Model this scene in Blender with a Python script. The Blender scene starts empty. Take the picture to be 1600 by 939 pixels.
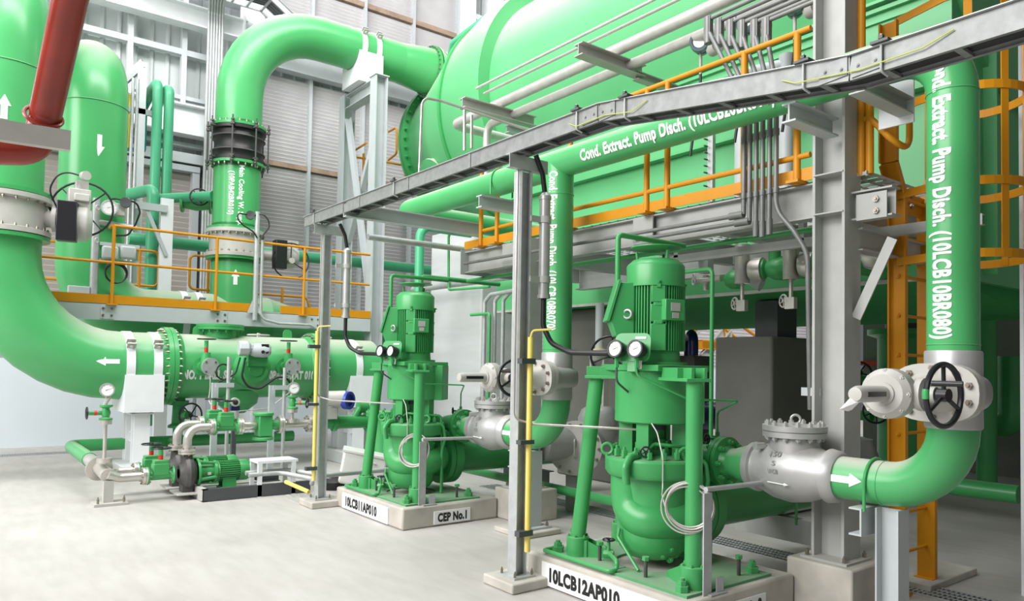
import bpy, bmesh, math, random
from mathutils import Vector as V, Matrix
R_ = math.radians
pi = math.pi
random.seed(7)
SC = bpy.context.scene
COL = SC.collection

# ---------------------------------------------------------------- camera (image frame 1600 x 939)
F_PX, CY_PX, YAW, PITCH, ROLL, EYE = 1154.18, 531.55, 0.654351, -0.0333917, 0.0169895, 1.65
def cam_axes():
    cy, sy = math.cos(YAW), math.sin(YAW)
    M = Matrix(((cy, -sy, 0), (0, 0, -1), (sy, cy, 0)))
    P = Matrix(((1, 0, 0), (0, math.cos(PITCH), -math.sin(PITCH)), (0, math.sin(PITCH), math.cos(PITCH))))
    Q = Matrix(((math.cos(ROLL), -math.sin(ROLL), 0), (math.sin(ROLL), math.cos(ROLL), 0), (0, 0, 1)))
    return Q @ P @ M
CAMM = cam_axes()
cd = bpy.data.cameras.new('camera'); cam = bpy.data.objects.new('camera', cd); COL.objects.link(cam)
cd.sensor_width = 36; cd.lens = F_PX / 1600 * 36; cd.shift_y = (CY_PX - 469.5) / 1600; cd.clip_end = 200
r, d, f = CAMM[0], CAMM[1], CAMM[2]
cam.matrix_world = Matrix(((r[0], -d[0], -f[0], 0), (r[1], -d[1], -f[1], 0), (r[2], -d[2], -f[2], EYE), (0, 0, 0, 1)))
SC.camera = cam
def at(px, py, **k):
    """point of the photograph's pixel on a known world plane (X=, Y= or Z=)"""
    q = CAMM.transposed() @ V(((px - 800) / F_PX, (py - CY_PX) / F_PX, 1))
    (a, v), = k.items(); i = 'XYZ'.index(a)
    o = V((0, 0, EYE)); return o + q * ((v - o[i]) / q[i])

# ---------------------------------------------------------------- world, lights, exposure
SC.view_settings.view_transform = 'Standard'; SC.view_settings.look = 'None'
SC.view_settings.gamma = 1; SC.view_settings.use_curve_mapping = False
SC.view_settings.exposure = 0.35
w = bpy.data.worlds.new('hall_daylight'); SC.world = w; w.use_nodes = True
bg = w.node_tree.nodes['Background']; bg.inputs[0].default_value = (0.93, 0.96, 1, 1); bg.inputs[1].default_value = 0.1
def area(name, loc, target, sx, sy, power, col=(1, 1, 1)):
    l = bpy.data.lights.new(name, 'AREA'); l.shape = 'RECTANGLE'; l.size = sx; l.size_y = sy; l.energy = power; l.color = col
    o = bpy.data.objects.new(name, l); COL.objects.link(o); o.location = loc
    o.rotation_euler = (V(target) - V(loc)).to_track_quat('-Z', 'Y').to_euler(); return o
area('window_daylight_side', (-9, 6.0, 9.0), (6.5, 6.0, 2.2), 14, 8, 2800, (1, 0.985, 0.97))
area('roof_daylight', (0.5, 9.5, 13), (3.0, 10.5, 0), 9, 12, 900, (1, 1, 1))
area('added_wall_fill', (3.5, 5.5, 13.5), (5.5, 16, 6.5), 11, 3, 1100, (1, 1, 1))  # added fill aimed at the back wall; no known roof light there
area('added_far_hall_fill', (21, 8.5, 11), (21, 16, 3), 12, 4, 1200, (1, 1, 1))  # added lamp that brightens the view through under the condenser

# ---------------------------------------------------------------- materials
MATS = {}
def mat(name, col, rough=0.5, metal=0.0, noise=0.0, scale=6, dust=0.0, bump=0.0, dustcol=(0.55, 0.52, 0.465), emit=0, spec=0.5, stretch=None, lo=0.62, hi=0.97):
    m = bpy.data.materials.new(name); m.use_nodes = True; nt = m.node_tree; b = nt.nodes['Principled BSDF']
    b.inputs['Base Color'].default_value = (*col, 1); b.inputs['Roughness'].default_value = rough; b.inputs['Metallic'].default_value = metal
    b.inputs['Specular IOR Level'].default_value = spec
    N = nt.nodes.new; L = nt.links.new; src = None
    if noise or bump:
        tc = N('ShaderNodeTexCoord'); mp = N('ShaderNodeMapping'); L(tc.outputs['Object'], mp.inputs[0])
        if stretch: mp.inputs['Scale'].default_value = stretch
        nz = N('ShaderNodeTexNoise'); nz.inputs['Scale'].default_value = scale; nz.inputs['Detail'].default_value = 6; L(mp.outputs[0], nz.inputs['Vector'])
        if noise:
            mr = N('ShaderNodeMapRange'); mr.inputs[1].default_value = 0.3; mr.inputs[2].default_value = 0.7
            mr.inputs[3].default_value = 1 - noise; mr.inputs[4].default_value = 1 + noise * 0.5; L(nz.outputs[0], mr.inputs[0])
            hs = N('ShaderNodeHueSaturation'); hs.inputs['Color'].default_value = (*col, 1); L(mr.outputs[0], hs.inputs['Value'])
            src = hs.outputs[0]; L(src, b.inputs['Base Color'])
        if bump:
            bp = N('ShaderNodeBump'); bp.inputs['Strength'].default_value = bump; bp.inputs['Distance'].default_value = 0.02
            L(nz.outputs[0], bp.inputs['Height']); L(bp.outputs[0], b.inputs['Normal'])
    if dust:      # settled dust lies on whatever faces up
        g = N('ShaderNodeNewGeometry'); sx = N('ShaderNodeSeparateXYZ'); L(g.outputs['Normal'], sx.inputs[0])
        mr = N('ShaderNodeMapRange'); mr.interpolation_type = 'SMOOTHSTEP'
        mr.inputs[1].default_value = lo; mr.inputs[2].default_value = hi; mr.inputs[3].default_value = 0; mr.inputs[4].default_value = dust
        L(sx.outputs[2], mr.inputs[0])
        tc2 = N('ShaderNodeTexCoord'); n2 = N('ShaderNodeTexNoise'); n2.inputs['Scale'].default_value = 2.5; n2.inputs['Detail'].default_value = 4; L(tc2.outputs['Object'], n2.inputs['Vector'])
        m2 = N('ShaderNodeMapRange'); m2.inputs[1].default_value = 0.25; m2.inputs[2].default_value = 0.75; m2.inputs[3].default_value = 0.7; m2.inputs[4].default_value = 1.1; L(n2.outputs[0], m2.inputs[0])
        mu = N('ShaderNodeMath'); mu.operation = 'MULTIPLY'; mu.use_clamp = True; L(mr.outputs[0], mu.inputs[0]); L(m2.outputs[0], mu.inputs[1])
        mx = N('ShaderNodeMix'); mx.data_type = 'RGBA'; mx.inputs[6].default_value = (*col, 1); mx.inputs[7].default_value = (*dustcol, 1)
        if src: L(src, mx.inputs[6])
        L(mu.outputs[0], mx.inputs[0]); L(mx.outputs[2], b.inputs['Base Color'])
        r2 = N('ShaderNodeMapRange'); r2.inputs[3].default_value = rough; r2.inputs[4].default_value = 0.85; L(mu.outputs[0], r2.inputs[0]); L(r2.outputs[0], b.inputs['Roughness'])
    MATS[name] = m; return m
GREEN = mat('green_paint', (0.055, 0.35, 0.105), 0.33, noise=0.08, scale=3, dust=0.25, lo=0.85)
GPIPE = mat('green_pipe_paint', (0.072, 0.39, 0.13), 0.3, noise=0.06, scale=2, dust=0.8, lo=0.35, hi=0.97)
GCOND = mat('green_condenser_paint', (0.11, 0.45, 0.18), 0.4, noise=0.06, scale=1, dust=0.92, lo=0.12, hi=0.72)
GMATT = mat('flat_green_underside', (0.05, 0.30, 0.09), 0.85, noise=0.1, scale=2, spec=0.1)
GTEAL = mat('teal_green_paint', (0.07, 0.40, 0.21), 0.4, noise=0.05, dust=0.6)
GDUSTY = mat('dusty_green_plate', (0.09, 0.33, 0.14), 0.5, noise=0.15, scale=5, dust=0.35, lo=0.85)
ORANGE = mat('orange_paint', (0.60, 0.25, 0.006), 0.45, noise=0.04, scale=8, spec=0.35)
GALV = mat('galvanised_steel', (0.46, 0.48, 0.48), 0.42, 0.25, noise=0.12, scale=14, dust=0.3)
STEEL = mat('grey_painted_steel', (0.42, 0.425, 0.41), 0.5, 0.0, noise=0.08, scale=7, dust=0.4)
PALE = mat('pale_grey_paint', (0.47, 0.505, 0.515), 0.45, noise=0.05, scale=5, dust=0.3)
WHITEST = mat('white_painted_steel', (0.78, 0.80, 0.82), 0.5, noise=0.05, scale=4)
TRAY = mat('weathered_tray_steel', (0.25, 0.26, 0.255), 0.5, 0.3, noise=0.2, scale=18, dust=0.4)
SILVER = mat('silver_paint', (0.46, 0.46, 0.455), 0.4, 0.4, noise=0.1, scale=9, dust=0.6)
DSILVER = mat('dusty_silver_pipe', (0.55, 0.54, 0.51), 0.45, 0.3, noise=0.12, scale=10, dust=0.9, lo=0.2)
STAIN = mat('stainless_pipe', (0.62, 0.59, 0.55), 0.3, 0.6, noise=0.12, scale=8)
VGREY = mat('valve_grey_paint', (0.47, 0.46, 0.43), 0.42, noise=0.06, scale=8, dust=0.25)
BLACK = mat('black_rubber', (0.012, 0.012, 0.013), 0.45)
BLACKP = mat('black_paint', (0.015, 0.015, 0.018), 0.3)
DARK = mat('dark_grey_steel', (0.07, 0.075, 0.08), 0.5, noise=0.1)
IRON = mat('dark_cast_iron', (0.075, 0.07, 0.068), 0.5, noise=0.2, scale=12, dust=0.3)
BOLT = mat('bolt_steel', (0.30, 0.265, 0.22), 0.35, 0.8, noise=0.15, scale=30)
RED = mat('red_fire_paint', (0.27, 0.026, 0.014), 0.25, noise=0.15, scale=4)
REDM = mat('red_marking', (0.6, 0.03, 0.02), 0.4)
WHITE = mat('white_marking', (0.86, 0.86, 0.86), 0.6)
SIGN = mat('white_sign_board', (0.82, 0.83, 0.83), 0.4, noise=0.03)
LETTER = mat('black_lettering', (0.008, 0.008, 0.008), 0.5)
CONC = mat('cast_concrete', (0.50, 0.47, 0.42), 0.85, noise=0.22, scale=4, bump=0.15)
CONCP = mat('pale_concrete_column', (0.58, 0.60, 0.60), 0.8, noise=0.18, scale=1.3, bump=0.1, stretch=(0.4, 0.4, 2.2))
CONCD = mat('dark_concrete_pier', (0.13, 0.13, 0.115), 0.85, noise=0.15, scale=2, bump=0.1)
YEL = mat('yellow_conduit', (0.85, 0.66, 0.16), 0.45, noise=0.05)
YELS = mat('yellow_pipe', (0.8, 0.62, 0.02), 0.4)
BLUE = mat('blue_paint', (0.02, 0.045, 0.35), 0.35)
NAVY = mat('navy_blue_paint', (0.015, 0.02, 0.12), 0.35)
TEALP = mat('teal_pipe_paint', (0.0, 0.27, 0.24), 0.4)
DIAL = mat('gauge_dial', (0.85, 0.85, 0.84), 0.25)
CONDUIT = mat('dull_grey_conduit', (0.20, 0.205, 0.20), 0.45, 0.3, noise=0.15, scale=12)
MARK = mat('shade_toned_marking', (0.22, 0.22, 0.215), 0.6)  # darker than the valve: shading of the raised letters put into colour
TRANS = mat('transmitter_blue_grey', (0.05, 0.10, 0.125), 0.35)
CABLE = mat('grey_steel_cable', (0.52, 0.50, 0.46), 0.4, 0.3)
PLASTIC = mat('white_plastic', (0.74, 0.73, 0.71), 0.5, noise=0.06, scale=5)
CLAD = mat('grey_cladding_sheet', (0.52, 0.55, 0.55), 0.5, noise=0.08, scale=1.5)
WALLP = mat('pale_blue_wall_panel', (0.66, 0.71, 0.76), 0.6, noise=0.05, scale=0.6)
LOUV = mat('louvre_slats', (0.62, 0.60, 0.61), 0.5, noise=0.08, scale=2)
SHUT = mat('brown_grey_shutter', (0.40, 0.365, 0.34), 0.5, noise=0.06, scale=2)
RUSTY = mat('rusty_girt', (0.35, 0.25, 0.18), 0.7, noise=0.3, scale=6)
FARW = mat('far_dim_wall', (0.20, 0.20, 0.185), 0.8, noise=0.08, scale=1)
# floor: pale worn concrete with broad stains
def floor_mat():
    m = bpy.data.materials.new('power_trowelled_floor'); m.use_nodes = True; nt = m.node_tree; b = nt.nodes['Principled BSDF']
    N = nt.nodes.new; L = nt.links.new; tc = N('ShaderNodeTexCoord')
    def nz(s, d, st=None):
        n = N('ShaderNodeTexNoise'); n.inputs['Scale'].default_value = s; n.inputs['Detail'].default_value = d
        if st:
            mp = N('ShaderNodeMapping'); mp.inputs['Scale'].default_value = st; L(tc.outputs['Object'], mp.inputs[0]); L(mp.outputs[0], n.inputs['Vector'])
        else: L(tc.outputs['Object'], n.inputs['Vector'])
        return n
    a = nz(0.7, 5); c = nz(9, 8, (1, 0.25, 1)); mix = N('ShaderNodeMix'); mix.data_type = 'RGBA'
    cr = N('ShaderNodeValToRGB'); cr.color_ramp.elements[0].position = 0.3; cr.color_ramp.elements[1].position = 0.75
    cr.color_ramp.elements[0].color = (0.43, 0.41, 0.385, 1); cr.color_ramp.elements[1].color = (0.54, 0.52, 0.50, 1); L(a.outputs[0], cr.inputs[0])
    c2 = N('ShaderNodeValToRGB'); c2.color_ramp.elements[0].position = 0.35; c2.color_ramp.elements[1].position = 0.6
    c2.color_ramp.elements[0].color = (0.85, 0.84, 0.83, 1); c2.color_ramp.elements[1].color = (1, 1, 1, 1); L(c.outputs[0], c2.inputs[0])
    mix.blend_type = 'MULTIPLY'; mix.inputs[0].default_value = 0.6; L(cr.outputs[0], mix.inputs[6]); L(c2.outputs[0], mix.inputs[7])
    L(mix.outputs[2], b.inputs['Base Color']); b.inputs['Roughness'].default_value = 0.55; return m
FLOOR = floor_mat()

# ---------------------------------------------------------------- mesh helpers (one MB = one mesh object)
def uv_of(dv):
    dv = dv.normalized(); a = V((0, 0, 1)) if abs(dv.z) < 0.9 else V((1, 0, 0))
    u = dv.cross(a).normalized(); return u, dv.cross(u).normalized()
class MB:
    def __init__(s): s.v = []; s.f = []
    def add(s, vs, fs):
        o = len(s.v); s.v += [tuple(p) for p in vs]; s.f += [tuple(i + o for i in q) for q in fs]; return s
    def box(s, x0, x1, y0, y1, z0, z1):
        vs = [(x, y, z) for x in (x0, x1) for y in (y0, y1) for z in (z0, z1)]
        return s.add(vs, [(0, 1, 3, 2), (4, 6, 7, 5), (0, 4, 5, 1), (2, 3, 7, 6), (0, 2, 6, 4), (1, 5, 7, 3)])
    def obb(s, c, ux, uy, uz):
        c, ux, uy, uz = V(c), V(ux), V(uy), V(uz)
        vs = [c + ux * i + uy * j + uz * k for i in (-1, 1) for j in (-1, 1) for k in (-1, 1)]
        return s.add(vs, [(0, 1, 3, 2), (4, 6, 7, 5), (0, 4, 5, 1), (2, 3, 7, 6), (0, 2, 6, 4), (1, 5, 7, 3)])
    def prism(s, poly, vec):
        vec = V(vec); n = len(poly); vs = [V(p) for p in poly] + [V(p) + vec for p in poly]
        return s.add(vs, [tuple(range(n)), tuple(range(2 * n - 1, n - 1, -1))] + [(i, (i + 1) % n, n + (i + 1) % n, n + i) for i in range(n)])
    def lathe(s, o, ax, prof, n=24, a0=0, a1=2 * pi):
        o, ax = V(o), V(ax).normalized(); u, v = uv_of(ax); full = abs(a1 - a0 - 2 * pi) < 1e-6; m = n if full else n + 1
        vs = []; rows = []
        for (h, r) in prof:
            if r < 1e-6: rows.append((len(vs), 1)); vs.append(o + ax * h)
            else:
                rows.append((len(vs), m))
                for i in range(m):
                    a = a0 + (a1 - a0) * i / n; vs.append(o + ax * h + u * (r * math.cos(a)) + v * (r * math.sin(a)))
        fs = []
        for (s0, n0), (s1, n1) in zip(rows, rows[1:]):
            for i in range(n if not full else m):
                j = (i + 1) % m if full else i + 1
                if n0 == 1 and n1 == 1: continue
                if n0 == 1: fs.append((s0, s1 + i, s1 + j))
                elif n1 == 1: fs.append((s0 + i, s1, s0 + j))
                else: fs.append((s0 + i, s1 + i, s1 + j, s0 + j))
        return s.add(vs, fs)
    def cyl(s, p0, p1, r0, r1=None, n=16):
        p0, p1 = V(p0), V(p1); L = (p1 - p0).length; r1 = r0 if r1 is None else r1
        return s.lathe(p0, p1 - p0, [(0, 0), (0, r0), (L, r1), (L, 0)], n)
    def torus(s, c, ax, Rr, r, n=32, m=8):
        ax = V(ax).normalized(); u, v = uv_of(ax)
        return s.tube([V(c) + (u * math.cos(a) + v * math.sin(a)) * Rr for a in [2 * pi * i / n for i in range(n)]], r, m, closed=True)
    def tube(s, pts, r, n=10, bend=0, closed=False, radii=None, cap=True):
        pts = [V(p) for p in pts]
        if bend: pts = fillet(pts, bend)
        k = len(pts); tang = []
        for i in range(k):
            a = pts[i - 1] if (i > 0 or closed) else pts[i]; b = pts[(i + 1) % k] if (i < k - 1 or closed) else pts[i]
            tang.append((b - a).normalized())
        u, _ = uv_of(tang[0]); vs = []
        for i in range(k):
            u = (u - tang[i] * u.dot(tang[i])).normalized(); v = tang[i].cross(u); rr = radii[i] if radii else r
            vs += [pts[i] + u * (rr * math.cos(2 * pi * j / n)) + v * (rr * math.sin(2 * pi * j / n)) for j in range(n)]
        fs = []
        for i in range(k if closed else k - 1):
            a, b = i * n, ((i + 1) % k) * n; sh = 0
            if closed and i == k - 1:   # match the seam
                sh = min(range(n), key=lambda q: (vs[a] - vs[b + q]).length)
            fs += [(a + j, a + (j + 1) % n, b + (j + 1 + sh) % n, b + (j + sh) % n) for j in range(n)]
        if not closed and cap: fs += [tuple(range(n - 1, -1, -1)), tuple(range((k - 1) * n, k * n))]
        return s.add(vs, fs)
    def sect(s, p0, p1, sec, up):
        p0, p1 = V(p0), V(p1); d = (p1 - p0).normalized(); up = V(up); up = (up - d * up.dot(d)).normalized(); sd = d.cross(up)
        return s.prism([p0 + sd * a + up * b for a, b in sec], p1 - p0)
    def hbeam(s, p0, p1, h, b, tw=0.008, tf=0.012, up=(0, 0, 1)):
        h /= 2; b /= 2; t = tw / 2
        return s.sect(p0, p1, [(-b, -h), (b, -h), (b, -h + tf), (t, -h + tf), (t, h - tf), (b, h - tf), (b, h), (-b, h), (-b, h - tf), (-t, h - tf), (-t, -h + tf), (-b, -h + tf)], up)
    def chan(s, p0, p1, h, b, t=0.008, up=(0, 0, 1), flip=1):
        h /= 2; f = flip
        return s.sect(p0, p1, [(0, -h), (f * b, -h), (f * b, -h + t), (f * t, -h + t), (f * t, h - t), (f * b, h - t), (f * b, h), (0, h)], up)
    def angle(s, p0, p1, a, b, t=0.008, up=(0, 0, 1), flip=1):
        f = flip; return s.sect(p0, p1, [(0, 0), (f * b, 0), (f * b, t), (f * t, t), (f * t, a), (0, a)], up)
    def hexn(s, p, ax, r, h):
        return s.lathe(p, ax, [(0, 0), (0, r), (h, r), (h, 0)], 6)
    def bolt(s, p, ax, r, h):
        ax = V(ax).normalized(); s.lathe(p, ax, [(0, 0), (0, r), (h, r), (h, 0)], 6)
        return s.lathe(V(p) + ax * h * 0.9, ax, [(0, r * 0.55), (h * 0.6, r * 0.5), (h * 0.6, 0)], 6)
def fillet(pts, bend):
    out = [pts[0]]
    for i in range(1, len(pts) - 1):
        a, p, b = pts[i - 1], pts[i], pts[i + 1]; d1 = (a - p); d2 = (b - p); l1, l2 = d1.length, d2.length; d1.normalize(); d2.normalize()
        ang = d1.angle(d2)
        if ang > pi - 0.03: out.append(p); continue
        t = min(bend / math.tan(ang / 2), l1 * (0.98 if i == 1 else 0.49), l2 * (0.98 if i == len(pts) - 2 else 0.49)); rr = t * math.tan(ang / 2)
        bis = (d1 + d2).normalized(); c = p + bis * (rr / math.sin(ang / 2)); s0 = p + d1 * t; s1 = p + d2 * t
        v0, v1 = s0 - c, s1 - c; th = v0.angle(v1); n = max(3, int(th / 0.16))
        for q in range(n + 1):
            w_ = q / n; out.append(c + (v0 * math.sin((1 - w_) * th) + v1 * math.sin(w_ * th)) / math.sin(th))
    out.append(pts[-1]); return out
def setp(o, label=None, cat=None, group=None, kind=None):
    if label: o['label'] = label
    if cat: o['category'] = cat
    if group: o['group'] = group
    if kind: o['kind'] = kind
    return o
NOSPLIT = {'cooling_fins', 'grating', 'lettering', 'raised_marking', 'needle', 'dial', 'channel'}
def clusters(mb):
    """pieces of a mesh that do not touch, so that each can become an object of its own"""
    n = len(mb.v); par = list(range(n))
    def find(i):
        while par[i] != i: par[i] = par[par[i]]; i = par[i]
        return i
    for q in mb.f:
        a = find(q[0])
        for i in q[1:]:
            b = find(i)
            if b != a: par[b] = a
    comp = {}
    for i in range(n): comp.setdefault(find(i), []).append(i)
    items = []
    for ids in comp.values():
        ps = [mb.v[i] for i in ids]; items.append([[min(p[k] for p in ps) - 0.002 for k in range(3)], [max(p[k] for p in ps) + 0.002 for k in range(3)], ids])
    ch = True
    while ch and len(items) > 1:
        ch = False; out = []
        for it in items:
            for o in out:
                if all(it[0][k] <= o[1][k] and it[1][k] >= o[0][k] for k in range(3)):
                    o[0] = [min(a, b) for a, b in zip(o[0], it[0])]; o[1] = [max(a, b) for a, b in zip(o[1], it[1])]; o[2] += it[2]; ch = True; break
            else: out.append(it)
        items = out
    res = []
    for it in items:
        mp = {j: k for k, j in enumerate(it[2])}; s = MB(); s.v = [mb.v[j] for j in it[2]]; s.f = [tuple(mp[i] for i in q) for q in mb.f if q[0] in mp]; res.append(s)
    return res
def build(name, mb, m, root=None, parent=None, label=None, sharp=38, bevel=0, flat=False, split=True):
    if isinstance(parent, str): parent, label = None, parent
    if split and root is not None and name not in NOSPLIT:
        cl = clusters(mb)
        if len(cl) > 1:
            os_ = [build(name, c, m, root, parent, label, sharp, bevel, flat, False) for c in cl]; return os_[0]
    off = V(root.location) if root else V((0, 0, 0))
    me = bpy.data.meshes.new(name); me.from_pydata([tuple(V(p) - off) for p in mb.v], [], mb.f)
    bm = bmesh.new(); bm.from_mesh(me); bmesh.ops.recalc_face_normals(bm, faces=bm.faces); bm.to_mesh(me); bm.free()
    if not flat:
        me.polygons.foreach_set('use_smooth', [True] * len(me.polygons)); me.set_sharp_from_angle(angle=R_(sharp))
    me.materials.append(m); o = bpy.data.objects.new(name, me); COL.objects.link(o)
    p = parent or root
    if p: o.parent = p
    if bevel:
        b = o.modifiers.new('bevel', 'BEVEL'); b.width = bevel; b.segments = 2; b.limit_method = 'ANGLE'; b.angle_limit = R_(40)
    if label: o['label'] = label
    return o
def empty(name, loc, label, cat, group=None, kind=None):
    o = bpy.data.objects.new(name, None); COL.objects.link(o); o.location = loc; o.empty_display_size = 0.1
    return setp(o, label, cat, group, kind)
def single(name, mb, m, label, cat, group=None, kind=None, **k):
    """a thing that is one mesh; its origin goes to the middle of its base"""
    xs, ys, zs = zip(*[tuple(p) for p in mb.v]); base = V(((min(xs) + max(xs)) / 2, (min(ys) + max(ys)) / 2, min(zs)))
    mb2 = MB(); mb2.v = [tuple(V(p) - base) for p in mb.v]; mb2.f = mb.f
    o = build(name, mb2, m, **k); o.location = base; return setp(o, label, cat, group, kind)
def struct(name, mb, m, label=None, **k):
    o = build(name, mb, m, **k); return setp(o, label, None, None, 'structure')
def copy_tree(o, off=None, parent=None):
    c = o.copy(); COL.objects.link(c)
    if parent: c.parent = parent
    if off is not None: c.location = V(o.location) + V(off)
    for ch in list(o.children): copy_tree(ch, None, c)
    return c
NUT = {}
def bolts(root, parent, m, c, ax, rad, n, r=0.014, h=0.014, a0=0.0, sizefix=None):
    """n separate bolts in a ring, sharing one mesh"""
    ax = V(ax).normalized(); u, v = uv_of(ax); key = (round(r, 4), round(h, 4), tuple(round(q, 3) for q in ax), m.name)
    if key not in NUT:
        b = MB().bolt((0, 0, 0), ax, r, h); me = bpy.data.meshes.new('bolt'); me.from_pydata(b.v, [], b.f); me.materials.append(m)
        bm = bmesh.new(); bm.from_mesh(me); bmesh.ops.recalc_face_normals(bm, faces=bm.faces); bm.to_mesh(me); bm.free(); NUT[key] = me
    off = V(root.location)
    for i in range(n):
        a = a0 + 2 * pi * i / n; o = bpy.data.objects.new('bolt', NUT[key]); COL.objects.link(o); o.parent = parent
        o.location = V(c) + (u * math.cos(a) + v * math.sin(a)) * rad - (off if parent else V((0, 0, 0)))
def bolt_at(root, parent, m, pts, ax, r=0.014, h=0.014):
    for p in pts: bolts(root, parent, m, p, ax, 0, 1, r, h)
# ---------------------------------------------------------------- lettering
def text_geo(body, bold=0.02, cell=0.12):
    c = bpy.data.curves.new('t', 'FONT'); c.body = body; c.size = 1; c.offset = bold; c.resolution_u = 3; c.space_character = 1.06
    o = bpy.data.objects.new('t', c); COL.objects.link(o); bpy.context.view_layer.update()
    me = bpy.data.meshes.new_from_object(o.evaluated_get(bpy.context.evaluated_depsgraph_get()))
    bpy.data.objects.remove(o); bpy.data.curves.remove(c)
    bm = bmesh.new(); bm.from_mesh(me); bmesh.ops.triangulate(bm, faces=bm.faces)
    for _ in range(2):
        long = [e for e in bm.edges if e.calc_length() > cell * 1.5]
        if long: bmesh.ops.subdivide_edges(bm, edges=long, cuts=1); bmesh.ops.triangulate(bm, faces=bm.faces)
    vs = [(q.co.x, q.co.y) for q in bm.verts]; bm.verts.index_update(); fs = [tuple(q.index for q in fc.verts) for fc in bm.faces]
    bm.free(); bpy.data.meshes.remove(me)
    x0 = min(p[0] for p in vs); x1 = max(p[0] for p in vs); y0 = 0.0; y1 = max(p[1] for p in vs)
    return [((x - x0) / (x1 - x0), y / y1) for x, y in vs], fs
def text_flat(body, o, ux, uy, w_, h_, lift, bold=0.03):
    vs, fs = text_geo(body, bold, 9); o, ux, uy = V(o), V(ux).normalized(), V(uy).normalized(); n = ux.cross(uy)
    return MB().add([o + ux * (x * w_) + uy * (y * h_) + n * lift for x, y in vs], fs)
def text_cyl(body, p, along, facing, r, w_, h_, bold=0.03):
    """lettering on a cylinder about the line p + along; facing = direction its middle line looks"""
    vs, fs = text_geo(body, bold); p, al = V(p), V(along).normalized(); fa = V(facing); fa = (fa - al * fa.dot(al)).normalized(); up = fa.cross(al)
    return MB().add([p + al * (x * w_) + (fa * math.cos((y - 0.5) * h_ / r) + up * math.sin((y - 0.5) * h_ / r)) * (r + 0.003) for x, y in vs], fs)
def arrow_cyl(p, along, facing, r, L, wd):
    """white flow arrow bent round a pipe, pointing along"""
    sh = wd * 0.5; hd = wd * 0.95; pts = []; n = 6; m = MB(); p, al = V(p), V(along).normalized(); fa = V(facing); fa = (fa - al * fa.dot(al)).normalized(); up = al.cross(fa)
    def P(a, y): return p + al * a + (fa * math.cos(y / r) + up * math.sin(y / r)) * (r + 0.004)
    for (a0, a1, w0, w1) in ((-L / 2, L / 2 - hd, sh, sh), (L / 2 - hd, L / 2, wd, 0.001)):
        vs = [P(a0, w0 * (i / n - 0.5)) for i in range(n + 1)] + [P(a1, w1 * (i / n - 0.5)) for i in range(n + 1)]
        m.add(vs, [(i, i + 1, n + 2 + i, n + 1 + i) for i in range(n)])
    return m
# ---------------------------------------------------------------- shared components
def wheel_mb(c, ax, Rr, r, spokes=3, hub=0.04, hubh=0.05, rot=0.4, dish=0.0):
    m = MB(); c, ax = V(c), V(ax).normalized(); u, v = uv_of(ax); m.torus(c, ax, Rr, r, 32, 8)
    m.lathe(c - ax * hubh / 2 - ax * dish, ax, [(0, 0), (0, hub), (hubh, hub), (hubh, 0)], 12)
    for i in range(spokes):
        a = rot + 2 * pi * i / spokes; dr = u * math.cos(a) + v * math.sin(a)
        m.tube([c - ax * dish + dr * hub * 0.8, c - ax * dish * 0.5 + dr * Rr * 0.55, c + dr * Rr], r * 0.75, 6)
    return m
def gauge(root, c, facing, Rr, case=BLACKP, parent=None, depth=0.06, name='gauge'):
    fa = V(facing).normalized(); c = V(c); u, v = uv_of(fa)
    g = build(name, MB().lathe(c - fa * depth, fa, [(0, 0), (0, Rr * 0.8), (depth * 0.3, Rr * 0.95), (depth * 0.75, Rr * 0.95), (depth * 0.75, Rr * 1.05), (depth, Rr * 1.05), (depth, Rr * 0.86), (depth - 0.008, Rr * 0.85), (depth - 0.008, 0)], 28), case, root, parent)
    build('dial', MB().lathe(c - fa * 0.0075, fa, [(0, 0), (0, Rr * 0.85), (0.001, Rr * 0.85), (0.001, 0)], 28), DIAL, root, g, 'white gauge face')
    up = V((0, 0, 1)); sd = up.cross(fa).normalized(); dr = (up * 0.35 + sd * 0.9).normalized(); pr = dr.cross(fa)
    nb = MB().prism([c - fa * 0.006 - dr * Rr * 0.25 + pr * 0.003, c - fa * 0.006 - dr * Rr * 0.25 - pr * 0.003, c - fa * 0.006 + dr * Rr * 0.65], fa * 0.001)
    for k in range(9):
        a = R_(-225 + k * 33.75) * -1; q = sd * math.cos(a) + up * math.sin(a); t = q.cross(fa)
        nb.prism([c - fa * 0.0062 + q * Rr * 0.66 + t * 0.0015, c - fa * 0.0062 + q * Rr * 0.66 - t * 0.0015, c - fa * 0.0062 + q * Rr * 0.78 - t * 0.0015, c - fa * 0.0062 + q * Rr * 0.78 + t * 0.0015], fa * 0.0006)
    build('needle', nb, BLACKP, root, g)
    return g
def ubolt(c, along, R0, r, leg, down=(0, 0, -1)):
    """round strap over a pipe: half ring plus two legs"""
    al = V(along).normalized(); dn = V(down).normalized(); sd = al.cross(dn); c = V(c)
    p = [c + sd * R0 + dn * leg] + [c + sd * (R0 * math.cos(a)) - dn * (R0 * math.sin(a)) for a in [pi * i / 12 for i in range(13)]] + [c - sd * R0 + dn * leg]
    return MB().tube(p, r, 8)
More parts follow.
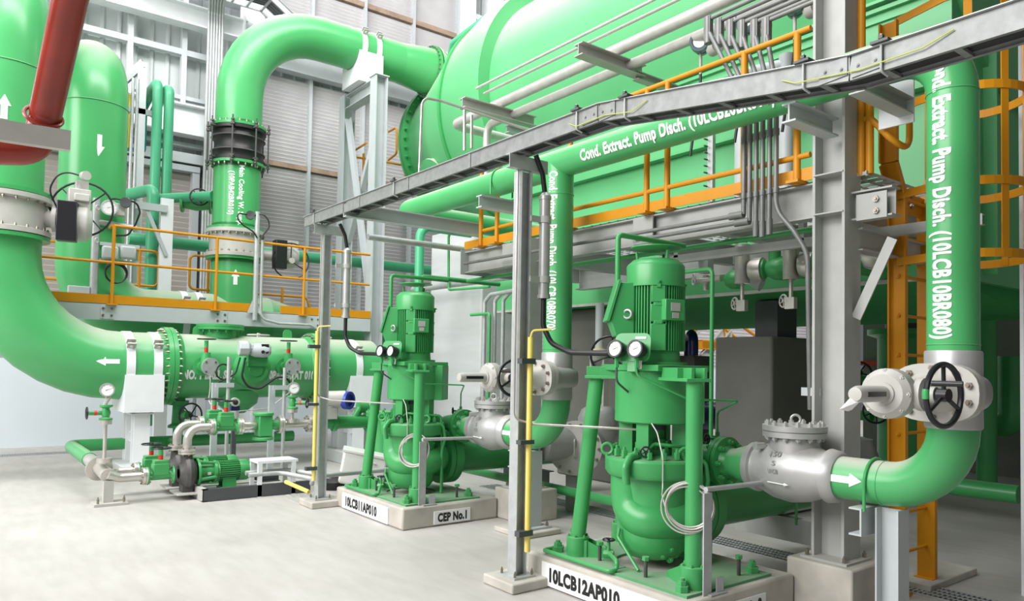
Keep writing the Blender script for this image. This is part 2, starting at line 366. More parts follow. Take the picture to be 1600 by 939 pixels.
# ================================================================ the setting
WY = 16.1
struct('floor', MB().box(-12, 30, -9, WY + 0.3, -0.2, 0), FLOOR, 'pale power-trowelled concrete floor')
struct('wall_back', MB().box(-8, 30, WY, WY + 0.2, 0, 1.62), WALLP, 'pale blue-grey lower wall panel')
def corrugated(x0, x1, z0, z1, y, pitch, depth):
    m = MB(); vs = []; n = int((x1 - x0) / pitch)
    prof = []
    for i in range(n):
        x = x0 + i * pitch; prof += [(x, 0), (x + pitch * 0.12, depth), (x + pitch * 0.22, depth), (x + pitch * 0.34, 0)]
    prof.append((x1, 0)); k = len(prof)
    return m.add([(x, y - d, z0) for x, d in prof] + [(x, y - d, z1) for x, d in prof], [(i, i + 1, k + i + 1, k + i) for i in range(k - 1)])
struct('wall_back', corrugated(-8, 30, 1.62, 12, WY + 0.25, 0.3, 0.04), CLAD, 'ribbed grey cladding sheets', flat=True)
def slats(x0, x1, z0, z1, y, pitch, depth):
    m = MB(); n = int((z1 - z0) / pitch); prof = []
    for i in range(n):
        z = z0 + i * pitch; prof += [(z, 0), (z + pitch * 0.75, depth), (z + pitch * 0.8, 0)]
    prof.append((z1, 0)); k = len(prof)
    return m.add([(x0, y - d, z) for z, d in prof] + [(x1, y - d, z) for z, d in prof], [(i, i + 1, k + i + 1, k + i) for i in range(k - 1)])
# roller shutter in the left bay
dr = struct('door_1', slats(-4, 3.92, 1.62, 5.5, WY + 0.1, 0.11, 0.035), SHUT, 'brown-grey ribbed roller shutter', flat=True)
fr = MB().box(3.92, 4.06, WY - 0.1, WY + 0.2, 0, 5.62); fr.box(-4, 4.06, WY - 0.12, WY + 0.2, 5.5, 5.62); fr.box(-4, 4.3, WY - 0.16, WY + 0.2, 5.66, 5.86); fr.box(4.14, 4.3, WY - 0.14, WY + 0.2, 0, 6.1)
build('door_frame', fr, PALE, None, dr)
# girts and posts of the back wall
k = 1
def trim(mb, m=PALE):
    global k
    struct('trim_%d' % k, mb, m); k += 1
trim(MB().hbeam((-8, WY - 0.15, 6.52), (4.85, WY - 0.15, 6.52), 0.62, 0.3, 0.02, 0.03), WHITEST)
trim(MB().box(-8, 4.8, WY - 0.05, WY + 0.1, 7.9, 8.02)); trim(MB().hbeam((-8, WY - 0.3, 8.62), (4.85, WY - 0.3, 8.62), 0.42, 0.3, 0.02, 0.03), WHITEST)
trim(MB().box(-8, 4.8, WY - 0.25, WY + 0.05, 9.2, 9.42)); trim(MB().box(-8, 4.8, WY - 0.05, WY + 0.1, 6.98, 7.06))
for x in (0.7, 1.7, 2.7, 3.7): trim(MB().box(x - 0.05, x + 0.05, WY - 0.06, WY + 0.1, 6.84, 9.2))
trim(MB().box(-8, 4.8, WY - 0.03, WY + 0.12, 6.02, 6.1))
# louvre windows right of the wall column
XS = [5.12, 6.43, 7.74, 9.07, 10.38]; wn = 1
for a, b in zip(XS, XS[1:]):
    for z0, z1 in ((1.62, 6.0), (6.04, 8.02), (8.62, 10.2), (10.26, 12)):
        wnd = struct('window_%d' % wn, slats(a + 0.03, b - 0.03, z0, z1, WY + 0.1, 0.085, 0.05), LOUV, flat=True); wn += 1
    trim(MB().box(b - 0.035, b + 0.035, WY - 0.04, WY + 0.15, 1.62, 12))
trim(MB().box(5.1, 10.4, WY - 0.02, WY + 0.12, 5.97, 6.07), RUSTY); trim(MB().box(5.1, 10.4, WY - 0.02, WY + 0.12, 10.17, 10.29), RUSTY)
trim(MB().hbeam((5.1, WY - 0.15, 8.32), (10.4, WY - 0.15, 8.32), 0.5, 0.25, 0.02, 0.03))
trim(MB().box(10.42, 10.75, WY - 0.3, WY + 0.1, 0, 12), WHITEST); trim(MB().box(11.2, 11.5, WY - 0.5, WY + 0.1, 0, 12), WHITEST); trim(MB().box(10.75, 11.2, WY - 0.2, WY + 0.05, 10.75, 10.9), WHITEST)
for i in range(5):
    wnd = struct('window_%d' % wn, slats(12 + i * 3.4, 15.2 + i * 3.4, 1.2, 6.5, WY + 0.1, 0.12, 0.05), LOUV, flat=True); wn += 1
# dim pit wall to the right; unseen wall and slab added to darken that side
struct('wall_right', MB().box(13.5, 13.8, -9, 6.9, 0, 9), FARW, 'dim far wall beneath the added deck slab')
struct('shade_wall_front', MB().box(1.5, 13.5, -9.3, -9, 0, 9.4), FARW, 'unseen wall added behind the camera to darken the right side')
struct('shade_slab', MB().box(7.6, 14, -9, 8.0, 9.4, 9.9), CONC, 'unseen deck slab added to shade the condenser side')
struct('trim_90', MB().box(13.4, 13.5, -9, 6.9, 1.75, 1.83), REDM)
# ---------------------------------------------------------------- building columns
def column(name, p, z1, h, b, m, label, up, base=None, cat='column', group=None):
    t = empty(name, (p[0], p[1], p[2]), label, cat, group)
    build('shaft', MB().hbeam(p, (p[0], p[1], z1), h, b, h * 0.06, h * 0.085, up), m, t)
    if base:
        w_, z = base
        build('base_plate', MB().box(p[0] - w_, p[0] + w_, p[1] - w_, p[1] + w_, p[2], p[2] + z), m, t)
        bolt_at(t, t, BOLT, [(p[0] + i * w_ * 0.8, p[1] + j * w_ * 0.8, p[2] + z) for i in (-1, 1) for j in (-1, 1)], (0, 0, 1), 0.016, 0.03)
    return t
column('steel_column', (4.97, WY - 0.32, 0), 12, 0.42, 0.3, WHITEST, 'white steel building column on the back wall behind the big green elbow', (1, 0, 0))
# platform column on its concrete pedestal, near the right
def pedestal(x0, x1, y0, y1, z, label, m=CONC, name='concrete_pedestal', g=None):
    return single(name, MB().box(x0, x1, y0, y1, 0, z), m, label, 'concrete base', g, bevel=0.015)
for (dy, lb, lp) in ((0, 'tall grey steel platform column right of the nearest pump, behind its check valve', 'concrete pedestal under the tall platform column at the right'),
                     (3.51, 'grey steel platform column behind the tray post, beside the far pump', 'concrete pedestal beside the base of pump CEP No.1')):
    pedestal(4.79, 5.28, 2.52 + dy, 3.0 + dy, 0.33, lp)
    if dy: ct = column('steel_column', (5.02, 2.76 + dy, 0.33), 3.02, 0.24, 0.22, STEEL, lb, (0, 1, 0), (0.17, 0.015))
    else:
        ct = column('steel_column', (5.02, 2.76, 0.33), 6.2, 0.24, 0.22, STEEL, lb, (0, 1, 0), (0.17, 0.015))
        for z in (2.76, 3.04): build('stiffener', MB().box(4.9, 5.14, 2.65, 2.87, z - 0.005, z + 0.005), STEEL, ct)
# broad white column at the right edge
column('steel_column', (6.62, 1.93, 0), 4.6, 0.3, 0.42, WHITEST, 'pale column standing at the right edge behind the ladder cage', (0, 1, 0))
# concrete columns under the condenser
def pier(x0, x1, y0, y1, z, m, label): return single('concrete_pier', MB().box(x0, x1, y0, y1, 0, z), m, label, 'concrete pier', bevel=0.03)
pier(7.3, 8.3, 10.4, 12.1, 4.1, CONCP, 'large pale concrete pier behind the far pump')
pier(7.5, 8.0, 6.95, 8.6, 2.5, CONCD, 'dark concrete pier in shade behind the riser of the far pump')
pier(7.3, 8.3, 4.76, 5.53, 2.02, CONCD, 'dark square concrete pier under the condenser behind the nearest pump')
single('bearing_block', MB().box(7.7, 8.1, 4.95, 5.25, 2.02, 2.46), DARK, 'bearing block between pier and condenser, coloured dark for the shade there', 'bearing')  # dark grey on a green part: shade under the condenser in its colour
# ---------------------------------------------------------------- floor drains and trench covers
def grating(x0, x1, y0, y1, label, along, name='floor_grating'):
    m = MB(); L = (y1 - y0) if along == 'Y' else (x1 - x0); n = int(L / 0.035); w_ = 0.004
    for i in range(n + 1):
        if along == 'Y': y = y0 + i * L / n; m.box(x0, x1, y - w_, y + w_, 0.001, 0.012)
        else: x = x0 + i * L / n; m.box(x - w_, x + w_, y0, y1, 0.001, 0.012)
    kk = 5
    for i in range(kk):
        if along == 'Y': x = x0 + (x1 - x0) * i / (kk - 1); m.box(x - w_, x + w_, y0, y1, 0.001, 0.013)
        else: y = y0 + (y1 - y0) * i / (kk - 1); m.box(x0, x1, y - w_, y + w_, 0.001, 0.013)
    t = single(name, m, GALV, label, 'drain', flat=True)
    ch = build('channel', MB().box(-(x1 - x0) / 2, (x1 - x0) / 2, -(y1 - y0) / 2, (y1 - y0) / 2, 0.0005, 0.002), BLACKP, None, t); ch.location = (0, 0, 0)  # black sheet under the bars paints the shade of the open channel
    return t
grating(5.78, 6.08, 1.5, 8.2, 'steel drain grating in the floor behind both pumps', 'Y')
grating(-4, 1.95, 14.75, 14.98, 'narrow drain grating along the foot of the back wall', 'X')
# ================================================================ cooling water pipework on the left
YS = 11.5; RS = 0.47; ZS = 1.55
def flange_pair(mb, c, ax, r, rf, t=0.045, gap=0.012):
    ax = V(ax).normalized(); c = V(c)
    for s in (-1, 1):
        mb.lathe(c + ax * s * gap / 2, ax * s, [(0, r * 0.9), (0, rf), (t, rf), (t, r), (t + 0.05, r * 1.002)], 48)
def clamp_strap(root, c, al, r, w_=0.1, name='strap'):
    """flat strap over a pipe with two bolted ears"""
    al = V(al).normalized(); c = V(c); m = MB()
    m.lathe(c - al * w_ / 2, al, [(0, r), (0, r + 0.012), (w_, r + 0.012), (w_, r)], 48)
    st = build(name, m, WHITEST, root)
    sd = al.cross(V((0, 0, 1)));
    if sd.y > 0: sd = -sd
    for a in (0.62,):
        dr = sd * math.cos(a) + V((0, 0, 1)) * math.sin(a); tg = dr.cross(al); e = c + dr * (r + 0.06)
        b = MB(); b.obb(e + tg * 0.035, al * w_ * 0.5, dr * 0.05, tg * 0.009); b.obb(e - tg * 0.035, al * w_ * 0.5, dr * 0.05, tg * 0.009); b.bolt(e + tg * 0.05, tg, 0.024, 0.02); b.bolt(e - tg * 0.05, -tg, 0.024, 0.02)
        b.cyl(e - tg * 0.05, e + tg * 0.05, 0.012)
        build('clamp_ear', b, VGREY, root, st)
    return st
# --- return pipe: separator end -> elbow -> up through a valve and out of sight
t = empty('return_pipe', (1.4, YS, 0.9), 'largest green pipe at far left, curving from the corner into the ball separator', 'pipe')
xv = 0.50; be = 1.42
build('lower_bend', MB().tube([(xv, YS, 3.2), (xv, YS, ZS), (2.53, YS, ZS)], RS, 48, bend=be), GPIPE, t)
build('upper_pipe', MB().tube([(xv, YS, 3.72), (xv, YS, 6.6), (xv, WY - 0.1, 6.6)], RS, 48, bend=0.95), GPIPE, t)
fl = MB()
for z in (3.72,): fl.lathe((xv, YS, z), (0, 0, 1), [(0, RS * 0.9), (0, 0.56), (0.05, 0.56), (0.05, RS)], 56)
fl.lathe((xv, YS, 3.2), (0, 0, -1), [(0, RS * 0.9), (0, 0.56), (0.05, 0.56), (0.05, RS)], 56)
build('flange', fl, GREEN, t)
for z in (5.35,): build('weld_seam', MB().torus((xv, YS, z), (0, 0, 1), RS + 0.002, 0.008, 56, 6), GPIPE, t)
fl2 = MB(); fl2.lathe((2.53, YS, ZS), (-1, 0, 0), [(0, RS), (0, 0.56), (0.06, 0.56), (0.06, RS), (0.12, RS)], 56)
e = build('end_flange', fl2, GREEN, t); bolts(t, e, BOLT, (2.47, YS, ZS), (-1, 0, 0), 0.525, 32, 0.017, 0.03)
build('flow_arrow', arrow_cyl((1.72, YS, ZS), (-1, 0, 0), (-0.25, -1, 0.12), RS, 0.28, 0.12), WHITE, t)
build('flow_arrow', arrow_cyl((xv, YS, 4.74), (0, 0, 1), (-0.04, -1, 0), RS, 0.31, 0.145), WHITE, t)
# --- butterfly valve on the return pipe
def butterfly(name, c, ax, r, label, H):
    t = empty(name, c, label, 'valve'); c = V(c); m = MB()
    m.lathe(c - V(ax) * H / 2, ax, [(0, r * 0.8), (0, r + 0.1), (0.06, r + 0.1), (0.075, r + 0.035), (H - 0.075, r + 0.035), (H - 0.06, r + 0.1), (H, r + 0.1), (H, r * 0.8)], 56)
    b = build('body', m, VGREY, t)
    bolts(t, b, BOLT, c - V(ax) * (H / 2 - 0.06), ax, r + 0.065, 24, 0.018, 0.03); bolts(t, b, BOLT, c + V(ax) * (H / 2 - 0.06), -V(ax), r + 0.065, 24, 0.018, 0.03)
    return t
bv = butterfly('butterfly_valve', (xv, YS, 3.46), (0, 0, 1), RS, 'grey butterfly valve with big hand wheel in the largest green pipe at far left', 0.5)
stub = MB(); stub.lathe((0.95, YS - 0.1, 3.46), (1, -0.25, 0), [(0, 0.11), (0.12, 0.11), (0.12, 0.16), (0.17, 0.16), (0.17, 0.13), (0.24, 0.13)], 20)
stub.lathe((xv + 0.5, YS - 0.12, 3.62), (0, 0, 1), [(0, 0.05), (0.04, 0.05), (0.04, 0)], 12); stub.lathe((xv + 0.5, YS - 0.12, 3.27), (0, 0, -1), [(0, 0.05), (0.04, 0.05), (0.04, 0)], 12)
build('neck', stub, VGREY, bv)
a = MB(); gx, gy, gz = 1.36, YS - 0.22, 3.43
a.lathe((gx - 0.18, gy, gz), (1, -0.1, 0), [(0, 0), (0, 0.2), (0.08, 0.24), (0.26, 0.24), (0.33, 0.17), (0.33, 0)], 24)
a.obb((gx - 0.02, gy - 0.05, gz + 0.28), (0.13, 0, 0), (0, 0.1, 0), (0, 0, 0.16)); a.obb((gx - 0.0, gy - 0.12, gz + 0.32), (0.09, 0, 0), (0, 0.08, 0), (0, 0, 0.05))
a.lathe((gx - 0.02, gy, gz + 0.42), (0, 0, 1), [(0, 0.06), (0.1, 0.05), (0.16, 0.03), (0.16, 0)], 16)
ac = build('gear_housing', a, VGREY, bv, bevel=0.012)
build('terminal_box', MB().obb((gx - 0.16, gy - 0.2, gz - 0.02), (0.11, -0.02, 0), (0.02, 0.08, 0), (0, 0, 0.26)), BLACKP, bv, bevel=0.01)
build('hand_wheel', wheel_mb((gx + 0.03, gy + 0.02, gz + 0.2), (-0.3, -0.85, 0.1), 0.37, 0.014, 4, 0.05, 0.06, 0.75), BLACKP, bv)
ey = MB(); ey.torus((gx + 0.19, gy - 0.14, gz - 0.22), (0.6, -0.8, 0), 0.03, 0.01, 16, 6); ey.torus((gx + 0.19, gy - 0.14, gz + 0.22), (0.6, -0.8, 0), 0.03, 0.01, 16, 6)
build('lifting_eye', ey, VGREY, bv)
cb = MB(); cb.lathe((gx + 0.02, gy - 0.1, gz + 0.62), (0.3, -0.9, 0), [(0, 0), (0, 0.06), (0.08, 0.06), (0.08, 0)], 16); cb.box(gx - 0.05, gx + 0.09, gy - 0.05, gy + 0.03, gz + 0.45, gz + 0.57)
build('position_switch', cb, VGREY, bv)
build('cable', MB().tube([(gx, gy - 0.1, gz + 0.62), (gx - 0.25, gy - 0.1, gz + 0.66), (gx - 0.36, gy, gz + 0.4), (gx - 0.22, gy + 0.02, gz + 0.1), (gx, gy + 0.05, gz)], 0.011, 8, bend=0.2), BLACK, bv)
# --- ball separator
t = empty('ball_separator', (3.6, YS, 1.07), 'horizontal green ball separator drum marked NO. 1 BALL SEPARATOR', 'separator')
sep = build('drum', MB().cyl((2.53, YS, ZS), (4.72, YS, ZS), RS, n=64), GPIPE, t)
for (x, s) in ((2.53, 1), (4.72, -1)):
    m = MB().lathe((x + s * 0.005, YS, ZS), (s, 0, 0), [(0, RS), (0, 0.56), (0.06, 0.56), (0.06, RS), (0.14, RS)], 56)
    m.lathe((x + s * 0.07, YS, ZS), (s, 0, 0), [(0, RS), (0, 0.5), (0.07, 0.49), (0.09, RS)], 56)
    e = build('flange', m, GREEN, t); bolts(t, e, BOLT, (x + s * 0.065, YS, ZS), (s, 0, 0), 0.525, 32, 0.017, 0.03)
build('lettering', text_cyl('NO. 1 BALL SEPARATOR  10PAB 50 AT 010', (2.66, YS, ZS), (1, 0, 0), (-0.23, -1, -0.24), RS, 1.93, 0.13, 0.06), WHITE, t, 'white block lettering')
nz = MB(); nz.lathe((3.28, YS, ZS + RS - 0.05), (0, 0, 1), [(0, 0.24), (0.13, 0.24), (0.13, 0.34), (0.165, 0.34), (0.165, 0.335), (0.175, 0.335), (0.175, 0.34), (0.21, 0.34), (0.21, 0)], 40)
nzo = build('inspection_nozzle', nz, GREEN, t); bolts(t, nzo, GREEN, (3.28, YS, ZS + RS + 0.08), (0, 0, -1), 0.295, 16, 0.018, 0.03)
for x in (2.95, 4.3):
    m = MB(); pts = [(x - 0.07, YS - 0.05, ZS + RS - 0.02), (x + 0.07, YS - 0.05, ZS + RS - 0.02), (x + 0.07, YS - 0.05, ZS + RS + 0.06)] + [(x + 0.07 * math.cos(q), YS - 0.05, ZS + RS + 0.06 + 0.07 * math.sin(q)) for q in (0.5, 1.05, 1.57, 2.1, 2.65)] + [(x - 0.07, YS - 0.05, ZS + RS + 0.06)]
    m.prism(pts, (0, 0.03, 0)); m.cyl((x, YS - 0.053, ZS + RS + 0.06), (x, YS - 0.054, ZS + RS + 0.06), 0.03)
    build('lifting_lug', m, GREEN, t)
build('bottom_nozzle', MB().lathe((2.72, YS - 0.02, 1.15), (0, 0, -1), [(0, 0.09), (0.1, 0.09), (0.1, 0.14), (0.13, 0.14), (0.13, 0)], 24), GREEN, t)
build('outlet_cone', MB().lathe((3.55, YS, 1.2), (0, 0, -1), [(0, 0.34), (0.2, 0.3), (0.35, 0.12), (0.35, 0)], 32), GREEN, t)
# --- outlet length beyond the separator
t = empty('inlet_pipe', (5.2, YS, 1.08), 'short green pipe length at the right end of the ball separator', 'pipe')
build('pipe', MB().cyl((4.73, YS, ZS), (5.74, YS, ZS), RS, n=56), GPIPE, t)
m = MB().lathe((4.725, YS, ZS), (1, 0, 0), [(0, RS), (0, 0.56), (0.06, 0.56), (0.06, RS), (0.12, RS)], 56); e = build('flange', m, GREEN, t); bolts(t, e, BOLT, (4.785, YS, ZS), (1, 0, 0), 0.525, 24, 0.02, 0.03)
# --- saddles carrying them
def saddle(x0, x1, label, straps, g='pipe saddles under the separator line'):
    t = empty('pipe_saddle', ((x0 + x1) / 2, YS, 0), label, 'pipe support'); xm = (x0 + x1) / 2
    n = 14; poly = [(x0, YS - RS - 0.01, ZS - 0.12), (x0, YS - RS - 0.01, 0.92), (x0, YS + RS + 0.01, 0.92), (x0, YS + RS + 0.01, ZS - 0.12)]
    poly += [(x0, YS + (RS + 0.006) * math.cos(a), ZS + (RS + 0.006) * math.sin(a)) for a in [-(0.26 + i * (pi - 0.52) / n) for i in range(n + 1)]]
    build('saddle', MB().prism(poly, (x1 - x0, 0, 0)), WHITEST, t)
    m = MB(); m.hbeam((xm, YS - 0.28, 0.2), (xm, YS - 0.28, 0.9), 0.2, 0.2, 0.012, 0.016, (0, 1, 0)); m.box(xm - 0.15, xm + 0.15, YS - 0.42, YS - 0.12, 0.885, 0.905); m.hbeam((xm, YS + 0.28, 0.2), (xm, YS + 0.28, 0.9), 0.2, 0.2, 0.012, 0.016, (0, 1, 0)); m.box(xm - 0.09, xm + 0.09, YS - 0.4, YS - 0.385, 0.905, 1.1)
    m.hbeam((xm, YS - 0.25, 0.55), (xm, YS + 0.25, 0.55), 0.14, 0.12)
    build('post', m, WHITEST, t); build('footing', MB().box(xm - 0.25, xm + 0.25, YS - 0.5, YS + 0.5, 0, 0.2), CONCP, t, bevel=0.012)
    for x in straps: clamp_strap(t, (x, YS, ZS), (1, 0, 0), RS, 0.11)
    return t
saddle(1.93, 2.42, 'white saddle stand with two straps under the pipe left of the ball separator', (2.0, 2.34))
saddle(5.2, 5.6, 'white saddle stand with one strap at the right end of the ball separator', (5.36,))
# --- supply pipe: drop, horizontal run and riser to the condenser
YC = 12.95; R2 = 0.46; x2 = 1.72; ZH = 2.3
t = empty('supply_pipe', (3.0, YC, 1.8), 'second big green pipe with a downward arrow, dropping behind the left platform and running right', 'pipe')
build('drop', MB().tube([(x2, WY - 0.1, 6.32), (x2, YC, 6.32), (x2, YC, ZH), (4.45, YC, ZH)], R2, 48, bend=0.8), GPIPE, t)
build('weld_seam', MB().torus((x2, YC, 5.52), (0, 0, 1), R2 + 0.002, 0.008, 56, 6), GPIPE, t)
build('reducer', MB().lathe((4.45, YC, ZH), (1, 0, 0), [(0, R2), (0.45, 0.33), (2.6, 0.33), (2.6, 0)], 48), GPIPE, t)
build('flow_arrow', arrow_cyl((x2 + 0.05, YC, 4.83), (0, 0, -1), (-0.1, -1, 0), R2, 0.33, 0.16), WHITE, t)
for x in (3.05, 3.28): clamp_strap(t, (x, YC, ZH), (1, 0, 0), R2, 0.1)
# --- riser with valve, rubber joint, bend to the condenser
xr = 3.9; RR = 0.385; ZT = 7.62
t = empty('cooling_riser', (xr, YC, 2.7), 'green cooling water riser lettered Main Cooling, bending over to the condenser at top', 'pipe')
build('lower_pipe', MB().cyl((xr, YC, 2.45), (xr, YC, 3.4), RR, n=48), GPIPE, t); build('middle_pipe', MB().cyl((xr, YC, 3.86), (xr, YC, 5.02), RR, n=48), GPIPE, t)
build('bend', MB().tube([(xr, YC, 5.62), (xr, YC, ZT), (6.95, YC, ZT)], RR, 48, bend=1.4), GPIPE, t)
build('diffuser', MB().lathe((6.95, YC, ZT), (1, 0, 0), [(0, RR), (0.55, 0.45), (0.75, 0.45)], 48), GPIPE, t)
m = MB()
for z, s in ((3.4, -1), (3.86, 1), (5.02, -1), (5.62, 1)): m.lathe((xr, YC, z), (0, 0, s), [(0, RR), (0, 0.46), (0.045, 0.46), (0.045, RR), (0.1, RR)], 48)
m.lathe((7.7, YC, ZT), (-1, 0, 0), [(0, 0.45), (0, 0.52), (0.05, 0.52), (0.05, 0.45)], 48)
e = build('flange', m, GREEN, t); bolts(t, e, BOLT, (xr, YC, 4.975), (0, 0, -1), 0.43, 24, 0.018, 0.03); bolts(t, e, BOLT, (7.65, YC, ZT), (-1, 0, 0), 0.49, 32, 0.018, 0.03); bolts(t, e, BOLT, (xr, YC, 5.665), (0, 0, 1), 0.43, 24, 0.018, 0.03)
for z, bd, wd in ((4.94, 'Main Cooling W. Supp.', 1.05), (4.80, '(10PAB42BR010)', 0.8)):
    pass
fa = V((-0.42, -1, 0))
build('lettering', text_cyl('Main Cooling W. Supp.', (xr, YC, 4.93), (0, 0, -1), (-0.1, -1, 0), RR, 1.02, 0.085, 0.03), WHITE, t, 'white lettering reading downward')
build('lettering', text_cyl('(10PAB42BR010)', (xr, YC, 4.82), (0, 0, -1), (-0.5, -0.9, 0), RR, 0.74, 0.085, 0.03), WHITE, t, 'white lettering reading downward')
build('flow_arrow', arrow_cyl((xr, YC, 3.04), (0, 0, 1), (-0.25, -1, 0), RR, 0.26, 0.13), WHITE, t)
t = empty('expansion_joint', (xr, YC, 5.02), 'black rubber bellows joint with tie rods in the cooling riser', 'pipe joint')
build('bellows', MB().lathe((xr, YC, 5.02), (0, 0, 1), [(0, 0.37), (0, 0.455), (0.06, 0.455), (0.075, 0.40), (0.13, 0.40), (0.18, 0.43), (0.22, 0.40), (0.3, 0.39), (0.38, 0.40), (0.42, 0.43), (0.47, 0.40), (0.525, 0.40), (0.54, 0.455), (0.6, 0.455), (0.6, 0.37)], 48), BLACK, t)
for z in (5.2, 5.44): build('steel_ring', MB().torus((xr, YC, z), (0, 0, 1), 0.435, 0.012, 48, 8), IRON, t)
for i in range(8):
    a = 0.3 + i * pi / 4; x, y = xr + 0.5 * math.cos(a), YC + 0.5 * math.sin(a); m = MB().cyl((x, y, 4.9), (x, y, 5.74), 0.014, n=8)
    for z in (4.97, 5.02, 5.6, 5.65): m.hexn((x, y, z), (0, 0, 1), 0.03, 0.025)
    m.obb((xr + 0.475 * math.cos(a), YC + 0.475 * math.sin(a), 5.06), V((math.cos(a), math.sin(a), 0)) * 0.05, V((-math.sin(a), math.cos(a), 0)) * 0.03, (0, 0, 0.012)); m.obb((xr + 0.475 * math.cos(a), YC + 0.475 * math.sin(a), 5.59), V((math.cos(a), math.sin(a), 0)) * 0.05, V((-math.sin(a), math.cos(a), 0)) * 0.03, (0, 0, 0.012))
    build('tie_rod', m, IRON, t)
bv = butterfly('butterfly_valve', (xr, YC, 3.63), (0, 0, 1), RR, 'grey butterfly valve in the cooling riser behind the left platform railing', 0.46)
gx, gy, gz = 4.72, YC - 0.1, 3.5
build('neck', MB().cyl((xr + 0.4, YC, gz), (gx, gy, gz), 0.09), VGREY, bv)
build('gear_housing', MB().lathe((gx - 0.05, gy, gz), (1, -0.3, 0), [(0, 0), (0, 0.22), (0.2, 0.2), (0.3, 0.12), (0.3, 0)], 24).box(gx - 0.05, gx + 0.2, gy - 0.15, gy + 0.1, gz - 0.1, gz + 0.28), VGREY, bv)
build('terminal_box', MB().box(gx - 0.25, gx - 0.05, gy - 0.3, gy - 0.1, gz - 0.25, gz + 0.25), BLACKP, bv, bevel=0.01)
build('hand_wheel', wheel_mb((gx + 0.02, gy - 0.28, gz - 0.1), (-0.15, -1, 0), 0.31, 0.014, 3, 0.05, 0.06, 0.5), BLACKP, bv)
build('hand_wheel_hub', MB().lathe((gx + 0.02, gy - 0.35, gz - 0.1), (0, 1, 0), [(0, 0), (0, 0.05), (0.25, 0.05), (0.25, 0)], 16), VGREY, bv)
# --- portal frame carrying the bend
t = empty('pipe_portal', (6.2, YC, 0), 'pale grey steel portal frame carrying the green cooling bend on its cross beam', 'pipe support')
zt = 6.92
build('leg', MB().hbeam((6.2, 12.25, 0), (6.2, 12.25, zt), 0.24, 0.24, 0.014, 0.02, (1, 0, 0)), PALE, t)
build('leg', MB().hbeam((6.2, 13.6, 0), (6.2, 13.6, zt), 0.24, 0.24, 0.014, 0.02, (1, 0, 0)), PALE, t)
build('cross_beam', MB().hbeam((6.2, 12.37, zt - 0.15), (6.2, 13.48, zt - 0.15), 0.26, 0.2, 0.012, 0.016), PALE, t)
for a, b in (((6.2, 13.5, 6.45), (6.2, 12.4, 2.9)), ((6.22, 12.38, 6.0), (6.22, 13.5, 4.0))): build('brace', MB().angle(a, b, 0.1, 0.1, 0.012), PALE, t)
build('cap_plate', MB().box(6.06, 6.34, 12.11, 12.39, zt, zt + 0.02), PALE, t)
n = 12; poly = [(5.95, YC - 0.36, ZT - 0.12), (5.95, YC - 0.36, zt - 0.0), (5.95, YC + 0.36, zt - 0.0), (5.95, YC + 0.36, ZT - 0.12)] + [(5.95, YC + (RR + 0.005) * math.cos(a), ZT + (RR + 0.005) * math.sin(a)) for a in [-(0.35 + i * (pi - 0.7) / n) for i in range(n + 1)]]
build('saddle', MB().prism(poly, (0.5, 0, 0)), WHITEST, t)
for x in (6.06, 6.36): clamp_strap(t, (x, YC, ZT), (1, 0, 0), RR, 0.1)
# --- left platform and its railing
PY = 12.08; PZ = 2.44
t = empty('platform', (2.5, PY, 2.2), 'long grey steel platform edge behind the ball separator', 'platform')
build('fascia_beam', MB().chan((-2, PY, PZ - 0.12), (6.05, PY, PZ - 0.12), 0.23, 0.08, 0.01, flip=-1), PALE, t)
build('deck', MB().box(-2, 6.05, PY, PY + 0.3, PZ - 0.01, PZ + 0.02), GALV, t)
m = MB()
for x in (1.85, 3.45, 5.0): m.box(x - 0.09, x + 0.09, PY - 0.01, PY + 0.005, PZ - 0.22, PZ - 0.02)
sp = build('splice_plate', m, PALE, t)
bolt_at(t, sp, BOLT, [(x + dx, PY - 0.01, PZ - 0.12 + dz) for x in (1.85, 3.45, 5.0) for dx in (-0.055, 0.055) for dz in (-0.05, 0.05)], (0, -1, 0), 0.018, 0.012)
build('post', MB().hbeam((2.0, PY + 0.12, 0), (2.0, PY + 0.12, PZ - 0.02), 0.2, 0.2).hbeam((5.1, PY + 0.12, 0), (5.1, PY + 0.12, PZ - 0.02), 0.2, 0.2), PALE, t)
def railing(name, label, posts, rails, toe, m=ORANGE, r=0.021, rp=0.024, plates=None, g=None):
    """posts = list of (bottom, top); rails = polylines; toe = list of (p, q, height)"""
    b = V(posts[0][0]); t = empty(name, b, label, 'railing', g)
    for a, c in posts: build('post', MB().cyl(a, c, rp, n=12), m, t)
    for pl in rails: build('rail', MB().tube(pl, r, 10, bend=0.09), m, t)
    for (p, q, h) in toe:
        p, q = V(p), V(q); d = (q - p).normalized(); sd = d.cross(V((0, 0, 1)))
        build('toe_board', MB().prism([p - sd * 0.004, p + sd * 0.004, p + sd * 0.004 + V((0, 0, h)), p - sd * 0.004 + V((0, 0, h))], q - p), m, t)
    if plates:
        for p in plates: build('foot_plate', MB().box(p[0] - 0.07, p[0] + 0.07, p[1] - 0.05, p[1] + 0.05, p[2] - 0.02, p[2]), m, t)
    return t
y = PY - 0.03; rz = PZ + 1.14; mz = PZ + 0.6
xa, xb, xc = at(177, 400, Y=y).x, at(338, 430, Y=y).x, at(475, 440, Y=y).x
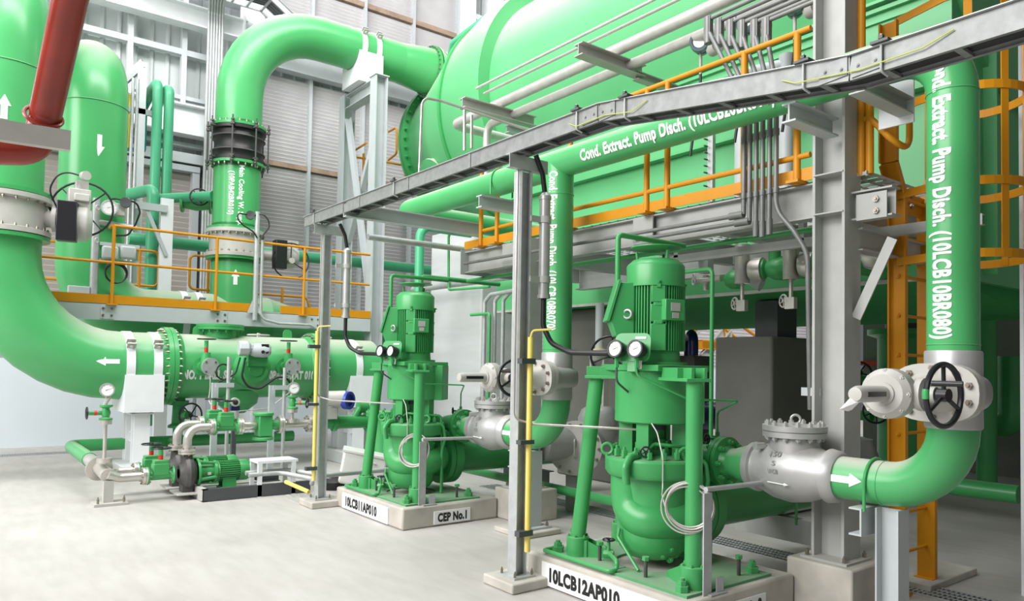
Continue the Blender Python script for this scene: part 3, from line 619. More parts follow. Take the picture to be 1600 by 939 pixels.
railing('railing', 'orange front railing with toe board on the left platform', [((x, y, PZ - 0.02), (x, y, rz)) for x in (xa, xb, xc)],
        [[(xa, y, rz), (6.0, y, rz)], [(0.9, y, mz), (6.0, y, mz)], [(xa - 0.02, y, rz), (xa - 0.02, y + 0.05, rz), (xa - 0.02, y + 0.25, rz)]],
        [((0.6, y + 0.03, PZ + 0.0), (xb + 0.75, y + 0.03, PZ), 0.13), ((xb + 1.05, y + 0.03, PZ), (6.05, y + 0.03, PZ), 0.13)], plates=[(x, y, PZ) for x in (xa, xb, xc)])
y2 = 13.75; z2 = PZ + 1.05
def X2(px, py): return at(px, py, Y=y2).x
railing('railing', 'orange rear railing with looped ends seen behind the left platform pipes', [((X2(217, 440), y2, PZ), (X2(217, 440), y2, z2)), ((X2(325, 440), y2, PZ), (X2(325, 440), y2, z2)), ((X2(441, 460), y2, PZ), (X2(441, 460), y2, z2 - 0.45))],
        [[(X2(217, 400), y2, z2), (X2(248, 400), y2, z2), (X2(248, 400), y2, z2 - 0.6), (X2(217, 400), y2, z2 - 0.6)], [(X2(400, 400), y2, z2), (X2(297, 400), y2, z2), (X2(297, 400), y2, z2 - 0.6), (X2(480, 400), y2, z2 - 0.6), (X2(488, 400), y2, z2 - 0.85), (X2(560, 400), y2, z2 - 0.85)], [(0.5, y2, z2), (X2(217, 400), y2, z2)], [(0.5, y2, z2 - 0.6), (X2(217, 400), y2, z2 - 0.6)]], [])
railing('railing', 'orange railing of the landing behind the portal frame', [(at(552, 330, Y=13.9), at(552, 205, Y=13.9)), (at(568, 330, Y=13.9), at(568, 240, Y=13.9)), (at(575, 530, Y=13.9), at(575, 420, Y=13.9)), (at(633, 275, Y=13.9), at(633, 262, Y=13.9))],
        [[at(545, 244, Y=13.9), at(585, 250, Y=13.9), at(680, 268, Y=13.9)], [at(545, 282, Y=13.9), at(590, 290, Y=13.9)], [at(550, 238, Y=13.9), at(573, 223, Y=13.0)], [at(607, 206, Y=13.0), at(620, 199, Y=12.6), at(620, 240, Y=12.6), at(607, 250, Y=13.0)]], [])
# ================================================================ condenser
XW = 7.25; XC, ZC = 8.85, 6.3; Y0, Y1 = 2.88, 10.1
t = empty('condenser', (9, 6.5, 2.53), 'huge green condenser shell: round drum on a box, filling the upper right behind the platform', 'condenser')
build('drum', MB().cyl((XC, Y0 - 0.05, ZC), (XC, Y1, ZC), 1.9, n=96), GCOND, t)
m = MB(); m.box(XW, XC + 1.6, Y0, Y1 - 0.2, 2.53, 5.28)
build('lower_shell', m, GCOND, t)
m = MB(); m.box(XW - 0.12, XW, Y0 - 0.02, Y1 - 0.2, 4.3, 4.33); m.box(XW - 0.05, XW, Y0, Y1 - 0.2, 5.2, 5.24); m.box(XW - 0.09, XW, Y0, Y1 - 0.2, 5.27, 5.3); m.box(XW - 0.03, XW, Y0, Y1 - 0.2, 5.1, 5.13)
build('ledge', m, GCOND, t); build('bottom_rib', MB().box(XW - 0.06, XW, Y0 - 0.02, Y1 - 0.2, 2.5, 2.535), DSILVER, t)
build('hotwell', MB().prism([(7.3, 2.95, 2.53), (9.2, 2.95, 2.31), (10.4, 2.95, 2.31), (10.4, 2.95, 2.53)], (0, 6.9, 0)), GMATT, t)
build('end_stiffener', MB().box(XW + 0.7, XW + 0.73, Y0 - 0.12, Y0, 2.6, 5.2).box(XW + 1.9, XW + 1.93, Y0 - 0.12, Y0, 2.6, 5.2), GCOND, t)
m = MB(); m.lathe((XC, Y1 - 0.3, ZC), (0, 1, 0), [(0, 1.9), (0, 2.12), (0.55, 2.15), (1.3, 2.02)], 96)
build('water_box_ring', m, GCOND, t)
build('water_box', MB().lathe((XC, Y1 + 1.0, ZC), (0, 1, 0), [(0, 2.02), (0.06, 2.02), (2.0, 1.42), (2.4, 1.36)], 96), GCOND, t)
m = MB().lathe((XC, Y1 + 1.0, ZC), (0, 1, 0), [(0, 2.0), (0, 2.06), (0.07, 2.06), (0.07, 2.0)], 96); m.lathe((XC, Y1 + 3.35, ZC), (0, 1, 0), [(-0.05, 1.36), (-0.05, 1.52), (0.03, 1.52), (0.03, 1.36)], 96); m.lathe((XC, Y1 + 3.38, ZC), (0, 1, 0), [(0.02, 1.36), (0.02, 1.52), (0.09, 1.52), (0.09, 0)], 96)
e = build('water_box_flange', m, GREEN, t); bolts(t, e, GREEN, (XC, Y1 + 3.3, ZC), (0, -1, 0), 1.46, 48, 0.03, 0.05)
build('manhole', MB().lathe((XC - 1.45, Y1 + 2.0, ZC - 0.95), (-0.8, -0.1, -0.5), [(-0.3, 0.26), (0.12, 0.26), (0.12, 0.3), (0.16, 0.3), (0.16, 0)], 32), GCOND, t)
m = MB(); pz = 7.5; build('vent_pipe', MB().tube([(7.9, 12.6, 7.7), (7.75, 12.2, 8.0), (8.0, 11.4, 8.3)], 0.05, 10, bend=0.15), GTEAL, t)
m = MB().lathe((7.72, YC, ZT), (1, 0, 0), [(0, 0.52), (0.05, 0.52), (0.05, 0.45), (0.16, 0.45), (0.16, 0.47), (1.2, 0.5)], 48)
build('inlet_nozzle', m, GCOND, t)
# ================================================================ centre platform
PX = 5.0; CZ = 3.05; ya, yb = 2.56, 7.55
t = empty('platform', (PX + 0.9, 5, CZ - 0.3), 'grey steel walkway along the condenser, above the pumps', 'platform')
build('fascia_beam', MB().hbeam((PX + 0.1, 2.9, CZ - 0.15), (PX + 0.1, yb, CZ - 0.15), 0.26, 0.12, 0.01, 0.012), STEEL, t)
build('cantilever_beam', MB().hbeam((PX + 0.06, 2.36, 2.8), (PX + 0.06, 2.64, 2.8), 0.2, 0.12, 0.01, 0.012), STEEL, t); build('cross_beam', MB().hbeam((PX + 0.1, 2.66, 2.58), (6.9, 2.66, 2.58), 0.16, 0.1, 0.01, 0.012), STEEL, t)
build('inner_beam', MB().hbeam((6.95, 2.7, CZ - 0.2), (6.95, yb, CZ - 0.2), 0.3, 0.14, 0.01, 0.012), STEEL, t)
for y in (7.5, 6.4, 5.0, 3.9, 2.9): build('cross_beam', MB().hbeam((PX + 0.14, y, CZ - 0.15), (6.9, y, CZ - 0.15), 0.22, 0.1, 0.01, 0.012), STEEL, t)
build('end_panel', MB().box(PX - 0.02, PX + 1.8, yb, yb + 0.012, CZ - 0.3, CZ), PALE, t)
m = MB(); nb = int((yb - ya) / 0.12)
for i in range(16): m.box(PX + 0.08 + i * 0.118, PX + 0.083 + i * 0.118, ya, yb, CZ - 0.025, CZ)
for i in range(nb): m.box(PX + 0.05, 6.95, ya + i * 0.12, ya + i * 0.12 + 0.006, CZ - 0.02, CZ - 0.002)
build('grating', m, GALV, t, flat=True)
m = MB()
for y in (6.65, 4.62): m.box(PX + 0.03, PX + 0.045, y - 0.12, y + 0.12, CZ - 0.27, CZ - 0.02)
build('splice_plate', m, STEEL, t)
build('cantilever_plate', MB().box(PX - 0.01, PX + 0.0, 2.39, 2.6, 2.69, 2.87), STEEL, t); bolt_at(t, t, BOLT, [(PX - 0.01, y, z) for y in (2.46,) for z in (2.82, 2.74)], (-1, 0, 0), 0.022, 0.016)
build('knee_brace', MB().angle((5.02, 2.65, 2.03), (5.02, 2.40, 2.56), 0.07, 0.07, 0.01, up=(0, -1, -0.4)), STEEL, t)
build('support_channel', MB().chan((5.5, 2.0, 2.685), (5.5, 4.7, 2.685), 0.075, 0.05, 0.006), STEEL, t)
for y in (3.3, 4.6): build('hanger', MB().angle((5.5, y, 2.7), (5.5, y, CZ - 0.03), 0.05, 0.05, 0.006, up=(1, 0, 0)), STEEL, t)
t2 = empty('slotted_strut', (6.7, 5.2, CZ), 'perforated steel strut standing behind the walkway railing', 'bracket'); build('strut', MB().chan((6.7, 5.16, CZ), (6.7, 5.16, 4.5), 0.07, 0.05, 0.004, up=(0, 1, 0), flip=-1), GALV, t2)
for i in range(18): build('stud', MB().cyl((6.68, 5.18, CZ + 0.1 + i * 0.075), (6.62, 5.18, CZ + 0.1 + i * 0.075), 0.01, n=8), DARK, t2)
# railing: pixel columns of its posts on the plane X = PX
xr_ = PX; rz = CZ + 1.13; mz = CZ + 0.185
def Yp(px): return at(px, 330, X=PX).y
ys = [Yp(p) for p in (752, 777, 890, 1010, 1042, 1162, 1245)]
railing('railing', 'orange railing with deep toe board along the walkway in front of the condenser', [((xr_, y, CZ - 0.02), (xr_, y, rz)) for y in ys],
        [[(xr_, ys[0], rz), (xr_, 2.95, rz)], [(xr_, ys[2], mz), (xr_, 2.95, mz)], [(xr_ + 0.02, ys[0], mz), (xr_ + 0.02, ys[1] - 0.5, mz)], [(xr_, ys[5] - 0.02, rz - 0.45), (xr_, ys[5] - 0.04, rz - 0.28), (xr_, 2.95, rz - 0.28)]],
        [((xr_ + 0.012, 7.52, CZ), (xr_ + 0.012, 2.93, CZ), 0.095)], r=0.022, rp=0.027, plates=[(xr_, y, CZ + 0.005) for y in ys])
yA, yB = at(1346, 260, X=PX + 0.1).y, at(1359, 260, X=PX + 0.1).y; xz = PX + 0.1
p1_, p2_ = at(1398, 223, Y=2.36), at(1421, 205, Y=2.36)
railing('railing', 'short orange railing panel between the platform column and the caged ladder', [((xz, yA, CZ - 0.02), (xz, yA, rz + 0.12)), ((xz, yB, CZ - 0.02), (xz, yB, CZ + 0.6))],
        [[(xz, 2.64, rz), (xz, yA, rz)], [(xz, 2.64, CZ + 0.38), (xz, yB, CZ + 0.38), p1_, V((p2_.x, p2_.y, p1_.z)), V((p2_.x, p2_.y, p1_.z + 0.22))]], [((xz + 0.01, 2.64, CZ), (xz + 0.01, yA, CZ), 0.1)], r=0.022, rp=0.027)
# ================================================================ caged ladder
t = empty('caged_ladder', (5.87, 2.64, 0), 'orange steel ladder with safety cage at right, behind the green riser', 'ladder')
la, lb_ = 5.66, 6.1; LY = 2.62
for x, kx in ((la, -0.14), (lb_, 0.14)):
    m = MB(); s = 1 if x == la else -1
    m.chan((x, LY, 0.02), (x, LY, 2.98), 0.13, 0.045, 0.012, up=(0, 1, 0), flip=s); m.chan((x, LY, 2.98), (x + kx, LY, 3.2), 0.13, 0.045, 0.012, up=(0, 1, 0), flip=s); m.chan((x + kx, LY, 3.2), (x + kx, LY, 4.25), 0.13, 0.045, 0.012, up=(0, 1, 0), flip=s)
    build('stile', m, ORANGE, t)
for i in range(10): build('rung', MB().cyl((la, LY, 0.3 + i * 0.295), (lb_, LY, 0.3 + i * 0.295), 0.012, n=10), ORANGE, t)
m = MB()
for z in [0.3 + i * 0.295 for i in range(10)]: m.bolt((la - 0.012, LY, z), (-1, 0, 0), 0.018, 0.012)
build('rung_end', m, ORANGE, t)
cxm = (la + lb_) / 2; hoops = [2.47, 2.97, 3.63, 4.3]
for i, z in enumerate(hoops):
    m = MB(); pts = [(cxm + 0.36 * math.cos(a), LY - 0.38 + 0.36 * math.sin(a) * 1.05) for a in [pi - i_ * (-pi) / 20 for i_ in range(21)]]
    pts = [(la - 0.02, LY)] + pts + [(lb_ + 0.02, LY)]; vs = []
    for (x, y) in pts:
        dx, dy = x - cxm, y - (LY - 0.38); l = math.hypot(dx, dy) or 1; ox, oy = dx / l * 0.006, dy / l * 0.006
        vs += [(x - ox, y - oy, z - 0.03), (x + ox, y + oy, z - 0.03), (x + ox, y + oy, z + 0.03), (x - ox, y - oy, z + 0.03)]
    k_ = len(pts); m.add(vs, [(4 * i_ + j, 4 * i_ + (j + 1) % 4, 4 * i_ + 4 + (j + 1) % 4, 4 * i_ + 4 + j) for i_ in range(k_ - 1) for j in range(4)] + [(0, 1, 2, 3), tuple(4 * (k_ - 1) + j for j in (3, 2, 1, 0))])
    build('cage_hoop', m, ORANGE, t, flat=True)
for a in (pi * 1.12, pi * 1.32, pi * 1.5, pi * 1.68, pi * 1.88):
    x, y = cxm + 0.352 * math.cos(a), LY - 0.38 + 0.37 * math.sin(a); n_ = V((math.cos(a), math.sin(a), 0)); tg = V((-n_.y, n_.x, 0))
    build('cage_strap', MB().obb((x, y, (2.45 + 5.6) / 2), n_ * 0.004, tg * 0.026, (0, 0, (5.6 - 2.45) / 2)), ORANGE, t, flat=True)
build('foot_bracket', MB().box(la - 0.03, la + 0.05, LY - 0.07, LY + 0.07, 0, 0.03).bolt((la - 0.02, LY, 0.12), (-1, 0, 0), 0.025, 0.02), ORANGE, t); build('foot_bracket', MB().box(lb_ - 0.05, lb_ + 0.03, LY - 0.07, LY + 0.07, 0.0, 0.06), ORANGE, t)
build('bracket', MB().box(la, 6.9, LY + 0.02, LY + 0.05, CZ - 0.18, CZ - 0.03), ORANGE, t); bolt_at(t, t, BOLT, [(la + 0.06, LY - 0.06, CZ - 0.08), (la + 0.06, LY - 0.06, CZ - 0.16)], (0, -1, 0), 0.02, 0.015)
single('kerb_block', MB().box(5.9, 6.75, 2.5, 2.78, 0, 0.055), CONC, 'low concrete kerb under the rear ladder stile', 'kerb', bevel=0.008)
# ================================================================ discharge pipework of the two pumps
XD = 4.66; RD = 0.1365; ZD = 0.955
def arr(name, lb, dy): return lb
def discharge(dy, far):
    y = dy; who = 'far pump' if far else 'nearest pump'; g = None
    Yr = 1.85 + y
    # riser pipe with bottom elbow
    t = empty('riser_pipe', (XD, Yr, ZD - RD), 'green riser pipe lettered %s, %s' % (('10LCB10BR070', 'behind the middle tray post') if far else ('10LCB10BR080', 'nearest, at the right')), 'pipe')
    build('lower_elbow', MB().tube([(XD, 2.52 + y, ZD), (XD, Yr, ZD), (XD, Yr, 1.325)], RD, 40, bend=0.40), GPIPE, t)
    ztop = 3.60
    if far: build('upper_pipe', MB().cyl((XD, Yr, 1.775), (XD, Yr, ztop), RD, n=40), GPIPE, t)
    else: build('upper_pipe', MB().tube([(XD, Yr, 1.775), (XD, Yr, ztop), (XD, Yr + 0.42, ztop)], RD, 40, bend=0.30), GPIPE, t)
    m = MB().torus((XD, Yr, 3.29), (0, 0, 1), RD + 0.001, 0.004, 40, 6); m.torus((XD, Yr, 1.81), (0, 0, 1), RD + 0.001, 0.003, 40, 6); m.torus((XD, 2.24 + y, ZD), (0, 1, 0), RD + 0.001, 0.003, 40, 6)
    build('weld_seam', m, GPIPE, t)
    dr_ = V((0, 0, -1))
    if far: build('lettering', text_cyl('Cond. Extract. Pump Disch. (10LCB10BR070)', (XD, Yr, 3.5), dr_, (-0.92, -0.39, 0), RD, 1.52, 0.09, 0.035), WHITE, t, 'white lettering reading downward')
    else: build('lettering', text_cyl('Cond. Extract. Pump Disch. (10LCB10BR080)', (XD, Yr, 3.5), dr_, (-1.0, 0.02, 0), RD, 1.66, 0.1, 0.042), WHITE, t, 'white lettering reading downward')
    build('flow_arrow', arrow_cyl((XD, 2.42 + y, ZD - 0.005), (0, -1, 0), (-1, 0, 0.1), RD, 0.2, 0.085), WHITE, t)
    # check valve
    cv = empty('check_valve', (XD, 2.86 + y, 0.75), 'silver swing check valve beside the %s' % ('column of the far pump' if far else 'nearest pump, marked 150 S WCB'), 'valve')
    yc = 2.86 + y
    b = build('body', MB().lathe((XD, 3.18 + y, ZD), (0, -1, 0), [(0, RD), (0, 0.168), (0.05, 0.178), (0.06, 0.158), (0.1, 0.162), (0.2, 0.2), (0.32, 0.215), (0.44, 0.195), (0.53, 0.16), (0.575, 0.158), (0.585, 0.178), (0.64, 0.168), (0.66, 0.15), (0.66, RD)], 40), SILVER, cv)
    build('bonnet_neck', MB().lathe((XD, yc, ZD), (0, 0, 1), [(0, 0.17), (0.17, 0.165), (0.245, 0.158), (0.245, 0)], 40), SILVER, cv)
    fl = build('bonnet_flange', MB().lathe((XD, yc, ZD + 0.235), (0, 0, 1), [(0, 0.15), (0, 0.21), (0.035, 0.21), (0.035, 0.2), (0.042, 0.2), (0.042, 0.212), (0.078, 0.212), (0.08, 0.1), (0.085, 0)], 48), SILVER, cv)
    bolts(cv, fl, SILVER, (XD, yc, ZD + 0.313), (0, 0, 1), 0.18, 14, 0.02, 0.022); bolts(cv, fl, SILVER, (XD, yc, ZD + 0.235), (0, 0, -1), 0.18, 14, 0.018, 0.018)
    build('lifting_eye', MB().torus((XD - 0.02, yc - 0.02, ZD + 0.355), (-0.8, -0.6, 0), 0.03, 0.009, 20, 8), SILVER, cv)
    m = MB().cyl((XD - 0.1, yc + 0.17, ZD + 0.16), (XD - 0.18, yc + 0.19, ZD + 0.16), 0.025, n=12)
    build('hinge_plug', m, SILVER, cv)
    for s, z, h in (('150', ZD + 0.125, 0.034), ('S', ZD + 0.065, 0.032), ('WCB', ZD + 0.01, 0.03)):
        w_ = h * 0.85 * len(s); rr = 0.163 if z > ZD + 0.1 else 0.212; P0 = V((XD, yc, z)); fd = V((-1, -0.0, 0))
        vs, fs = text_geo(s, 0.02, 0.3)
        def F(x, yq):
            yy = yc + 0.03 + w_ / 2 - x * w_; zz = z + yq * h - h / 2; dz = zz - ZD
            q = max(0.168 ** 2 - (yy - yc) ** 2, 0.216 ** 2 - dz ** 2); return V((XD - math.sqrt(max(q, 0.001)) - 0.003, yy, zz))
        build('raised_marking', MB().add([F(*p) for p in vs], fs), MARK, cv)
    ar = MB().tube([(XD - 0.212, yc + 0.07, ZD - 0.065), (XD - 0.21, yc - 0.06, ZD - 0.07)], 0.004, 6); ar.lathe((XD - 0.21, yc - 0.055, ZD - 0.07), (0, -1, 0), [(0, 0.012), (0.03, 0)], 8)
    build('raised_arrow', ar, WHITE, cv)
    # flanged reducer between pump nozzle and check valve
    rd = empty('reducer_pipe', (XD, 3.3 + y, 0.8), 'green flanged reducer joining the %s to its check valve' % who, 'pipe')
    build('reducer', MB().lathe((XD, 3.19 + y, ZD), (0, 1, 0), [(0, RD), (0.05, RD), (0.15, 0.105), (0.24, 0.105)], 36), GPIPE, rd)
    f2 = build('flange', MB().lathe((XD, 3.43 + y, ZD), (0, -1, 0), [(0, 0.1), (0, 0.185), (0.03, 0.185), (0.03, 0.125), (0.07, 0.105)], 40), GREEN, rd); bolts(rd, f2, GREEN, (XD, 3.4 + y, ZD), (0, -1, 0), 0.15, 8, 0.02, 0.03)
    # gate valve
    gv = empty('gate_valve', (XD, Yr, 1.32), 'silver gate valve with black hand wheel on the riser %s' % ('of the far pump' if far else 'nearest at right'), 'valve')
    zg = 1.535
    m = MB().lathe((XD, Yr, 1.325), (0, 0, 1), [(0, RD), (0, 0.145), (0.012, 0.15), (0.44, 0.15), (0.45, 0.145), (0.45, RD)], 40)
    build('body', m, SILVER, gv)
    m = MB(); pr_ = []; n_ = 14
    def oval(x, ry, rz_): return [(x, Yr + math.copysign(abs(math.cos(a)) ** 0.75, math.cos(a)) * ry, zg + math.copysign(abs(math.sin(a)) ** 0.75, math.sin(a)) * rz_) for a in [2 * pi * i / 32 for i in range(32)]]
    def ovloft(m, secs):
        vs = [p for (x, ry, rz_) in secs for p in oval(x, ry, rz_)]; k_ = len(secs)
        m.add(vs, [(32 * i + j, 32 * i + (j + 1) % 32, 32 * i + 32 + (j + 1) % 32, 32 * i + 32 + j) for i in range(k_ - 1) for j in range(32)] + [tuple(range(32)), tuple(range(32 * k_ - 1, 32 * k_ - 33, -1))])
    ovloft(m, [(XD + 0.17, 0.12, 0.1), (XD + 0.02, 0.2, 0.12), (XD - 0.16, 0.19, 0.115), (XD - 0.2, 0.18, 0.11)])
    build('wedge_housing', m, SILVER, gv)
    m = MB(); ovloft(m, [(XD - 0.18, 0.235, 0.165), (XD - 0.22, 0.235, 0.165)]); ovloft(m, [(XD - 0.225, 0.235, 0.165), (XD - 0.265, 0.235, 0.165)]); ovloft(m, [(XD - 0.26, 0.17, 0.11), (XD - 0.34, 0.1, 0.08), (XD - 0.62, 0.07, 0.07)])
    bn = build('bonnet', m, VGREY, gv)
    bolt_at(gv, bn, BOLT, [(XD - 0.265, Yr + 0.2 * math.cos(a), zg + 0.137 * math.sin(a)) for a in [0.35, 0.9, 1.57, 2.24, 2.8, 3.5, 4.05, 4.71, 5.37, 5.95]], (-1, 0, 0), 0.018, 0.022)
    m = MB(); m.lathe((XD - 0.84, Yr, zg), (1, 0, 0), [(0, 0), (0, 0.1), (0.03, 0.13), (0.1, 0.13), (0.16, 0.1), (0.24, 0.075), (0.26, 0)], 28); m.lathe((XD - 0.7, Yr, zg), (0, -1, 0), [(0, 0.07), (0.12, 0.06), (0.12, 0.085), (0.15, 0.085), (0.15, 0.045), (0.2, 0.04), (0.2, 0)], 20)
    gb = build('gear_box', m, VGREY, gv); bolts(gv, gb, VGREY, (XD - 0.81, Yr, zg), (-1, 0, 0), 0.115, 8, 0.014, 0.012)
    m = MB().lathe((XD - 0.83, Yr, zg), (-1, 0, 0), [(0, 0.06), (0.02, 0.06), (0.02, 0.042), (0.26, 0.042), (0.29, 0.034), (0.295, 0)], 20)
    st = build('stem_cover', m, VGREY, gv)
    if not far: build('torn_tape', MB().prism([(XD - 1.11, Yr + 0.03, zg - 0.02), (XD - 1.17, Yr + 0.05, zg - 0.075), (XD - 1.13, Yr + 0.03, zg - 0.085), (XD - 1.1, Yr + 0.0, zg - 0.04)], (0.0, -0.02, 0.008)), PLASTIC, gv, st).data.materials.append(REDM)
    build('sight_slot', MB().box(XD - 1.07, XD - 0.89, Yr - 0.0435, Yr - 0.03, zg - 0.012, zg + 0.012), BLACKP, gv, st)
    cw = V((XD - 0.7, Yr - 0.235, zg)); hw = build('hand_wheel', wheel_mb(cw, (-0.12, -1, 0.0), 0.155, 0.0145, 3, 0.034, 0.05, 0.55), BLACKP, gv)
    build('wheel_handle', MB().cyl(cw + V((-0.13, 0, 0.06)), cw + V((-0.11, -0.13, 0.06)), 0.014, n=12), BLACKP, gv, hw)
    if not far: build('green_tape', MB().tube([cw + V((math.cos(a) * 0.155, -0.02 * math.cos(a), math.sin(a) * 0.155)) for a in (2.95, 3.05, 3.15, 3.25)], 0.0165, 10), GREEN, gv, hw, 'bright green band on the wheel')
    # low leg with channel and U-bolt under the bend
    sp = empty('pipe_stand', (XD - 0.03, 2.2 + y, 0), 'pale grey leg and channel holding the bend below the riser %s' % ('of the far pump' if far else 'at the bottom right'), 'pipe support')
    zt_ = ZD - RD - 0.012
    build('leg', MB().hbeam((XD - 0.0, 2.2 + y, 0.07), (XD, 2.2 + y, zt_ - 0.0), 0.14, 0.14, 0.008, 0.01, (0, 1, 0)), PALE, sp)
    build('channel_bracket', MB().chan((XD - 0.16, 2.31 + y, zt_ - 0.09), (XD + 0.16, 2.31 + y, zt_ - 0.09), 0.17, 0.08, 0.011, flip=-1), PALE, sp)
    build('u_bolt', ubolt((XD, 2.3 + y, ZD), (0, 1, 0), RD + 0.01, 0.01, 0.17), GREEN, sp)
    build('footing', MB().box(XD - 0.27, XD + 0.2, 1.98 + y, 2.46 + y, 0, 0.05), CONC, sp, bevel=0.01); build('base_plate', MB().box(XD - 0.14, XD + 0.14, 2.06 + y, 2.34 + y, 0.05, 0.07), PALE, sp)
    bolt_at(sp, sp, BOLT, [(XD + i * 0.11, 2.2 + y + j * 0.11, 0.07) for i in (-1, 1) for j in (-1, 1)], (0, 0, 1), 0.015, 0.03)
discharge(0, False); discharge(3.51, True)
# --- header joining both risers, then turning behind
t = empty('discharge_header', (XD, 5, 3.44), 'long green header pipe lettered 10LCB20BR010 running above the walkway railing', 'pipe')
build('header', MB().tube([(XD, 2.27, 3.60), (XD, 8.42, 3.60), (7.2, 8.42, 3.60)], RD, 40, bend=0.2), GPIPE, t)
build('lettering', text_cyl('Cond. Extract. Pump Disch. (10LCB20BR010)', (XD, 4.93, 3.595), (0, -1, 0), (-0.98, 0, -0.2), RD, 1.98, 0.1, 0.04), WHITE, t, 'white lettering along the pipe')
build('valve_tag', MB().obb((XD - 0.0, 8.565, 3.62), (0.05, 0.02, 0), (0, 0.003, 0), (0, 0, 0.035)), WHITE, t)
def beam_bracket(label, y1_, y2_):
    t = empty('beam_bracket', (4.38, y1_, 3.26), label, 'pipe support'); z = 3.355
    m = MB().hbeam((4.38, y1_, z), (4.92, y1_, z), 0.13, 0.1, 0.01, 0.012); build('beam', m, PALE, t)
    if y2_ is not None:
        build('side_channel', MB().chan((4.36, y1_ + 0.05, z + 0.075), (4.36, y2_ - 0.05, z + 0.075), 0.012, 0.06, 0.005), WHITEST, t)
        build('beam', MB().hbeam((4.36, y2_, z + 0.045), (5.0, y2_, z + 0.045), 0.11, 0.1, 0.008, 0.01), STEEL, t); build('end_plate', MB().box(5.0, 5.015, y2_ - 0.05, y2_ + 0.18, z - 0.06, z + 0.26), WHITEST, t)
    return t
beam_bracket('grey bracket frame off the tall platform column, under the near end of the header', 2.74, 2.27)
t = beam_bracket('grey channel bracket with a round strap under the header, left of the tray post', 6.32, None)
build('strap', ubolt((XD, 6.3, 3.60), (0, 1, 0), RD + 0.008, 0.01, 0.15), GREEN, t); build('post', MB().hbeam((4.9, 6.32, 2.9), (4.9, 6.32, 3.27), 0.1, 0.1), PALE, t)
t = empty('cantilever_beam', (4.2, 7.6, 3.2), 'long pale beam under the cable tray, reaching back toward the header bend', 'beam')
p, q = at(588, 320, X=3.32), at(752, 345, X=5.02); yq = (p.y + q.y) / 2
build('beam', MB().chan((3.3, 7.28, 3.26), (5.05, 7.28, 3.26), 0.15, 0.07, 0.009), PALE, t); build('post', MB().hbeam((4.95, 7.33, 2.95), (4.95, 7.33, 3.18), 0.1, 0.1), PALE, t)
# --- suction pipes
for dy, far in ((0, 0), (3.51, 1)):
    y = 3.72 + dy; t = empty('suction_pipe', (5.1, y, 0.35), 'thick green suction pipe behind the check valve of the %s' % ('far pump' if far else 'nearest pump'), 'pipe')
    build('pipe', MB().tube([(4.62, y, 0.6), (7.0, y, 0.6), (7.0, y - 0.0, 0.6)][:2], 0.205, 40), GREEN, t)
    fl = build('flange', MB().lathe((4.62, y, 0.6), (1, 0, 0), [(-0.05, 0.2), (-0.05, 0.31), (0.05, 0.31), (0.05, 0.2)], 40), GREEN, t); bolts(t, fl, GREEN, (4.67, y, 0.6), (1, 0, 0), 0.265, 12, 0.02, 0.03)
    m = MB()
    build('strap', ubolt((5.75, y, 0.6), (1, 0, 0), 0.21, 0.012, 0.26), GREEN, t)
    st = empty('pipe_support', (5.75, y, 0), 'grey beam stand under the suction pipe of the %s' % ('far pump' if far else 'nearest pump'), 'pipe support')
    build('beam', MB().chan((5.75, y - 0.5, 0.29), (5.75, y + 0.4, 0.29), 0.2, 0.08, 0.01), DARK if far else STEEL, st)
    build('post', MB().hbeam((5.75, y + 0.35, 0), (5.75, y + 0.35, 0.19), 0.15, 0.15).hbeam((5.75, y - 0.3, 0), (5.75, y - 0.3, 0.19), 0.15, 0.15), STEEL, st)
# ================================================================ vertical condensate pumps
CX, CYP, ZB = 4.14, 3.67, 0.22
def plinth(dy, num, tag_, label):
    t = empty('pump_plinth', (4.2, 3.7 + dy, 0), label, 'concrete base')
    build('concrete_block', MB().box(3.62, 4.78, 2.93 + dy, 4.48 + dy, 0, ZB), CONC, t, bevel=0.02)
    s = build('name_plate', MB().box(3.608, 3.62, (3.21 if dy else 3.1) + dy, 4.29 + dy, 0.015, 0.182), SIGN, t, label='white plate with black pump number')
    build('lettering', text_flat(tag_, (3.608, 4.2 + dy, 0.055), (0, -1, 0), (0, 0, 1), 0.75 if dy else 0.72, 0.1, 0.0015, 0.055), LETTER, t, s)
    s = build('name_plate', MB().box(3.98, 4.42, 2.918 + dy, 2.93 + dy, 0.022, 0.152), SIGN, t, label='white plate with pump name')
    build('lettering', text_flat(num, (4.02, 2.918 + dy, 0.048), (1, 0, 0), (0, 0, 1), 0.355, 0.085, 0.0015, 0.055), LETTER, t, s)
    return t
plinth(0, 'CEP No.2', '10LCB12AP010', 'concrete plinth under the nearest pump, signed 10LCB12AP010')
plinth(3.51, 'CEP No.1', '10LCB11AP010', 'concrete plinth under the far pump, signed CEP No.1')
P = empty('condensate_pump', (CX, CYP, ZB), 'nearest green vertical pump with finned motor, on the plinth signed 10LCB12AP010', 'pump', 'vertical condensate pumps')
c0 = V((CX, CYP, 0)); UP = V((0, 0, 1))
LFT = V((-0.793, 0.609, 0)); RGT = -LFT; CAMD = V((-0.74, -0.67, 0)).normalized()    # left, right and towards the aisle
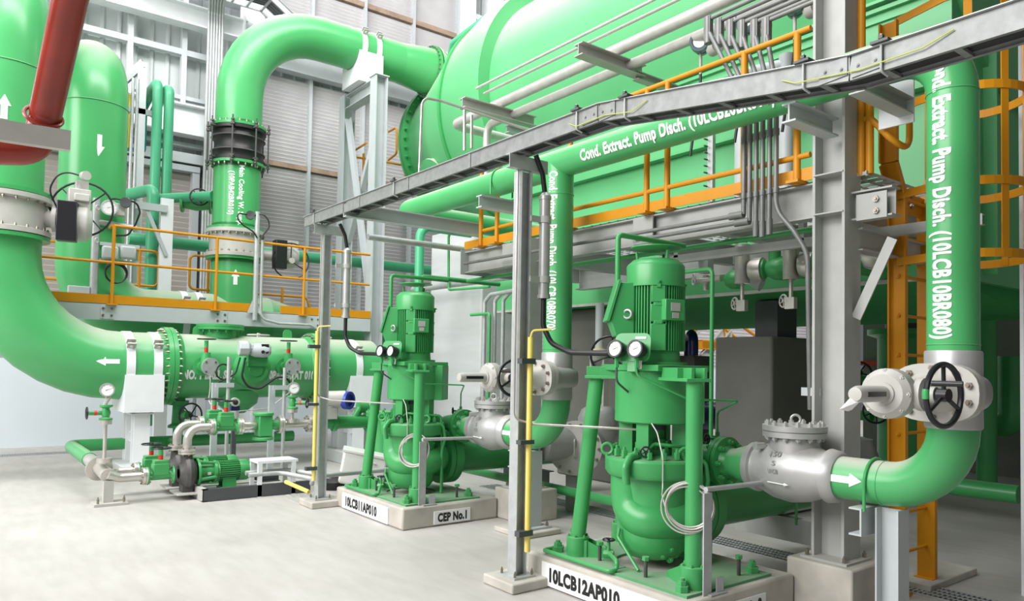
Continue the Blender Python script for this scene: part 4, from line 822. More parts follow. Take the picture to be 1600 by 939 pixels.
# base plate in two halves with a round opening
def plate_half(y0, y1):
    n = 16; r = 0.27; x0, x1 = 3.69, 4.59; pts = []
    m = MB(); z0, z1 = ZB, ZB + 0.018
    near = abs(y1 - CYP) < abs(y0 - CYP); ye, yo = (y1, y0) if near else (y0, y1); s = 1 if near else -1
    arc = [(CX + r * math.cos(a), CYP - s * r * math.sin(a)) for a in [pi * i / n for i in range(n + 1)]]
    poly = [(x0, ye), (x0, yo), (x1, yo), (x1, ye)] + [(x, min(y, ye) if near else max(y, ye)) for x, y in arc]
    return m.prism([(x, y, z0) for x, y in poly], (0, 0, z1 - z0))
build('base_plate', plate_half(2.99, 3.665), GDUSTY, P); build('base_plate', plate_half(3.675, 4.37), GDUSTY, P)
# pump bowl
build('bowl', MB().lathe(c0, UP, [(0.27, 0), (0.27, 0.1), (0.30, 0.2), (0.36, 0.245), (0.45, 0.262), (0.6, 0.262), (0.75, 0.25), (0.88, 0.255), (0.9, 0.3)], 48), GREEN, P)
spi = []; rad = []
A0 = math.atan2(LFT.y, LFT.x)
pt = c0 + LFT * 0.16 + CAMD * 0.1
path = [c0 + LFT * 0.17 + CAMD * 0.02 + UP * 0.98, c0 + LFT * 0.175 + CAMD * 0.03 + UP * 0.8, c0 + LFT * 0.16 + CAMD * 0.06 + UP * 0.66, c0 + LFT * 0.1 + CAMD * 0.13 + UP * 0.585, c0 + CAMD * 0.18 + UP * 0.565, c0 + RGT * 0.14 + CAMD * 0.15 + UP * 0.565, c0 + RGT * 0.24 + CAMD * 0.05 + UP * 0.58, c0 + RGT * 0.26 - CAMD * 0.1 + UP * 0.62, V((4.4, 3.75, 0.72)), V((4.56, 3.82, 0.88)), V((XD, 3.72, 0.955)), V((XD, 3.47, 0.955))]
sm = []                                         # smooth the guide path
for i in range(len(path) - 1):
    p0, p1, p2, p3 = path[max(i - 1, 0)], path[i], path[i + 1], path[min(i + 2, len(path) - 1)]
    for k_ in range(5):
        u_ = k_ / 5; sm.append(0.5 * ((2 * p1) + (p2 - p0) * u_ + (2 * p0 - 5 * p1 + 4 * p2 - p3) * u_ ** 2 + (3 * p1 - p0 - 3 * p2 + p3) * u_ ** 3))
sm.append(path[-1]); nn = len(sm)
build('volute', MB().tube(sm, 0.12, 24, radii=[0.105 if i > nn * 0.8 else 0.135 for i in range(nn)]), GREEN, P)
m = MB().lathe(c0, UP, [(0.865, 0.25), (0.87, 0.33), (0.90, 0.352), (0.985, 0.352), (1.0, 0.34), (1.012, 0.2), (1.02, 0.15)], 48)
cv_ = build('cover', m, GREEN, P)
bolts(P, cv_, GREEN, c0 + UP * 1.008, UP, 0.285, 18, 0.022, 0.05, 0.1)
for s in (LFT * 0.34, RGT * 0.22 + CAMD * 0.24): build('lifting_eye', MB().torus(c0 + s + UP * 1.05, CAMD + UP * 0.1, 0.038, 0.012, 20, 8).cyl(c0 + s + UP * 0.99, c0 + s + UP * 1.02, 0.016, n=10), GREEN, P)
build('cover_rib', MB().tube([c0 + LFT * 0.1 + CAMD * 0.19 + UP * 1.03, c0 + LFT * 0.17 + CAMD * 0.27 + UP * 1.02, c0 + LFT * 0.2 + CAMD * 0.315 + UP * 0.96, c0 + LFT * 0.19 + CAMD * 0.3 + UP * 0.84], 0.028, 10, bend=0.05), GREEN, P)
f2 = build('discharge_flange', MB().lathe((XD, 3.47, 0.955), (0, -1, 0), [(0, 0.1), (0, 0.185), (0.035, 0.185), (0.035, 0.09)], 40), GREEN, P)
bolts(P, f2, GREEN, (XD, 3.47, 0.955), (0, 1, 0), 0.15, 8, 0.02, 0.03)
build('suction_flange', MB().lathe((4.3, CYP + 0.05, 0.6), (1, 0, 0), [(0, 0.24), (0.2, 0.22), (0.2, 0.31), (0.26, 0.31), (0.26, 0.2)], 40), GREEN, P)
for a, z in ((2.5, 0.38), (2.3, 0.33), (2.75, 0.33), (2.55, 0.3)):
    dv = (CAMD * math.cos(a - 2.0) + RGT * math.sin(a - 2.0)); bolt_at(P, P, GREEN, [c0 + dv * (0.245 if z > 0.35 else 0.215) + UP * z], dv, 0.022, 0.025)
for a in (0.9, 1.25): 
    for z in (0.78, 0.66, 0.54):
        dv = (CAMD * math.cos(a) + RGT * math.sin(a)); bolt_at(P, P, GREEN, [c0 + dv * 0.262 + UP * z], dv, 0.018, 0.02)
# shaft seal space
m = MB().lathe(c0, UP, [(1.0, 0.14), (1.06, 0.14), (1.06, 0.1), (1.13, 0.1), (1.13, 0.075), (1.3, 0.075)], 24)
for a in (0.4, 1.97, 3.54, 5.11): dv = V((math.cos(a), math.sin(a), 0)); m.obb(c0 + dv * 0.2 + UP * 1.12, dv * 0.05, V((-dv.y, dv.x, 0)) * 0.045, UP * 0.13)
sl = build('seal_housing', m, GREEN, P); bolts(P, sl, GREEN, c0 + UP * 1.06, UP, 0.12, 8, 0.016, 0.04)
build('shaft_coupling', MB().lathe(c0, UP, [(1.13, 0.06), (1.2, 0.06), (1.2, 0.09), (1.26, 0.09), (1.26, 0)], 20), DARK, P)
build('seal_valve', wheel_mb(c0 + CAMD * 0.28 + LFT * 0.06 + UP * 1.06, CAMD, 0.035, 0.007, 5, 0.012, 0.02), BLACKP, P)
build('seal_pipe', MB().tube([c0 + CAMD * 0.24 + LFT * 0.06 + UP * 1.06, c0 + CAMD * 0.2 + UP * 1.11, c0 + CAMD * 0.22 + RGT * 0.12 + UP * 1.10, c0 + CAMD * 0.1 + RGT * 0.34 + UP * 1.08, c0 + CAMD * 0.08 + RGT * 0.36 + UP * 0.5, c0 + CAMD * 0.08 + RGT * 0.36 + UP * 0.26], 0.013, 8, bend=0.04), GREEN, P)
# lantern and motor stool
build('lantern', MB().lathe(c0, UP, [(1.25, 0.0), (1.25, 0.27), (1.26, 0.285), (1.62, 0.285), (1.62, 0)], 56), GREEN, P)
build('lantern_door', MB().obb(c0 + RGT * 0.3 + CAMD * 0.02 + UP * 1.44, RGT * 0.06, CAMD * 0.12, UP * 0.19), GREEN, P, bevel=0.006)
build('stool_plate', MB().obb(c0 + UP * 1.645, V((0.275, 0, 0)), V((0, 0.275, 0)), UP * 0.022), GREEN, P, bevel=0.004)
posts = [(V((3.815, 4.12, 0)), V((3.90, 4.03, 0))), (V((3.873, 3.09, 0)), V((3.885, 3.10, 0))), (V((4.44, 4.27, 0)), V((4.40, 4.18, 0)))]
for i, (b_, tp) in enumerate(posts):
    leg = build('support_leg', MB().cyl(b_ + UP * (ZB + 0.13), tp + UP * 1.56, 0.055, n=24), GREEN, P)
    m = MB().lathe(b_ + UP * (ZB + 0.018), UP, [(0, 0), (0, 0.084), (0.135, 0.084), (0.14, 0.078), (0.14, 0)], 28)
    dc = (c0 - b_); dc.z = 0; dc.normalize(); sd = V((-dc.y, dc.x, 0)); o = b_ + UP * (ZB + 0.018)
    m.prism([o + sd * 0.06, o - sd * 0.06, o - sd * 0.06 + UP * 0.12, o + sd * 0.06 + UP * 0.12], dc * 0.08)
    for s in (-1, 1): m.prism([o + sd * 0.05 * s + dc * 0.05, o + sd * 0.05 * s + dc * 0.26, o + sd * 0.05 * s + dc * 0.26 + UP * 0.04, o + sd * 0.05 * s + dc * 0.05 + UP * 0.13], sd * 0.012)
    fo = build('leg_foot', m, GREEN, P); bolts(P, fo, GREEN, b_ + UP * (ZB + 0.158), UP, 0.069, 6, 0.009, 0.012)
    out = (tp - c0); out.z = 0; out.normalize(); so = V((-out.y, out.x, 0)); o = tp + UP * 1.56
    m = MB(); m.prism([o + so * 0.09 + out * 0.07, o - so * 0.09 + out * 0.07, o - so * 0.12 - out * 0.3, o + so * 0.12 - out * 0.3], UP * 0.022)
    m.obb(o + UP * 0.055 + out * 0.005 - so * 0.045, out * 0.06, so * 0.012, UP * 0.035); m.obb(o + UP * 0.055 + out * 0.005 + so * 0.045, out * 0.06, so * 0.012, UP * 0.035); m.obb(o + UP * 0.055 - out * 0.17, out * 0.12, so * 0.1, UP * 0.035)
    build('leg_bracket', m, GREEN, P, bevel=0.003)
# motor
m = MB().lathe(c0, UP, [(1.667, 0), (1.667, 0.235), (1.69, 0.235), (1.69, 0.185), (1.76, 0.18), (1.78, 0.172), (2.24, 0.172), (2.24, 0)], 40)
build('motor_end_shield', m, GREEN, P)
m = MB(); nf = 56
for i in range(nf):
    a = 2 * pi * i / nf; dv = V((math.cos(a), math.sin(a), 0)); tg = V((-dv.y, dv.x, 0))
    m.obb(c0 + dv * 0.184 + UP * 2.005, dv * 0.017, tg * 0.0035, UP * 0.235)
build('cooling_fins', m, GREEN, P, flat=True)
m = MB()
for ang in (0.1, 1.7, -1.6, 3.2):
    dv = (CAMD * math.cos(ang) + RGT * math.sin(ang)); tg = V((-dv.y, dv.x, 0))
    for z0, z1, w_ in ((1.77, 1.96, 0.055), (1.975, 2.1, 0.055), (2.115, 2.235, 0.05)): m.obb(c0 + dv * 0.188 + UP * (z0 + z1) / 2, dv * 0.02, tg * w_, UP * (z1 - z0) / 2)
    for z in (1.97, 2.1): m.obb(c0 + dv * 0.2 + UP * z, dv * 0.012, tg * 0.03, UP * 0.012)
build('frame_pad', m, GREEN, P, bevel=0.004)
bx = c0 + (RGT * 0.8 + CAMD * 0.6).normalized() * 0.2 + UP * 2.06
dv = (RGT * 0.55 + CAMD * 0.83).normalized(); tg = V((-dv.y, dv.x, 0))
nb = build('rating_box', MB().obb(c0 + dv * 0.2 + UP * 2.06, dv * 0.035, tg * 0.085, UP * 0.075), GREEN, P, bevel=0.005); build('rating_plate', MB().obb(c0 + dv * 0.237 + UP * 2.08, dv * 0.002, tg * 0.04, UP * 0.03).obb(c0 + dv * 0.237 + UP * 2.02, dv * 0.002, tg * 0.028, UP * 0.02), VGREY, P, nb)
build('fan_cowl', MB().lathe(c0, UP, [(2.235, 0.2), (2.235, 0.212), (2.385, 0.212), (2.40, 0.205), (2.435, 0.165), (2.437, 0)], 48), GREEN, P)
hk = MB()
for ang in (0.1, 1.7, -1.6, 3.2): dv = (CAMD * math.cos(ang) + RGT * math.sin(ang)); hk.obb(c0 + dv * 0.214 + UP * 2.245, dv * 0.008, V((-dv.y, dv.x, 0)) * 0.014, UP * 0.025); hk.bolt(c0 + dv * 0.222 + UP * 2.26, dv, 0.01, 0.01)
build('cowl_clip', hk, GREEN, P)
m = MB().lathe(c0, UP, [(2.505, 0), (2.51, 0.1), (2.525, 0.185), (2.532, 0.185), (2.528, 0.08), (2.53, 0)], 40)
build('rain_hat', m, GREEN, P)
m = MB()
for a in (0.3, 2.4, 4.5): m.cyl(c0 + V((0.13 * math.cos(a), 0.13 * math.sin(a), 2.42)), c0 + V((0.14 * math.cos(a), 0.14 * math.sin(a), 2.5)), 0.01, n=8)
build('hat_stay', m, GREEN, P)
# motor terminal box on the far-left side
tb = c0 + LFT * 0.27; ty = V((-LFT.y, LFT.x, 0))
poly = [tb + LFT * -0.1 + UP * 1.87, tb + LFT * 0.03 + UP * 1.87, tb + LFT * 0.075 + UP * 1.99, tb + LFT * -0.0 + UP * 2.26, tb + LFT * -0.1 + UP * 2.26]
bo = build('terminal_box', MB().prism([q - ty * 0.11 for q in poly], ty * 0.22), GREEN, P, bevel=0.006)
ld = (poly[3] - poly[2]).normalized(); nl = ty.cross(ld).normalized()
if nl.dot(LFT) < 0: nl = -nl
build('lid', MB().obb((poly[2] + poly[3]) / 2 + nl * 0.012, ld * 0.155, ty * 0.125, nl * 0.012), GREEN, P, bo, bevel=0.004)
build('lifting_eye', MB().torus(c0 + LFT * 0.2 + CAMD * 0.12 + UP * 2.03, CAMD + LFT * 0.5, 0.03, 0.009, 20, 8), SILVER, P, label='bare steel lifting ring')
build('conduit_pipe', MB().tube([tb + LFT * 0.01 - CAMD * 0.02 + UP * 2.22, tb + LFT * 0.01 - CAMD * 0.02 + UP * 2.63, tb + LFT * 0.01 - CAMD * 0.02 + UP * 2.63 + V((0.75, 0, 0))], 0.021, 12, bend=0.04), GREEN, P)
# gauge panel
gp = c0 + LFT * 0.165 + CAMD * 0.28 + UP * 1.79; fa = (CAMD + LFT * 0.45 + UP * 0.18).normalized(); gs = UP.cross(fa).normalized(); gu = fa.cross(gs)
n = 6; w_, h_, rr = 0.135, 0.1, 0.05; po = []
for (sx, sy, a0) in ((1, 1, 0), (-1, 1, pi / 2), (-1, -1, pi), (1, -1, 1.5 * pi)):
    for i in range(n + 1): a = a0 + pi / 2 * i / n; po.append(gp - fa * 0.02 + gs * (sx * (w_ - rr) + rr * math.cos(a)) + gu * (sy * (h_ - rr) + rr * math.sin(a)))
gpl = build('gauge_panel', MB().prism(po, fa * 0.008), GREEN, P)
for s in (-0.095, 0.055): gauge(P, gp + gs * s - gu * 0.025 + fa * 0.075, (fa + LFT * 0.25).normalized(), 0.06, BLACKP, gpl, 0.085)
build('panel_tag', MB().obb(gp + gs * 0.06 + gu * 0.066 - fa * 0.01, gs * 0.04, gu * 0.008, fa * 0.002).obb(gp + gs * 0.07 - gu * 0.125 - fa * 0.01, gs * 0.01 + gu * 0.002, gu * 0.03, fa * 0.002), SIGN, P, gpl)
build('gauge_bracket', MB().obb(gp - gu * 0.12 - fa * 0.08, gs * 0.03, gu * 0.05, fa * 0.06), GREEN, P)
g1, g2 = gp - gs * 0.095 - gu * 0.12 + fa * 0.02, gp + gs * 0.055 - gu * 0.12 + fa * 0.02
for q in (g1, g2): build('gauge_fitting', MB().cyl(q + UP * 0.05, q - UP * 0.03, 0.016, n=6), GREEN, P)
build('gauge_tube', MB().tube([g1, g1 - UP * 0.13, g1 - UP * 0.22 - CAMD * 0.1 + RGT * 0.1, g1 - UP * 0.26 - CAMD * 0.2 + RGT * 0.12], 0.008, 8, bend=0.06), DARK, P)
build('gauge_tube', MB().tube([g2, g2 - UP * 0.08, g2 + RGT * 0.36 - UP * 0.24 + CAMD * 0.02, V((4.5, 3.2, 1.42)), V((4.66, 3.5, 1.32)), V((4.66, 3.5, 1.16))], 0.008, 8, bend=0.05), GREEN, P)
m = MB().cyl((4.66, 3.5, 1.06), (4.66, 3.5, 1.17), 0.016, n=10); m.obb((4.66, 3.5, 1.12), (0.02, 0, 0), (0, 0.03, 0), (0, 0, 0.02)); m.cyl((4.66, 3.5, 1.12), (4.58, 3.53, 1.12), 0.01, n=8)
iv = build('instrument_valve', m, GREEN, P); build('hand_wheel', wheel_mb((4.575, 3.53, 1.12), (-1, 0.4, 0), 0.035, 0.007, 4, 0.012, 0.015), BLACKP, P, iv)
# small pipes, bolts and drain loop on the base plate
build('balance_pipe', MB().tube([c0 + RGT * 0.28 + CAMD * 0.12 + UP * 1.0, c0 + RGT * 0.37 + CAMD * 0.12 + UP * 0.98, c0 + RGT * 0.39 + CAMD * 0.1 + UP * 0.84, c0 + RGT * 0.36 + CAMD * 0.11 + UP * 0.7, c0 + RGT * 0.36 + CAMD * 0.11 + UP * 0.24], 0.017, 10, bend=0.06), GREEN, P)
build('drain_pipe', MB().tube([(3.96, 4.0, 0.3), (3.72, 3.62, 0.31), (3.72, 3.62, 0.255), (3.655, 3.62, 0.25), (3.655, 4.33, 0.25), (3.85, 4.33, 0.25)], 0.016, 10, bend=0.03), GREEN, P)
build('drain_valve_wheel', wheel_mb((3.85, 3.83, 0.4), (0, 0, 1), 0.04, 0.007, 4, 0.012, 0.015), BLACKP, P); build('drain_valve', MB().cyl((3.85, 3.83, 0.29), (3.85, 3.83, 0.4), 0.012, n=8).cyl((3.83, 3.86, 0.3), (3.87, 3.8, 0.3), 0.025, n=8), GREEN, P)
build('vent_loop', MB().tube([c0 + LFT * 0.24 + CAMD * 0.12 + UP * 0.5, c0 + LFT * 0.25 + CAMD * 0.13 + UP * 0.44, c0 + LFT * 0.1 + CAMD * 0.3 + UP * 0.25], 0.012, 8, bend=0.02), GREEN, P)
for (x, y) in ((3.75, 4.27), (3.74, 3.07), (4.5, 3.08), (4.5, 4.28)):
    m = MB().hexn((x, y, ZB + 0.018), UP, 0.045, 0.04); m.hexn((x, y, ZB + 0.058), UP, 0.03, 0.03); m.cyl((x, y, ZB + 0.018), (x, y, ZB + 0.105), 0.018, n=10); build('anchor_nut', m, GREEN, P)
for (x, y) in ((3.79, 3.42), (4.36, 3.09), (3.83, 3.9), (3.95, 4.32)):
    b_ = build('levelling_bolt', MB().cyl((x, y, ZB + 0.018), (x, y, ZB + 0.13), 0.013, n=10), IRON, P); build('bolt_head', MB().hexn((x, y, ZB + 0.13), UP, 0.026, 0.025), GREEN, P, b_)
# the far pump is the same machine
copy_tree(P, (0, 3.51, 0)).__setitem__('label', 'far green vertical pump with finned motor, on the plinth signed CEP No.1')
# angle post with conduit and coiled steel cable beside each pump
for dy, who in ((0, 'nearest pump'), (3.51, 'far pump')):
    y = 2.965 + dy
    t = empty('cable_post', (3.92, y, ZB), 'small steel angle post with conduit at the corner of the %s plinth' % who, 'post')
    build('post', MB().angle((3.9, y, ZB), (3.9, y, 0.86), 0.1, 0.08, 0.008, up=(0, 1, 0)).box(3.86, 4.02, y - 0.03, y + 0.01, ZB, ZB + 0.008).obb((3.97, y - 0.01, ZB + 0.05), (0.035, 0, 0), (0, 0.004, 0), (0, 0, 0.05)), GALV, t, flat=True)
    build('conduit', MB().cyl((3.86, y + 0.02, 0.88), (4.78, y + 0.05, 0.86), 0.017, n=12), GALV, t)
    ck = V((3.83, y + 0.13, 0.76))
    m = MB()
    for i in range(6): m.torus(ck + V((random.uniform(-0.012, 0.012), random.uniform(-0.02, 0.02), random.uniform(-0.015, 0.015))), V((-0.75 + random.uniform(-0.12, 0.12), -0.6, 0.15 + random.uniform(-0.1, 0.1))), 0.15 + random.uniform(-0.014, 0.014), 0.0055, 40, 6)
    cc = single('cable_coil', m, CABLE, 'coil of thin grey steel cable hanging at the %s front leg' % who, 'cable')
    build('cable_tail', MB().tube([p - V(cc.location) for p in [ck + V((0.02, -0.02, -0.16)), ck + V((-0.07, 0.1, -0.1)), ck + V((-0.03, 0.2, 0.05)), c0 + V((0, dy, 0)) + CAMD * 0.37 + RGT * 0.06 + UP * 0.8, c0 + V((0, dy, 0)) + CAMD * 0.37 + RGT * 0.06 + UP * 1.03, c0 + V((0, dy, 0)) + CAMD * 0.31 + RGT * 0.02 + UP * 1.2, c0 + V((0, dy, 0)) + CAMD * 0.28 - RGT * 0.02 + UP * 1.26]], 0.005, 6, bend=0.12), CABLE, None, cc)
# strainers behind the pumps
t = empty('suction_strainer', (5.3, 5.35, 0), 'silver strainer drum with bolted round cover, behind the left leg of the nearest pump', 'strainer')
sc = at(899, 700, X=5.6); ax = V((-0.75, -0.66, 0)).normalized()
b_ = build('drum', MB().lathe(sc - ax * 0.5, ax, [(0, 0.2), (0.4, 0.22), (0.44, 0.3), (0.5, 0.3)], 36), SILVER, t)
cvx = build('cover', MB().lathe(sc, ax, [(0, 0.3), (0.04, 0.3), (0.045, 0)], 40), VGREY, t); bolts(t, cvx, BOLT, sc + ax * 0.04, ax, 0.265, 14, 0.018, 0.025)
sd = V((-ax.y, ax.x, 0)); build('handle', MB().tube([sc + ax * 0.04 + UP * 0.1, sc + ax * 0.09 + UP * 0.1, sc + ax * 0.09 - UP * 0.1, sc + ax * 0.04 - UP * 0.1], 0.009, 8, bend=0.03), SILVER, t, cvx)
build('neck', MB().cyl(sc - ax * 0.25 + sd * 0.0, sc - ax * 0.25 + V((-0.5, 0.42, 0.02)), 0.19, n=32).cyl(sc - ax * 0.3, sc - ax * 0.3 + V((0.9, 0.0, 0.02)), 0.2, n=32), SILVER, t); build('leg', MB().box(sc.x - ax.x * 0.2 - 0.08, sc.x - ax.x * 0.2 + 0.1, sc.y - ax.y * 0.2 - 0.08, sc.y - ax.y * 0.2 + 0.1, 0, sc.z - 0.2), STEEL, t)
g0 = at(935, 660, X=6.1)
t = empty('gate_valve', (g0.x, g0.y, g0.z - 0.3), 'big silver gate valve with tall stem tube in the shade behind the nearest pump', 'valve')
build('body', MB().lathe(g0 - UP * 0.35, UP, [(0, 0.18), (0.2, 0.22), (0.4, 0.24), (0.5, 0.2), (0.56, 0.1), (0.56, 0)], 32).cyl(g0 + V((-0.9, 0, -0.2)), g0 + V((0.9, 0, -0.2)), 0.2, n=32), SILVER, t)
build('yoke', MB().box(g0.x - 0.04, g0.x + 0.04, g0.y - 0.12, g0.y - 0.09, g0.z + 0.1, g0.z + 0.75).box(g0.x - 0.04, g0.x + 0.04, g0.y + 0.09, g0.y + 0.12, g0.z + 0.1, g0.z + 0.75).lathe(g0 + UP * 0.72, UP, [(0, 0), (0, 0.1), (0.06, 0.13), (0.14, 0.1), (0.14, 0)], 20), VGREY, t)
build('stem_cover', MB().cyl(g0 + UP * 0.85, g0 + UP * 1.4, 0.05, n=16), PALE, t); build('hand_wheel', wheel_mb(g0 + V((-0.1, -0.28, 0.78)), (-0.7, -0.7, 0), 0.22, 0.014, 3, 0.03, 0.05), BLACKP, t)
build('yellow_ring', MB().cyl(g0 + UP * 0.85, g0 + UP * 0.87, 0.056, n=16), YELS, t)
# ================================================================ cable tray on its posts
TX0, TX1 = 3.30, 3.47; zt1, zt2, TH = 3.345, 3.115, 0.115
tp = [(8.35, zt1), (3.42, zt1), (1.75, zt2), (-0.5, zt2)]
t = empty('cable_tray', (3.44, 4, 3.0), 'weathered steel cable tray running across the whole scene from upper right, on posts', 'cable tray')
for x, fl_ in ((TX0, 1), (TX1, -1)):
    for (ya_, za), (yb_, zb) in zip(tp, tp[1:]):
        build('side_rail', MB().chan((x, ya_, za - TH / 2), (x, yb_, zb - TH / 2), TH, 0.022 * 1, 0.0025, flip=fl_ * -1), TRAY, t, flat=True)
        build('rail_lip', MB().obb((x - 0.006 * (1 if fl_ > 0 else -1), (ya_ + yb_) / 2, (za + zb) / 2 + 0.002), (0.012, 0, 0), (0, (ya_ - yb_) / 2, (za - zb) / 2), (0, 0, 0.002)), GALV, t, flat=True)
def zt(y):
    for (a, za), (b, zb) in zip(tp, tp[1:]):
        if b <= y <= a: return za + (zb - za) * (a - y) / (a - b)
    return zt2
m = MB(); y = 8.2
while y > -0.4:
    m.box(TX0 + 0.005, TX1 - 0.005, y - 0.015, y + 0.015, zt(y) - TH + 0.004, zt(y) - TH + 0.02); y -= 0.3
build('rung', m, TRAY, t)
m = MB()
for i, x in enumerate((3.335, 3.36, 3.39, 3.42, 3.44)): m.tube([(x, yy, zt(yy) - TH + 0.035) for yy in (8.1, 3.42, 1.75, -0.4)], 0.016, 8)
build('cable', m, BLACK, t)
m = MB()
for yy in (3.42, 1.75): 
    for s in (-1, 1): 
        m.obb((TX0 - 0.004, yy + s * 0.08, zt(yy + s * 0.08) - TH / 2), (0.003, 0, 0), (0, 0.07, -0.005), (0, 0, 0.045)); 
        for dy_ in (-0.04, 0.04): m.bolt((TX0 - 0.006, yy + s * 0.08 + dy_, zt(yy + s * 0.08 + dy_) - TH / 2), (-1, 0, 0), 0.009, 0.006)
for yy in (6.9, 5.9, 4.9): m.box(TX0 - 0.006, TX0 - 0.001, yy - 0.015, yy + 0.015, zt1 - TH, zt1)
build('joint_plate', m, TRAY, t)
for yy in (8.05, 6.15, 3.62, 3.18, 1.98, 1.6, 1.02):
    z = zt(yy); m = MB().tube([(TX0 - 0.012, yy, z + 0.05), (TX0 - 0.012, yy, z - TH - 0.005), (TX0 + 0.03, yy - 0.01, z - TH - 0.02)], 0.006, 8, bend=0.02)
    h = build('hold_down_rod', m, GALV, t); build('clip', MB().obb((TX0 - 0.0, yy, z + 0.012), (0.035, 0, 0), (0, 0.04, 0), (0, 0, 0.006)).obb((TX0 - 0.012, yy, z + 0.035), (0.01, 0, 0), (0, 0.01, 0), (0, 0, 0.008)), DARK, t, h)
for ya_, yb_ in ((3.7, 3.0), (2.1, 1.3)):
    build('earth_wire', MB().tube([(TX0 - 0.008, ya_, zt(ya_) - 0.06), (TX0 - 0.016, ya_ - 0.08, zt(ya_) - 0.1), (TX0 - 0.016, (ya_ + yb_) / 2, zt((ya_ + yb_) / 2) - 0.085), (TX0 - 0.016, yb_ + 0.12, zt(yb_) - 0.075), (TX0 - 0.008, yb_, zt(yb_) - 0.035)], 0.003, 6, bend=0.03), mat('yellow_green_wire_%d' % int(ya_ * 10), (0.45, 0.52, 0.06), 0.4), t, None, 'yellow green earth wire')
for yy, (px, py) in ((4.39, (3.45, 4.39)), (8.09, (3.47, 8.09))):
    far = yy > 6
    t = empty('tray_post', (px, py, 0), 'slim grey steel post of the cable tray %s' % ('at left, before the ball separator' if far else 'in the middle of the picture'), 'post')
    build('post', MB().hbeam((px, py, 0.09), (px, py, 3.12), 0.1, 0.1, 0.007, 0.009, (1, 0, 0)), GALV, t)
    build('head_channel', MB().chan((px - 0.17, py - 0.05, 3.175), (px + 0.2, py - 0.05, 3.175), 0.1, 0.05, 0.006, flip=-1), GALV, t)
    build('footing', MB().box(px - 0.17, px + 0.24, py - 0.17, py + 0.2, 0, 0.075), CONC, t, bevel=0.012); build('base_plate', MB().box(px - 0.1, px + 0.1, py - 0.1, py + 0.1, 0.075, 0.09), GALV, t)
    bolt_at(t, t, BOLT, [(px + i * 0.08, py + j * 0.08, 0.09) for i in (-1, 1) for j in (-1, 1)], (0, 0, 1), 0.01, 0.03)
    build('side_conduit', MB().tube([(px - 0.02, py - 0.1, 3.3), (px - 0.075, py - 0.03, 3.3), (px - 0.075, py - 0.03, 1.25), (px + 0.05, py - 0.1, 1.21), (CX - 0.15, (3.67 if not far else 7.18), 1.2)], 0.009, 8, bend=0.06), STAIN, t, None, 'bare steel tube bent toward the pump')
    # hanging conduit with black flexible cable to the motor
    hx, hy = (3.62, 4.33) if not far else (3.68, 7.98)
    h = empty('cable_drop', (hx, hy, 2.1), 'silver conduit and black flexible cable dropping from the tray to the %s motor' % ('far pump' if far else 'nearest pump'), 'conduit')
    build('conduit', MB().lathe((hx, hy, 2.16), UP, [(0, 0.045), (0, 0.05), (0.03, 0.05), (0.03, 0.042), (0.76, 0.042), (0.76, 0.047), (0.79, 0.047), (0.82, 0.02), (0.82, 0)], 20), SILVER, h)
    for z in (2.28, 2.74): build('clamp', MB().lathe((hx, hy, z), UP, [(0, 0.043), (0, 0.05), (0.05, 0.05), (0.05, 0.043)], 20).box(hx - 0.14, hx - 0.04, hy - 0.01, hy + 0.01, z, z + 0.045), STEEL, h)
    build('cable', MB().tube([(hx - 0.1, hy, 3.25), (hx - 0.03, hy, 3.12), (hx, hy, 2.95)], 0.02, 10, bend=0.1), BLACK, h)
    e_ = c0 + V((0, 3.51 if far else 0, 0)) + LFT * 0.25 + UP * 1.84
    build('cable', MB().tube([(hx, hy, 2.18), (hx, hy, 1.95), (hx + 0.03, hy - 0.06, 1.82), (hx + 0.1, hy - 0.2, 1.75), (e_.x - 0.1, e_.y - 0.02, 1.745), e_ - UP * 0.04, e_ + UP * 0.05], 0.021, 12, bend=0.12), BLACK, h)
# yellow conduits strapped to the posts
for (x, y, z0, z1, lb) in ((3.47, 4.295, 0.27, 1.86, 'yellow conduit strapped to the middle tray post'), (3.365, 8.04, 0.3, 2.0, 'yellow conduit strapped to the left tray post')):
    t = empty('yellow_conduit', (x, y, z0), lb, 'conduit'); build('tube', MB().cyl((x, y, z0), (x, y, z1), 0.022, n=14), YEL, t)
    build('clamp', MB().box(x - 0.1, x + 0.03, y - 0.028, y + 0.028, z0 + 0.12, z0 + 0.16).box(x - 0.1, x + 0.03, y - 0.028, y + 0.028, z1 - 0.2, z1 - 0.16).box(x - 0.1, x + 0.03, y - 0.028, y + 0.028, (z0 + z1) / 2, (z0 + z1) / 2 + 0.03), DARK, t)
    build('wire', MB().tube([(x, y, z1), (x + 0.01, y - 0.01, z1 + 0.05), (x + 0.12, y - 0.1, z1 + 0.06)], 0.008, 6, bend=0.03), YEL, t)
# steel vent loop rising from the tray, upper middle
t = empty('steel_loop', at(655, 280, X=3.4), 'thin bent stainless tube rising above the tray in front of the condenser water box', 'pipe')
q = [at(655, 275, X=3.4), at(660, 152, X=3.4), at(690, 158, X=3.6), at(830, 205, X=4.4)]
build('tube', MB().tube(q, 0.012, 8, bend=0.08), STAIN, t); build('stay', MB().cyl(at(726, 235, X=3.62), at(726, 172, X=3.62), 0.014, n=8), STAIN, t); build('stay', MB().cyl(at(737, 232, X=3.7), at(737, 180, X=3.7), 0.014, n=8), STAIN, t)
